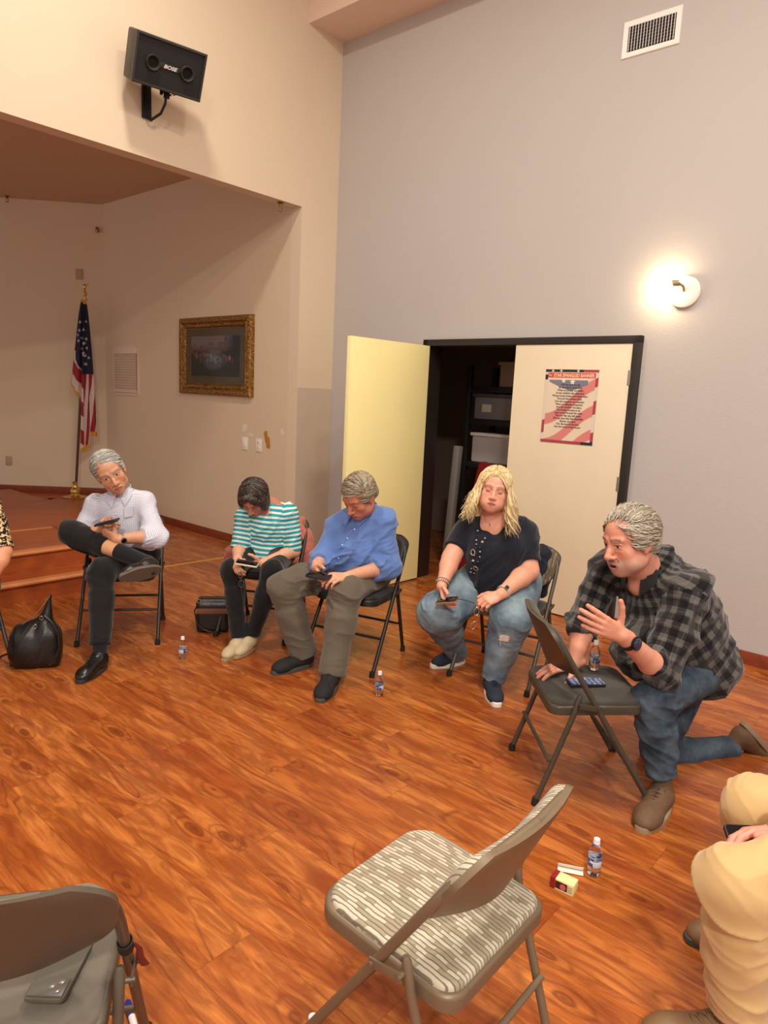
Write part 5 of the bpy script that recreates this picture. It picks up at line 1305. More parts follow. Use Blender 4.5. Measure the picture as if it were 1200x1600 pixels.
    C_ = mid(J['neck'], H.w((0, -.03, -.07)), .18); cA = axes((.12, -1, -.1), (-.15, -.1, 1)); pl_ = fabric('pale_blue_check_cloth', (204, 206, 222)); Vc, Fc = loft_band(C_, cA, .060, .064, -.012, .034, .5, drop=.012, flare=.05); MB().raw(Vc, Fc).build('collar', pl_, sh, smooth=60)
    collar_wings(sh, C_, cA, pl_, drop=.07, w=.060)
    q = lambda u, v, dy=0: cam_snap(sh, u, v)[0]+nv((0, -.010+dy, 0))
    buttons(sh, [cam_snap(sh, u, v)[0]+nv((0, -.002, 0)) for u, v in ((184, 788), (181, 803), (178, 818))], (0, -1, .1), pearl, .0045)
    m = MB(); conform(m, sh, [q(195, 793), q(210, 791), q(209, 806), q(196, 808)], (0, 1, 0), .0045); m.build('pocket', pl_, sh, smooth=50)
    blk = fabric('black_trouser_wool', (23, 22, 23), .85, 700, .3, .1)
    trousers(p, J, A, at_, blk, (.088, .070, .064, .058), (.90, .46), (.165, .13, .10), 51, fold=.008)
    garment('sock', [cc(mid(J['kneeR'], J['ankR'], .60), J['ankR'], .050, .040, .02), rc(J['ankR'], J['ankR']+nv((.02, -.02, -.03)), .040, .038, .02)], .005, sock, p)
    sock_piece(p, mid(J['kneeL'], J['ankL'], .80), J['ankL'], .044, .040)
    bl = mat('black_shoe_leather', (24, 22, 21), .28); sol = mat('black_shoe_sole', (44, 42, 38), .7, bump=(120, .4)); lc = mat('black_lace', (14, 14, 14), .8)
    fL = unit(nv((-.10, -.99, 0))); shoe(p, foot_under(J['ankL'], fL), fL, (0, 0, 1), .275, (bl, sol, lc), w=.044, hgt=.09)
    gs = mat('grey_worn_sole', (98, 90, 78), .75, bump=(90, .5)); fR = unit(nv((-.70, -.70, -.05))); nS = unit(nv((.60, -.58, -.50)))
    shoe(p, J['ankR']+nS*.075-fR*.05, fR, -nS, .25, (bl, gs, lc), w=.044, hgt=.09)
    fa = unit(J['elbL']-J['wrL']); watch(p, J['wrL']+fa*.03, fa, (.1, -.95, -.1), mat('watch_band_steel', (178, 172, 160), .3, .9), mat('black_dial', (10, 10, 12), .1), r=.029, w=.016, size=.017)
    belt = MB(); 
    yd = unit(at(180, 813, 3.9)-at(157, 818, 3.9)); zz = unit(nv((.10, -.12, .97))); zz = unit(zz-yd*(zz @ yd))
    phone('phone held by the silver-haired man in the checked shirt', frame(at(167, 816, 3.895), np.cross(yd, zz), yd, zz), w=.07, h=.135)
    return p
man_checked()
# ---------------------------------------------------------------- woman in the teal striped top, head bowed
def jacket_over(label, name, prims, m, cat='jacket', h=.007, seed=61, amp=.012, uv=None):
    Vv, F = surf(prims, h); o = mesh_from(name, Vv, F, [m], None, disp=lambda P, N: ribs(P, seed, amp, 9, (.8, .2, .4))+ribs(P, seed+2, amp*.6, 18, (.5, .3, -.6)))
    return tag(o, label, cat)
def woman_striped():
    skin = (222, 168, 136)
    J = dict(hipL=nv((-.66, 4.46, .515)), hipR=nv((-.85, 4.50, .515)), kneeL=at(426, 893, 4.12), ankL=at(392, 1000, 4.06), kneeR=at(363, 890, 4.14), ankR=at(374, 1004, 4.02),
             shL=at(450, 803, 4.42), shR=at(383, 808, 4.42), neck=at(424, 792, 4.45), elbL=at(459, 862, 4.40), wrL=at(408, 880, 4.13), elbR=at(374, 858, 4.36), wrR=at(370, 874, 4.14))
    J['hipc'] = (J['hipL']+J['hipR'])/2
    H = Head(at(397, 778, 4.30), (-.12, -.66, -.74), (-.05, -.74, .66), .93, eyes='closed', female=True, brow=(60, 48, 44), skin=(196, 136, 112), lip=(170, 80, 84), age=.6)
    T = dict(hip=.155, hipd=.12, waist=.145, waistd=.115, chest=.150, chestd=.105, belf=.02, chf=.02, shr=.055)
    tp, A, at_ = torso_prims(J, T, -.018)
    body = tp+leg_prims(J['hipL'], J['kneeL'], J['ankL'], (.07, .048, .044, .030))+leg_prims(J['hipR'], J['kneeR'], J['ankR'], (.07, .048, .044, .030))
    for a_, f_ in ((J['ankL'], (-.1, -.9, 0)), (J['ankR'], (-.25, -.95, 0))):
        f_ = unit(nv(f_)); body += [rc(a_, nv((a_[0], a_[1], .035))+f_*.06, .030, .026, .02), rc(nv((a_[0], a_[1], .035))-f_*.02, nv((a_[0], a_[1], .03))+f_*.10, .028, .024, .02)]
    nk = J['neck']+nv((0, -.01, .0)); hp = H.prims()+[rc(H.w((0, -.035, -.035)), nk, .048, .052, .03), rc(nk, nk+nv((.0, -.02, -.04)), .06, .09, .04), rc(J['shL']+nv((-.03, 0, .01)), J['shR']+nv((.03, 0, .01)), .045, .045, .04)]
    hL = unit(at(375, 884, 4.07)-J['wrL']); LP, lw, lt = hand(J['wrL'], hL, (.10, -.60, -.75), 1, ((.35, .5, .4), (.4, .5, .4), (.5, .5, .4), (.5, .5, .4)), .04, ((.8, .6, -.4), (.5, .9, -.5), (.2, 1, -.4)), .86)
    hR = unit(at(368, 892, 4.03)-J['wrR']); RP, rw, rt = hand(J['wrR'], hR, (-.55, -.62, .35), -1, ((.5, .6, .5), (.6, .7, .5), (.7, .7, .5), (.7, .7, .5)), .04, ((.8, .6, -.4), (.4, .9, -.5), (.1, 1, -.4)), .86)
    lf = arm_prims(J['shL'], J['elbL'], J['wrL'], (.045, .040, .037, .025)); rf = arm_prims(J['shR'], J['elbR'], J['wrR'], (.045, .040, .037, .025))
    p = person('dark-haired woman in a teal and white striped top, head bowed over her phone', [(body, .008, skin_paint((214, 160, 130))), (hp, .0024, H.paint), (lf+LP, .0030, skin_paint(skin, lt)), (rf+RP, .0030, skin_paint(skin, rt))])
    cap = [el(H.w((0, -.022, .045)), nv((.092, .104, .094))*H.s, H.A, .02), el(H.w((0, -.060, -.020)), nv((.082, .060, .070))*H.s, H.A, .03)]
    for x in (-1, 1): cap += [el(H.w((x*.078, .014, -.012)), nv((.030, .058, .070))*H.s, H.A, .03), rc(H.w((x*.02, .075, .098)), H.w((x*.062, .055, .045)), .022, .018, .02)]
    cap += [el(H.w((0, .105, -.020)), nv((.050, .07, .082))*H.s, H.A, .012, '-')]
    L = scalp_locks(H, 1300, 22, lambda d: (1.1 if d[0] > 0 else -1.1, .15, -.9), face_mask([((0, .105, -.020), (.050, .07, .082))]), .11, .0028, .017, curl=.0035, lift=.010, steps=10)
    hair_obj('hair', p, H, cap, L, ((34, 27, 22), (58, 47, 40), (98, 84, 74)), 4, .0015)
    sp, A, at_ = torso_prims(J, T, 0., .05, 1)
    sp += [el(at_(.02, .02), (.17, .14, .11), A, .05, g=1), el(at_(.66, .06), (.14, .07, .08), A, .05, g=1)]
    sp += sleeve(J['shL'], J['elbL'], J['wrL'], (.062, .056, .054), .98, 2)+sleeve(J['shR'], J['elbR'], J['wrR'], (.060, .056, .054), .98, 3)
    nb = J['neck']+nv((0, -.02, .04)); sx = unit(J['shR']-J['shL'])
    sp += [rc(nb-sx*.055, nb+sx*.075, .062, .062, .012, flat=((0, 0, 1), .8), op='-')]
    uvf = frames_uv({1: (J['hipc'], A, .15), 2: (J['shL'], limb_axes(J['shL'], J['elbL']), .055), 3: (J['shR'], limb_axes(J['shR'], J['elbR']), .055)})
    t = NT('teal_stripes'); U = cuv_nodes(t); s1 = pulse(t, U[2], .0285, .56)
    t.color(t.mix(s1, srgb(226, 232, 228), t.mix(t.noise(t.obj(), 30, 3), srgb(36, 140, 150), srgb(60, 170, 174)))); t.set(.85, 0, .2); t.bump(t.noise(t.obj(), 900, 2), .2, .001)
    sh = garment('striped_top', sp, .0055, t.m, p, lambda P, N: ribs(P, 71, .010, 8, A[0]*.8+A[2]*.5)+ribs(P, 73, .006, 15, A[2]+A[0]*.4), uvf)
    blk = fabric('black_knit', (20, 19, 21), .9, 500, .3, .1)
    trousers(p, J, A, at_, blk, (.082, .064, .054, .046), (.93, .93), (.165, .13, .10), 75, fold=.005)
    fl = mat('beige_flat_leather', (190, 170, 134), .6, mottle=.08, mscale=60.); fs = mat('beige_flat_sole', (150, 128, 98), .6)
    fL = unit(nv((-.30, -.95, 0))); fR = unit(nv((-.28, -.96, 0)))
    for an, f_, hh in ((J['ankL'], fL, .004), (J['ankR'], fR, 0)):
        o = shoe(p, foot_under(an, f_, .04)+nv((0, 0, hh)), f_, (0, 0, 1), .235, (fl, fs), w=.038, hgt=.07, sole_h=.014, laces=False, ankle=False, name='flat_shoe')
        MB().tube([(-.026, .10, .068), (0, .125, .066), (.026, .10, .068)], .003, 6).build('trim', fs, o)
    wc = mat('cream_phone_case', (226, 210, 180), .45); yd = unit(at(399, 881, 4.03)-at(375, 877, 4.03)); zz = unit(nv((.0, -.15, .97))); zz = unit(zz-yd*(zz @ yd))
    phone('cream-cased phone held by the woman in the striped top', frame(at(386, 880, 4.025), np.cross(yd, zz), yd, zz), case=wc, w=.07, h=.135)
    # spectacles and chain hanging from her hands
    g = thing('eyeglasses', 'dark spectacles on a cord hanging from the bowed woman\'s hands', 'glasses'); c0 = at(376, 908, 4.03); g.location = c0
    mt_ = mat('spectacle_wire', (120, 112, 104), .3, .8)
    for k, (u, v, r_) in enumerate(((376, 899, .015), (377, 912, .019))):
        q = at(u, v, 4.03)-c0; MB().tube([q+nv((r_*.8*math.cos(a), .004*math.sin(a), r_*1.15*math.sin(a))) for a in np.linspace(0, 2*math.pi, 19)], .0016, 6).build('lens_rim', mt_, g)
    MB().tube([at(376, 893, 4.03)-c0, at(377, 920, 4.03)-c0, at(380, 945, 4.05)-c0, at(382, 968, 4.07)-c0], .0020, 6).build('cord', mt_, g)
    # dusty pink jacket over the chair back
    pk = fabric('dusty_pink_cloth', (196, 112, 98), .9, 300, .3, .18)
    jp = [rc(at(462, 822, 4.60), at(476, 842, 4.60), .045, .05, .04), rc(at(474, 835, 4.60), at(484, 885, 4.56), .050, .045, .05), rc(at(460, 812, 4.62), at(472, 812, 4.62), .022, .022, .03), rc(at(480, 860, 4.58), at(470, 905, 4.58), .04, .03, .04),
          rc(at(395, 840, 4.66), at(465, 830, 4.66), .035, .04, .05), rc(at(360, 862, 4.62), at(357, 880, 4.60), .028, .024, .04), rc(at(395, 850, 4.66), at(360, 868, 4.63), .03, .028, .04)]
    jacket_over('dusty pink jacket draped behind the woman in the striped top', 'pink_jacket', jp, pk)
    return p
woman_striped()
# ---------------------------------------------------------------- man in the blue shirt looking down at his phone
def man_blue():
    skin = (204, 144, 114)
    J = dict(hipL=nv((-.045, 4.09, .515)), hipR=nv((-.235, 4.16, .515)), kneeL=at(540, 925, 3.72), ankL=at(518, 1060, 3.58), kneeR=at(444, 918, 3.84), ankR=at(478, 1033, 3.84),
             shL=at(600, 815, 4.00), shR=at(528, 824, 4.06), neck=at(570, 800, 4.05), elbL=at(606, 885, 3.96), wrL=at(543, 901, 3.72), elbR=at(503, 872, 3.99), wrR=at(494, 886, 3.80))
    J['hipc'] = (J['hipL']+J['hipR'])/2
    H = Head(at(562, 776, 3.92), (-.52, -.62, -.58), (-.28, -.40, .80), 1.02, fat=.25, eyes='closed', nose=1.12, brow=(120, 100, 82), skin=(192, 126, 100), lip=(150, 76, 66), age=.9)
    T = dict(hip=.165, hipd=.13, waist=.175, waistd=.145, chest=.175, chestd=.125, belf=.04, belly=(.34, .10, .13, .10, .13), shr=.066)
    tp, A, at_ = torso_prims(J, T, -.02)
    body = tp+leg_prims(J['hipL'], J['kneeL'], J['ankL'], (.08, .055, .05, .036))+leg_prims(J['hipR'], J['kneeR'], J['ankR'], (.08, .055, .05, .036))
    hp = H.prims()+[rc(H.w((0, -.030, -.040)), J['neck'], .056, .062, .03), rc(H.w((0, .02, -.06)), J['neck']+nv((0, -.03, 0)), .045, .05, .04)]
    hL = unit(at(508, 903, 3.62)-J['wrL']); LP, lw, lt = hand(J['wrL'], hL, (.05, -.50, .82), 1, ((.5, .7, .5), (.55, .7, .5), (.6, .7, .5), (.65, .7, .5)), .05, ((.8, .6, -.4), (.4, .9, -.4), (.2, 1, -.4)), .98)
    hR = unit(at(500, 908, 3.70)-J['wrR']); RP, rw, rt = hand(J['wrR'], hR, (-.75, -.35, -.25), -1, ((.5, .5, .4), (.55, .6, .4), (.6, .6, .4), (.6, .6, .4)), .05, ((.7, .7, -.2), (.5, .9, -.3), (.3, 1, -.3)), .95)
    lf = arm_prims(J['shL'], J['elbL'], J['wrL'], (.055, .045, .042, .029)); rf = arm_prims(J['shR'], J['elbR'], J['wrR'], (.055, .045, .040, .028))
    p = person('grey-haired man in a bright blue shirt and grey trousers looking down at his phone', [(body, .012, skin_paint(skin)), (hp, .0024, H.paint), (lf+LP, .0030, skin_paint((216, 160, 130), lt)), (rf+RP, .0030, skin_paint((216, 160, 130), rt))])
    cap = [el(H.w((0, -.024, .048)), nv((.086, .100, .090))*H.s, H.A, .02), el(H.w((0, -.072, -.010)), nv((.072, .050, .060))*H.s, H.A, .02)]
    for x in (-1, 1): cap.append(rc(H.w((x*.074, .018, .030)), H.w((x*.077, .012, -.008)), .012, .008, .012))
    cap += [el(H.w((0, .096, .012)), nv((.078, .058, .072))*H.s, H.A, .012, '-'), el(H.w((0, .048, -.052)), nv((.10, .062, .058))*H.s, H.A, .01, '-')]
    for x in (-1, 1): cap.append(el(H.w((x*.087, -.006, -.002)), nv((.018, .022, .030))*H.s, H.A, .006, '-'))
    L = scalp_locks(H, 1400, 32, lambda d: (1.0, -.25, -.2) if d[2] > .3 else (d[0]*.3, -1, -.5), face_mask([((0, .096, .012), (.078, .058, .072)), ((0, .048, -.052), (.10, .062, .058)), ((.087, -.006, -.002), (.018, .022, .030))]), .080, .0026, .013, curl=.003, lift=.006, steps=10)
    hair_obj('hair', p, H, cap, L, ((104, 92, 74), (144, 130, 108), (184, 170, 146)), 6, .0014)
    sp, A, at_ = torso_prims(J, T, 0., .05, 1)
    sp += [el(at_(.06, .03), (.175, .150, .12), A, .05, g=1), el(at_(.22, -.04, -.10), (.10, .10, .16), A, .05, g=1)]
    sp += sleeve(J['shL'], J['elbL'], J['wrL'], (.064, .074, .064), 1.36, 2, .06)+sleeve(J['shR'], J['elbR'], J['wrR'], (.062, .064, .056), 1.55, 3, .05)
    sp += [rc(J['neck']+nv((0, 0, -.005)), H.w((0, -.03, -.06)), .056, .062, .008, op='-')]
    bm_ = fabric('blue_oxford_cloth', (96, 128, 190), .75, 800, .25, .12, .3)
    def db(P, N): return ribs(P, 81, .018, 6.5, A[0]*.9+A[2]*.6)+ribs(P, 83, .012, 13, A[2]*.8+A[0]*.4)
    sh = garment('blue_shirt', sp, .006, bm_, p, db)
    cA = axes((-.55, -.83, -.1), (-.1, -.15, 1)); Vc, Fc = loft_band(mid(J['neck'], H.w((0, -.03, -.06)), .15), cA, .064, .066, -.01, .042, .55, drop=.015, flare=.06); MB().raw(Vc, Fc).build('collar', bm_, sh, smooth=60)
    q = lambda u, v, dy=0: cam_snap(sh, u, v)[0]+nv((0, -.008+dy, .0)); m = MB()
    collar_wings(sh, J['neck'], cA, bm_)
    buttons(sh, [cam_snap(sh, u, v)[0]+nv((0, -.003, 0)) for u, v in ((554, 827), (543, 841), (535, 851), (529, 872), (575, 803))], (-.4, -.9, .1), pearl, .0042)
    m = MB(); pts = [cam_snap(sh, u, v)[0]+nv((0, -.001, 0)) for u, v in ((562, 815), (556, 825), (549, 834), (542, 842), (537, 850), (532, 862), (530, 872), (529, 882))]
    m.tube(pts, .0012, 6); m.build('placket', bm_, sh)
    gy = fabric('grey_trouser_twill', (100, 92, 78), .8, 600, .3, .10)
    trousers(p, J, A, at_, gy, (.105, .088, .080, .076), (.96, .93), (.175, .14, .11), 91, fold=.013)
    sh_ = mat('black_knit_shoe', (22, 21, 22), .8, bump=(300, .4)); so_ = mat('dark_grey_sole', (70, 66, 60), .6); lc = mat('dark_lace', (40, 38, 36), .8)
    for an, f_ in ((J['ankL'], (-.18, -.98, 0)), (J['ankR'], (-.72, -.66, 0))):
        f_ = unit(nv(f_)); o = shoe(p, foot_under(an, f_), f_, (0, 0, 1), .285, (sh_, so_, lc), w=.047, hgt=.09, sole_h=.024, name='sneaker')
        MB().tube([(-.047, .20, .03), (-.035, .165, .062), (0, .155, .075), (.035, .165, .062), (.047, .20, .03)], .0022, 6).build('seam_line', so_, o)
        sock_piece(p, an+nv((0, 0, .05)), an+nv((0, 0, -.02)), .042, .042)
    yd = unit(at(516, 902, 3.66)-at(484, 896, 3.72)); zz = unit(nv((.0, -.22, .95))); zz = unit(zz-yd*(zz @ yd))
    phone('dark phone held by the man in the blue shirt', frame(at(499, 899, 3.675), np.cross(yd, zz), yd, zz), case=mat('navy_phone_case', (30, 34, 48), .4), w=.075, h=.145)
    return p
man_blue()
# ---------------------------------------------------------------- blonde woman in the navy top
def woman_blonde():
    skin = (226, 162, 134)
    J = dict(hipL=nv((.80, 3.90, .53)), hipR=nv((.60, 3.97, .53)), kneeL=at(798, 968, 3.58), ankL=at(768, 1068, 3.60), kneeR=at(686, 958, 3.70), ankR=at(716, 1025, 4.00),
             shL=at(818, 832, 3.86), shR=at(727, 830, 3.90), neck=at(772, 806, 3.88), elbL=at(826, 892, 3.74), wrL=at(782, 929, 3.55), elbR=at(705, 872, 3.80), wrR=at(690, 916, 3.64))
    J['hipc'] = (J['hipL']+J['hipR'])/2
    H = Head(at(772, 767, 3.80), (-.16, -.98, .02), (.14, -.02, .99), .97, fat=.8, eyes='closed', female=True, brow=(150, 112, 84), skin=(226, 162, 136), lip=(186, 100, 92), age=.5, nose=1.0)
    T = dict(hip=.19, hipd=.15, waist=.185, waistd=.16, chest=.185, chestd=.13, belf=.06, belly=(.26, .11, .165, .11, .13), bust=(.62, .13, .08, .085, .08), shr=.062)
    tp, A, at_ = torso_prims(J, T, -.02)
    body = tp+leg_prims(J['hipL'], J['kneeL'], J['ankL'], (.10, .075, .065, .038))+leg_prims(J['hipR'], J['kneeR'], J['ankR'], (.10, .075, .065, .038))
    hp = H.prims()+[rc(H.w((0, -.030, -.040)), J['neck'], .058, .070, .03), rc(H.w((0, .035, -.070)), J['neck']+nv((0, -.02, .01)), .045, .055, .04), el(J['neck']+nv((-.005, -.055, -.055)), (.085, .060, .09), k=.04), rc(J['shL']+nv((-.05, 0, .0)), J['shR']+nv((.05, 0, 0)), .060, .060, .04)]
    hL = unit(at(748, 944, 3.50)-J['wrL']); LP, lw, lt = hand(J['wrL'], hL, (.15, -.55, .80), 1, ((.6, .8, .5), (.6, .8, .5), (.65, .8, .5), (.7, .8, .5)), .05, ((.75, .65, -.4), (.4, .9, -.5), (.1, 1, -.5)), .95)
    hR = unit(at(694, 945, 3.56)-J['wrR']); RP, rw, rt = hand(J['wrR'], hR, (-.80, .35, .10), -1, ((.45, .5, .4), (.5, .5, .4), (.6, .5, .4), (.6, .5, .4)), .05, ((.8, .6, -.2), (.5, .9, -.3), (.3, 1, -.3)), .92)
    lf = arm_prims(J['shL'], J['elbL'], J['wrL'], (.068, .056, .052, .030)); rf = arm_prims(J['shR'], J['elbR'], J['wrR'], (.064, .052, .046, .029))
    p = person('blonde woman in a navy V-neck top and light jeans sitting with her eyes closed', [(body, .012, skin_paint(skin)), (hp, .0024, H.paint), (lf+LP, .0032, skin_paint(skin, lt)), (rf+RP, .0032, skin_paint(skin, rt))])
    # hair: long loose waves from a side parting
    cap = [el(H.w((0, -.024, .046)), nv((.094, .104, .096))*H.s, H.A, .02), el(H.w((0, -.070, -.040)), nv((.090, .060, .10))*H.s, H.A, .03), el(H.w((0, -.080, -.12)), nv((.10, .050, .10))*H.s, H.A, .04)]
    for x in (-1, 1): cap += [rc(H.w((x*.080, .015, .03)), H.w((x*.094, .015, -.07)), .024, .024, .03), rc(H.w((x*.094, .015, -.07)), H.w((x*.112, .025, -.12)), .024, .018, .03)]
    cap += [rc(H.w((.068, .055, .06)), H.w((.010, .066, .104)), .013, .011, .02), rc(H.w((-.070, .055, .06)), H.w((.010, .066, .104)), .015, .011, .02)]
    cap += [el(H.w((0, .105, -.022)), nv((.060, .075, .098))*H.s, H.A, .012, '-')]
    R_ = np.random.default_rng(44); L = []
    for i in range(760):
        side = 1 if R_.random() < .46 else -1                       # +1 = her right (photo left)
        a0 = R_.uniform(-.75, .98); st = unit((side*R_.uniform(.02, .25)+.10, a0, 1.0)); pts = []
        d = st; k = R_.uniform(.0, 1); fr_ = a0 > .3
        for j in range(6):
            pts.append(cap_point(H, d, .020+.006*R_.random())); tgt = nv((side*1.0, a0*.85+.05, -.15)); d = unit(d+(tgt-d*(d @ tgt))*.33)
        q0 = pts[-1]; ln = R_.uniform(.12, .23 if a0 > -.2 else .19)*(1.0 if side > 0 else 1.12); ph = R_.uniform(0, 6.28); amp = R_.uniform(.012, .032)
        out_ = H.d(nv((side*((.08 if side > 0 else .16)+.14*k), (.24 if a0 > -.1 else -.08)+.15*R_.random(), -1.0)))
        n2_ = 13
        for j in range(1, n2_+1):
            t_ = j/n2_; w_ = amp*(t_**1.6); q = q0+out_*ln*t_+H.d(nv((math.cos(ph+t_*8.5)*w_*1.2, math.sin(ph+t_*8.5)*w_, 0)))
            pts.append(q)
        L.append((pts, R_.uniform(.0022, .0034) if i % 3 else R_.uniform(.006, .0105)))
    for i in range(34):                                              # light fringe over her left brow
        pts = []; d = unit((.12, .55+.012*i, .95)); tgt = nv((-1, .50, -.15-.022*i))
        for j in range(9): pts.append(cap_point(H, d, .014+.002*j)); d = unit(d+(tgt-d*(d @ tgt))*.13)
        L.append((pts, .0042))
    hair_obj('hair', p, H, cap, L, ((176, 142, 92), (214, 186, 132), (240, 222, 178)), 7, .0015)
    # top
    sp, A, at_ = torso_prims(J, T, 0., .05, 1)
    sp += [el(at_(.04, .04), (.205, .17, .12), A, .06, g=1)]
    sp += sleeve(J['shL'], J['elbL'], J['wrL'], (.066, .078, .08), .80, 2)+sleeve(J['shR'], J['elbR'], J['wrR'], (.062, .070, .07), .66, 3)
    vn = J['neck']; sp += [rc(vn+nv((0, -.01, .06)), vn+nv((0, -.03, .0)), .085, .078, .015, op='-'), rc(vn+nv((-.003, -.09, .0)), vn+nv((-.012, -.155, -.105)), .052, .010, .012, op='-')]
    nv_ = fabric('navy_jersey', (26, 28, 40), .9, 700, .2, .10)
    sh = garment('navy_top', sp, .006, nv_, p, lambda P, N: ribs(P, 101, .010, 6.5, A[2]*.9+A[0]*.5)+ribs(P, 103, .007, 13, A[2]*.7+A[0]*.7))
    lj = NT('light_washed_jeans'); o_ = lj.obj(); n1 = lj.noise(o_, 6, 4, .6); lj.color(lj.mix(lj.ramp(n1, [(.35, (0, 0, 0)), (.68, (1, 1, 1))]), srgb(86, 106, 124), srgb(142, 160, 168))); lj.bump(lj.noise(o_, 900, 2), .3, .001); lj.set(.85, 0, .2)
    tr = trousers(p, J, A, at_, lj.m, (.135, .112, .088, .064), (.93, .93), (.205, .165, .11), 111, name='jeans', fold=.009)
    # ripped patch below her left knee
    rp, rn = cam_snap(tr, 788, 997); rp = rp+rn*.001; xa = unit(np.cross((0, 0, 1), rn)); ya = np.cross(rn, xa); m = MB(); vs = [(0, 0, .0015)]; R2 = np.random.default_rng(3)
    for i in range(18): a = i/18*6.283; r = 1+.35*R2.random(); vs.append((.026*r*math.cos(a), .017*r*math.sin(a), .001))
    m.raw(vs, [(0, i+1, (i+1) % 18+1) for i in range(18)]); o = m.build('knee_rip', mat('knee_skin', (206, 150, 122), .6, mottle=.2, mscale=90.), tr); o.matrix_world = frame(rp, xa, ya, rn)
    m = MB()
    for i in range(9): y = -.016+i*.004; m.tube([(-.028+.01*R2.random(), y, .002), (0, y+.002, .004), (.028-.01*R2.random(), y, .002)], .0009, 5)
    m.tube([(-.02, -.012, .003), (-.019, -.035, .003), (-.016, -.045, .002)], .0014, 5); m.build('frayed_threads', mat('white_threads', (228, 222, 210), .9), o)
    nb = mat('navy_knit_shoe', (30, 36, 52), .8, bump=(300, .4)); ws = mat('white_sole', (230, 224, 208), .5); lc = mat('navy_lace', (20, 24, 36), .8)
    for an, f_ in ((J['ankL'], (.02, -1, 0)), (J['ankR'], (-.80, -.50, 0))):
        f_ = unit(nv(f_)); shoe(p, foot_under(an, f_), f_, (0, 0, 1), .250, (nb, ws, lc), w=.042, hgt=.078, sole_h=.024, name='sneaker')
    fa = unit(J['elbL']-J['wrL']); wfm = mat('watch_screen_blue', (34, 38, 62), .15)
    watch(p, J['wrL']+fa*.030, fa, (.05, -.75, .62), mat('pale_watch_band', (196, 176, 156), .5), wfm, r=.036, w=.020, size=.0125, square=True)
    fb = unit(J['elbR']-J['wrR']); 
    for k, c_ in enumerate(((60, 50, 44), (170, 160, 150), (50, 70, 60))):
        m = MB(); x_, y_, z_ = axes(fb, (0, -1, 0))
        for i in range(20): a = i/20*6.283; q = J['wrR']+fb*(.012+.010*k)+(x_*math.cos(a)+z_*math.sin(a))*(.033+.002*k); m.lathe([(0, -.0045), (.0045, 0), (0, .0045)], 7, q)
        m.build('bead_bracelet', mat('bead_%s' % ('brown', 'silver', 'green')[k], c_, .3, .3 if k == 1 else 0.), p)
    # long bead necklace lying on the top, plus a fine pendant chain
    def on_top(u, v, o_=.006): q, n_ = cam_snap(sh, u, v); return q+unit(n_)*o_
    m = MB(); spots = [(747, 830), (746, 838), (745, 845), (745, 851), (744, 857), (742, 868), (740, 876), (739, 882), (738, 888), (737, 893), (739, 896), (742, 895), (745, 886), (748, 878), (750, 870), (750, 862), (750, 856), (754, 848), (758, 842)]
    P_ = [on_top(u, v) for u, v in spots]; nk_ = MB().tube(P_, .0012, 6).build('necklace_cord', blkm, p)
    sizes = [.006, .005, .0065, .005, .007, .004, .008, .004, .006, .007, .006, .006, .004, .007, .005, .006, .006, .009, .006]
    cols_ = [mat('bead_pale_blue', (150, 160, 176), .3), mat('bead_dark', (40, 40, 48), .3), mat('bead_silver', (170, 160, 150), .3, .3)]
    for i, (q, s_) in enumerate(zip(P_, sizes)): MB().lathe([(0, -s_), (s_*.8, -s_*.5), (s_, 0), (s_*.8, s_*.5), (0, s_)], 10, q).build('bead', cols_[i % 3], nk_)
    for u, v in ((740, 863), (744, 887)):
        q, n_ = cam_snap(sh, u, v); n_ = unit(n_); x_ = unit(np.cross((0, 0, 1), n_)); y_ = np.cross(n_, x_)
        MB().tube([q+n_*.007+(x_*math.cos(a)+y_*1.2*math.sin(a))*.013 for a in np.linspace(0, 6.283, 21)], .0030, 8).build('ring_pendant', cols_[2], nk_)
    hd_, nn2 = cam_snap(p, 765, 818); MB().tube([hd_+nv((-.035, .03, .045)), hd_+nv((-.022, .005, .02)), hd_+nv((0, -.004, 0)), hd_+nv((.022, .005, .02)), hd_+nv((.035, .03, .045))], .0010, 5).lathe([(0, -.016), (.004, -.008), (.003, 0), (0, .002)], 8, hd_+nv((0, -.006, 0))).build('pendant_chain', cols_[2], p)
    # phone in her right hand, lanyard spectacles in her left
    yd = unit(at(712, 936, 3.52)-at(684, 938, 3.56)); zz = unit(nv((.05, -.22, .95))); zz = unit(zz-yd*(zz @ yd))
    phone('phone lying in the blonde woman\'s open hand', frame(at(699, 938, 3.535), np.cross(yd, zz), yd, zz), case=mat('tan_phone_case', (150, 112, 76), .5), w=.070, h=.120)
    g = thing('eyeglasses', 'wire spectacles on a cord dangling from the blonde woman\'s left hand', 'glasses'); c0 = at(745, 955, 3.47); g.location = c0; gm = mat('silver_wire', (190, 180, 170), .25, .8)
    for (u, v, rx, rz_, an_) in ((745, 955, .013, .023, .15), (740, 977, .013, .024, .45)):
        q = at(u, v, 3.47)-c0; MB().tube([q+nv((rx*math.cos(a)*math.cos(an_)+rz_*math.sin(a)*math.sin(an_), .003*math.cos(a), rz_*math.sin(a)*math.cos(an_)-rx*math.cos(a)*math.sin(an_))) for a in np.linspace(0, 6.283, 21)], .0016, 6).build('lens_rim', gm, g)
    MB().tube([at(u, v, 3.47)-c0 for u, v in ((747, 965), (745, 970))], .0018, 6).build('bridge', gm, g)
    MB().tube([at(712, 935, 3.50)-c0, at(728, 938, 3.485)-c0, at(742, 943, 3.47)-c0], .0018, 6).build('cord', blkm, g)
    # navy jacket over the chair back
    nj = fabric('navy_jacket_cloth', (30, 32, 46), .8, 300, .3, .2)
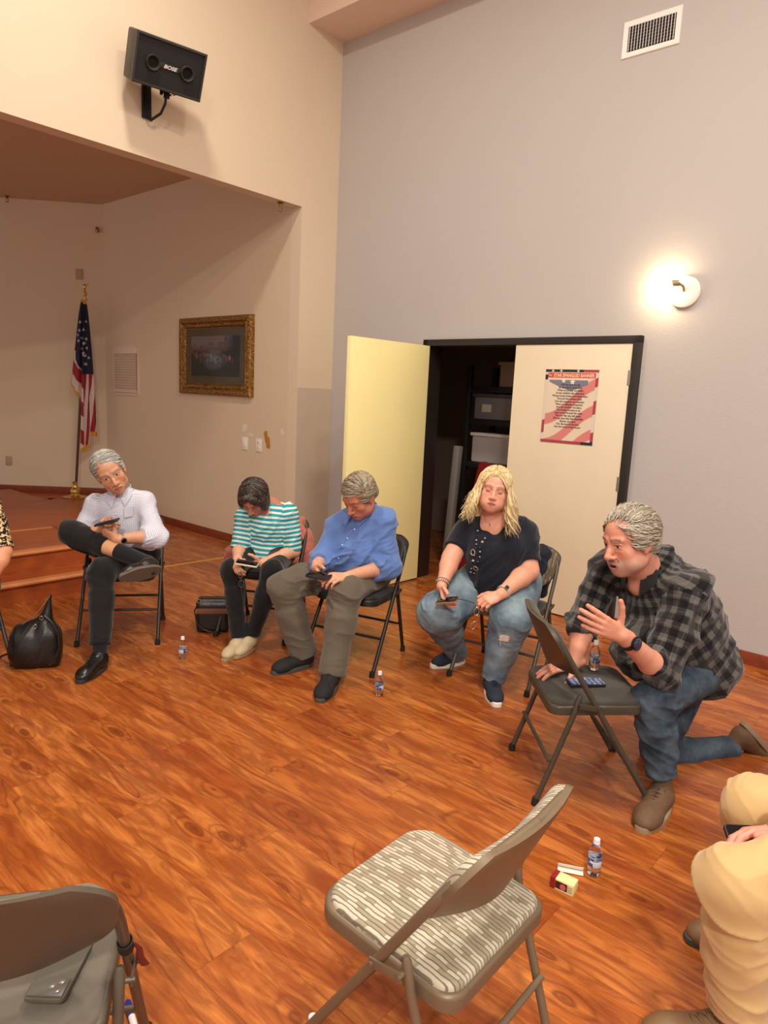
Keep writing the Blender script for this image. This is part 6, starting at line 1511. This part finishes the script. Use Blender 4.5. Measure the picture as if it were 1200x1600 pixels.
    jp = [rc(at(848, 862, 4.02), at(862, 872, 4.06), .038, .040, .04), rc(at(850, 868, 4.0), at(850, 898, 3.98), .045, .04, .05), rc(at(862, 872, 4.06), at(868, 888, 4.07), .028, .016, .04), rc(at(845, 895, 3.97), at(846, 925, 3.96), .040, .030, .05), rc(at(790, 860, 4.14), at(850, 862, 4.06), .03, .035, .04)]
    jacket_over('navy jacket hanging over the chair back behind the blonde woman', 'navy_jacket', jp, nj, seed=121)
    return p
woman_blonde()
# ---------------------------------------------------------------- kneeling man in the plaid shirt
def man_plaid():
    skin = (214, 150, 124)
    J = dict(hipL=at(1108, 1042, 2.92), hipR=at(1082, 1040, 3.06), kneeL=at(1022, 1093, 2.63), ankL=at(1036, 1222, 2.56), kneeR=at(1026, 1180, 2.95), ankR=at(1150, 1168, 3.06),
             shL=at(1078, 925, 2.72), shR=at(950, 888, 2.98), neck=at(1010, 895, 2.86), elbL=at(1034, 1052, 2.60), wrL=at(972, 993, 2.48), elbR=at(912, 975, 2.93), wrR=at(895, 1040, 2.83))
    J['hipc'] = (J['hipL']+J['hipR'])/2
    H = Head(at(985, 847, 2.76), (-.90, -.40, -.22), (-.20, .0, 1), 1.09, fat=.35, eyes='open', beard=.9, nose=1.15, mouth=.007, look=(-.001, 0), brow=(120, 100, 84), skin=(214, 148, 122), lip=(160, 88, 80), age=.8)
    T = dict(hip=.165, hipd=.13, waist=.185, waistd=.155, chest=.190, chestd=.135, belf=.05, chf=.02, shr=.075)
    tp, A, at_ = torso_prims(J, T, -.02)
    body = tp+leg_prims(J['hipL'], J['kneeL'], J['ankL'], (.08, .055, .05, .036))+leg_prims(J['hipR'], J['kneeR'], J['ankR'], (.08, .055, .05, .036))
    hp = H.prims()+[rc(H.w((0, -.030, -.045)), mid(J['neck'], H.w((0, -.03, -.05)), .25), .058, .064, .03), rc(mid(J['neck'], H.w((0, -.03, -.05)), .25), J['neck']-nv((0, 0, .03)), .064, .075, .03), el(J['neck']+nv((-.025, -.030, -.045)), (.055, .045, .05), k=.03),
                    rc(H.w((0, .040, -.085)), J['neck']+nv((-.02, -.02, .01)), .034, .038, .04)]
    # raised left hand, palm towards his face, fingers spread; right hand flat on the chair seat
    hd = unit(at(897, 955, 2.42)-J['wrL'])
    LP, lw, lt = hand(J['wrL'], hd, (.10, -.92, .05), 1, ((.16, .14, .10), (.20, .18, .14), (.26, .22, .16), (.36, .28, .2)), .08, ((.90, .40, .10), (.80, .6, .10), (.70, .7, .0)), 1.06)
    lf = arm_prims(J['shL'], J['elbL'], J['wrL'], (.06, .048, .044, .030))
    wr2 = at(897, 1040, 2.82); wr2[2] = SZ+.040
    RP, rw, rt = hand(wr2, (-.97, -.18, -.20), (-.10, -.1, 1), -1, ((.10, .22, .25), (.06, .22, .25), (.06, .22, .25), (.12, .25, .25)), .10, ((.85, .55, -.35), (.75, .7, -.25), (.6, .8, -.1)), .95)
    rf = arm_prims(J['shR'], J['elbR'], wr2, (.058, .046, .044, .031))
    p = person('grey-bearded man in a plaid shirt kneeling beside the olive grey chair, one hand raised', [(body, .012, skin_paint(skin)), (hp, .0024, H.paint), (lf+LP, .0030, skin_paint(skin, lt, .6)), (rf+RP, .0030, skin_paint(skin, rt, .6))])
    # hair: swept back grey curls
    cap = [el(H.w((0, -.022, .048)), nv((.085, .098, .089))*H.s, H.A, .02), el(H.w((0, -.070, -.010)), nv((.068, .048, .062))*H.s, H.A, .02)]
    for x in (-1, 1): cap.append(rc(H.w((x*.074, .018, .030)), H.w((x*.077, .012, .002)), .012, .007, .012))
    cap += [el(H.w((0, .092, .010)), nv((.078, .058, .076))*H.s, H.A, .012, '-'), el(H.w((0, .045, -.050)), nv((.10, .060, .060))*H.s, H.A, .01, '-')]
    for x in (-1, 1): cap.append(el(H.w((x*.086, -.006, -.002)), nv((.018, .022, .030))*H.s, H.A, .006, '-'))
    fl = lambda d: (d[0]*.4, -1., -.55 if d[2] < .5 else .1)
    kp = lambda d: (d[1] < .62 or d[2] > .80) and d[2] > -.55 and not (d[1] > -.15 and d[2] < .25) and not (d[1] > .25 and d[2] < .62)
    L = scalp_locks(H, 1700, 5, fl, face_mask([((0, .092, .010), (.078, .058, .076)), ((0, .045, -.050), (.10, .060, .060)), ((.086, -.006, -.002), (.018, .022, .030))]), .075, .0028, .015, curl=.0045, lift=.007, steps=10)
    L += scalp_locks(H, 110, 8, lambda d: (d[0]*.6, -.3, 1.), lambda d: d[1] > .30 and d[2] > .66 and d[1] < .75, .050, .0028, .012, curl=.005, lift=.016, steps=9)
    hair_obj('hair', p, H, cap, L, ((134, 122, 104), (166, 154, 136), (202, 192, 172)), 5, .0015)
    # shirt
    T2 = dict(T); sp, A, at_ = torso_prims(J, T2, 0., .06, 1)
    sp += [el(at_(.10, .05), (.180, .155, .15), A, .06, g=1), el(at_(.80, -.05), (.17, .10, .12), A, .06, g=1), el(at_(.45, -.045), (.185, .15, .22), A, .08, g=1), el(at(1010, 1015, 2.80), (.13, .13, .12), A, .07, g=1)]
    eL = mid(J['elbL'], J['wrL'], .28); eR = mid(J['elbR'], wr2, .25)
    sp += [rc(J['shL'], J['elbL'], .074, .070, .05, g=2), rc(J['shR'], J['elbR'], .066, .066, .05, g=3), cc(mid(J['elbL'], eL, -.2), eL, .066, .060, .02, g=2), cc(mid(J['elbR'], eR, -.4), eR, .064, .058, .02, g=3), cc(mid(J['elbL'], eL, .45), mid(J['elbL'], eL, 1.0), .066, .064, .01, g=2), cc(mid(J['elbR'], eR, .2), mid(J['elbR'], eR, 1.05), .064, .062, .01, g=3)]
    vn = J['neck']+nv((-.06, -.075, -.01))
    sp += [rc(J['neck']+nv((-.015, 0, .01)), J['neck']+nv((.02, .03, .03)), .088, .100, .04, g=1), rc(J['neck']+nv((-.025, -.01, .05)), H.w((0, -.03, -.08)), .058, .066, .01, op='-'), rc(J['neck']+nv((-.065, -.055, .05)), J['neck']+nv((-.100, -.115, -.10)), .032, .006, .02, op='-')]
    uvf = frames_uv({1: (J['hipc'], A, .19), 2: (J['shL'], limb_axes(J['shL'], J['elbL']), .075), 3: (J['shR'], limb_axes(J['shR'], J['elbR']), .075)})
    t = NT('buffalo_plaid'); U = cuv_nodes(t); P_ = .060
    a = pulse(t, U[0], P_, .5); b = pulse(t, U[2], P_, .5); s_ = t.math('ADD', a, b)
    col = t.ramp(t.math('DIVIDE', s_, 2.), [(0, srgb(92, 88, 84)), (.25, srgb(46, 43, 43)), (.74, srgb(46, 43, 43)), (.76, srgb(16, 15, 19))])
    t.n[col.node.name].color_ramp.interpolation = 'CONSTANT'
    th_ = t.math('MULTIPLY', t.math('ADD', pulse(t, U[0], P_, .06, .22), pulse(t, U[2], P_, .06, .22)), .14)
    t.color(t.mix(th_, t.mix(t.noise(t.obj(), 40, 3), t.mix(.25, col, (0, 0, 0, 1)), col), srgb(140, 134, 128))); t.set(.9, 0, .15, Sheen_Weight=.25); t.bump(t.noise(t.obj(), 800, 2), .3, .001)
    dsp = lambda P, N: ribs(P, 11, .017, 6.5, A[2]*.6+A[0]*.8)+ribs(P, 17, .012, 12, A[2]) + .004*(fbm(P*18, 2, 3)-.5)
    sh = garment('plaid_shirt', sp, .006, t.m, p, dsp, uvf)
    # collar
    C_ = mid(J['neck'], H.w((0, -.03, -.08)), .30); cA = axes((-.76, -.62, -.20), H.w((0, -.03, -.08))-J['neck']+nv((0, 0, .05))); Vc, Fc = loft_band(C_, cA, .070, .074, -.01, .040, .70, drop=.03, flare=.06)
    pd_ = fabric('dark_plaid_cloth', (44, 41, 41), mottle=.5); MB().raw(Vc, Fc).build('collar', pd_, sh, smooth=60); collar_wings(sh, C_, cA, pd_, w=.066, drop=.085, gap=.026, fwd=.066, lift=.034)
    # jeans
    jn = NT('dark_jeans'); o_ = jn.obj(); n1 = jn.noise(o_, 9, 4, .6); jn.color(jn.mix(jn.ramp(n1, [(.35, (0, 0, 0)), (.7, (1, 1, 1))]), srgb(44, 54, 66), srgb(84, 98, 110))); jn.bump(jn.noise(jn.scale(o_, (1, 1, 1)), 900, 2), .3, .001); jn.set(.85, 0, .2)
    kL, aL, kR, aR = J['kneeL'], J['ankL'], J['kneeR'], J['ankR']
    hemL = mid(kL, aL, .93); hemR = mid(kR, aR, .97)
    jp = [el(at_(.03, -.0), (.165, .135, .13), A, .05), rc(J['hipL'], kL, .098, .077, .05), rc(kL, mid(kL, aL, .35), .077, .068, .04), cc(mid(kL, aL, .25), hemL, .068, .062, .03),
          rc(J['hipR'], kR+nv((0, 0, .03)), .10, .075, .05), rc(kR+nv((0, 0, .02)), mid(kR, aR, .35), .070, .066, .04), cc(mid(kR, aR, .3), hemR, .064, .056, .03)]
    dj = lambda P, N: ribs(P, 21, .010, 8, (.5, -.3, 1))+ribs(P, 23, .009, 15, (.2, 0, 1))*np.exp(-(np.linalg.norm(P-kL, axis=1)/.16)**2)*1.5+ribs(P, 29, .008, 16, (.3, .2, 1))*np.exp(-(np.linalg.norm(P-hemL, axis=1)/.10)**2)*1.5
    jo = garment('jeans', jp, .006, jn.m, p, dj)
    # shoes
    br_ = mat('brown_nubuck', (104, 76, 52), .7, mottle=.15, mscale=40.); so_ = mat('tan_sole', (150, 132, 104), .6); la_ = mat('brown_lace', (70, 50, 36), .8)
    fL = unit(nv((-.62, -.78, 0))); hl = nv((aL[0], aL[1], 0))-fL*.048
    shoe(p, hl, fL, (0, 0, 1), .285, (br_, so_, la_), w=.050, hgt=.118, sole_h=.024)
    fw = unit(nv((.66, .04, -.70)))
    shoe(p, at(1163, 1127, 3.06), fw, (-.70, -.12, -.66), .262, (br_, so_, la_), w=.048, hgt=.10)
    # watch on the left wrist
    fa = unit(J['elbL']-J['wrL']); wf = NT('smart_watch_face'); n_ = wf.noise(wf.obj(), 420, 1); wf.color(wf.mix(wf.math('GREATER_THAN', n_, .62), srgb(16, 18, 30), srgb(120, 140, 190))); wf.set(.15)
    watch(p, J['wrL']+fa*.045, fa, (.10, -.85, .35), mat('black_watch_band', (24, 24, 26), .5), wf.m, r=.033, w=.024, size=.025).children[0].data.materials[0] = blkm
    MB().lathe([(.0098, -.002), (.0112, 0), (.0098, .002)], 20).build('ring', mat('gold_ring', (220, 170, 90), .25, .95), p).matrix_world = frame(lw((-.0100+.0, .100, -.004)), *[unit(v) for v in (np.cross(hd, (0, 0, 1)), np.cross(np.cross(hd, (0, 0, 1)), hd), hd)])
    return p
man_plaid()
# ---------------------------------------------------------------- two people cut by the picture edges
def man_khaki():
    skin = (226, 150, 130)
    J = dict(kneeL=at(1154, 1383, 1.47), kneeR=at(1184, 1264, 1.80)); J['ankL'] = nv((J['kneeL'][0]+.06, 1.50, .10)); J['ankR'] = nv((J['kneeR'][0]+.10, 1.84, .10))
    J['hipL'] = nv((J['kneeL'][0]+.42, 1.53, .53)); J['hipR'] = nv((J['kneeR'][0]+.40, 1.73, .53)); J['hipc'] = (J['hipL']+J['hipR'])/2
    J['neck'] = J['hipc']+nv((.08, 0, .50)); J['shL'] = J['neck']+nv((.0, -.18, -.05)); J['shR'] = J['neck']+nv((.0, .18, -.05))
    J['elbL'] = J['hipL']+nv((.05, -.10, .20)); J['wrL'] = nv((1.16, 1.56, .62)); J['elbR'] = J['hipR']+nv((.02, .14, .22)); J['wrR'] = at(1216, 1300, 1.63)
    H = Head(J['neck']+nv((-.06, 0, .19)), (-1, 0, -.4), (-.2, 0, 1), .98, eyes='closed', skin=skin)
    T = dict(hip=.165, hipd=.13, waist=.165, waistd=.135, chest=.17, chestd=.12); tp, A, at_ = torso_prims(J, T, -.02)
    body = tp+leg_prims(J['hipL'], J['kneeL'], J['ankL'], (.075, .055, .05, .036))+leg_prims(J['hipR'], J['kneeR'], J['ankR'], (.075, .055, .05, .036))
    hp = H.prims()+[rc(H.w((0, -.03, -.04)), J['neck'], .055, .06, .03)]
    RP, rw, rt = hand(J['wrR'], (-1, -.10, .02), (.05, .55, .85), -1, ((.35, .5, .4), (.35, .5, .4), (.4, .5, .4), (.4, .5, .4)), .04, ((.7, .7, .1), (.4, .9, .0), (.1, 1, -.1)), .98)
    LP, lw, lt = hand(J['wrL'], (-.9, .3, -.2), (0, -.2, 1), 1, ((.35, .5, .4),)*4, .05, sc=.98)
    p = person('person in khaki trousers at the right edge holding a dark phone', [(body, .012, skin_paint(skin)), (hp, .005, H.paint), (arm_prims(J['shR'], J['elbR'], J['wrR'])+RP, .0032, skin_paint(skin, rt)), (arm_prims(J['shL'], J['elbL'], J['wrL'])+LP, .004, skin_paint(skin, lt))])
    hair_obj('hair', p, H, [el(H.w((0, -.03, .05)), nv((.082, .095, .086)), H.A)], [], ((60, 50, 40), (80, 66, 52), (110, 90, 70)), 3, h=.006)
    sp, A, at_ = torso_prims(J, T, 0., .05, 1); sp += sleeve(J['shL'], J['elbL'], J['wrL'], (.07, .06, .055), .8, 2)+sleeve(J['shR'], J['elbR'], J['wrR'], (.07, .06, .055), .8, 3)
    garment('polo_shirt', sp, .009, fabric('slate_polo', (70, 78, 92)), p)
    kh = fabric('khaki_twill', (206, 172, 118), .75, 700, .25, .06)
    kL, kR = J['kneeL'], J['kneeR']
    trousers(p, J, A, at_, kh, (.095, .082, .072, .066), (.93, .93), (.17, .135, .11), 131, fold=.009, h=.005)
    for an, k_ in ((J['ankL'], 0), (J['ankR'], 1)): shoe(p, foot_under(an, (-1, .05, 0)), (-1, .05, 0), (0, 0, 1), .28, (mat('tan_shoe', (120, 90, 60), .5), mat('dark_grey_sole', (70, 66, 60), .6)), w=.045)
    phone('dark phone held over the khaki trousers at the right edge', frame(at(1182, 1312, 1.62), (0, .85, .5), (-1, 0, .0), unit((0, -.5, .85))), w=.074, h=.15)
    return p
man_khaki()
def woman_left_edge():
    skin = (226, 158, 122)
    J = dict(hipL=nv((-2.36, 3.80, .52)), hipR=nv((-2.46, 3.60, .52)), neck=nv((-2.44, 3.68, 1.0)), shL=at(-22, 782, 3.72), elbL=at(4, 862, 3.62)); J['hipc'] = (J['hipL']+J['hipR'])/2
    J['shR'] = J['neck']+nv((-.02, -.18, -.04)); J['elbR'] = nv((-2.35, 3.42, .68)); J['wrL'] = at(-18, 912, 3.52); J['wrR'] = nv((-2.14, 3.44, .60))
    J['kneeL'] = nv((-2.12, 3.56, .48)); J['kneeR'] = nv((-2.16, 3.34, .48)); J['ankL'] = nv((-2.14, 3.42, .10)); J['ankR'] = nv((-2.22, 3.24, .10))
    H = Head(J['neck']+nv((.05, -.02, .19)), (.8, -.5, -.2), (.1, 0, 1), .93, eyes='closed', female=True, skin=skin)
    T = dict(hip=.16, hipd=.12, waist=.15, waistd=.12, chest=.155, chestd=.11, shr=.055); tp, A, at_ = torso_prims(J, T, -.02)
    body = tp+leg_prims(J['hipL'], J['kneeL'], J['ankL'], (.07, .05, .045, .03))+leg_prims(J['hipR'], J['kneeR'], J['ankR'], (.07, .05, .045, .03))
    hp = H.prims()+[rc(H.w((0, -.03, -.04)), J['neck'], .048, .054, .03)]
    LP, lw, lt = hand(J['wrL'], (-.1, -.8, -.35), (.8, 0, .5), 1, ((.35, .5, .4),)*4, .05, sc=.88); RP, rw, rt = hand(J['wrR'], (.7, -.4, -.2), (0, 0, 1), -1, ((.35, .5, .4),)*4, .05, sc=.88)
    p = person('person in a cream and black patterned blouse cut off by the left edge', [(body, .012, skin_paint(skin)), (hp, .005, H.paint), (arm_prims(J['shL'], J['elbL'], J['wrL'], (.05, .045, .045, .026))+LP, .0035, skin_paint(skin, lt)), (arm_prims(J['shR'], J['elbR'], J['wrR'])+RP, .005, skin_paint(skin, rt))])
    hair_obj('hair', p, H, [el(H.w((0, -.03, .05)), nv((.088, .10, .09)), H.A), el(H.w((0, -.06, -.03)), nv((.08, .05, .08)), H.A)], [], ((60, 44, 34), (90, 66, 50), (120, 96, 74)), 3, h=.006)
    sp, A, at_ = torso_prims(J, T, 0., .05, 1); sp += sleeve(J['shL'], J['elbL'], J['wrL'], (.064, .062, .060), .96, 2)+sleeve(J['shR'], J['elbR'], J['wrR'], (.064, .060, .060), .96, 3)
    t = NT('floral_blouse'); o_ = t.obj(); n1 = t.noise(o_, 34, 2, .5, 1.4); n2 = t.noise(o_, 60, 1, .5, .5)
    t.color(t.mix(t.math('LESS_THAN', n2, .42), t.ramp(n1, [(.0, srgb(28, 24, 24)), (.46, srgb(30, 26, 26)), (.50, srgb(222, 190, 140)), (1, srgb(232, 210, 170))]), srgb(26, 24, 26))); t.set(.85, 0, .2)
    sh = garment('patterned_blouse', sp, .006, t.m, p, lambda P, N: ribs(P, 141, .006, 9, (.4, .2, 1)))
    trousers(p, J, A, at_, fabric('black_knit', (20, 19, 21)), (.08, .066, .056, .05), (.93, .93), (.16, .13, .10), 143, h=.008)
    for an in (J['ankL'], J['ankR']): shoe(p, foot_under(an, (.75, -.66, 0)), (.75, -.66, 0), (0, 0, 1), .24, (mat('black_shoe_leather', (24, 22, 21), .28), mat('black_shoe_sole', (44, 42, 38), .7)), w=.04, laces=False)
    return p
woman_left_edge()
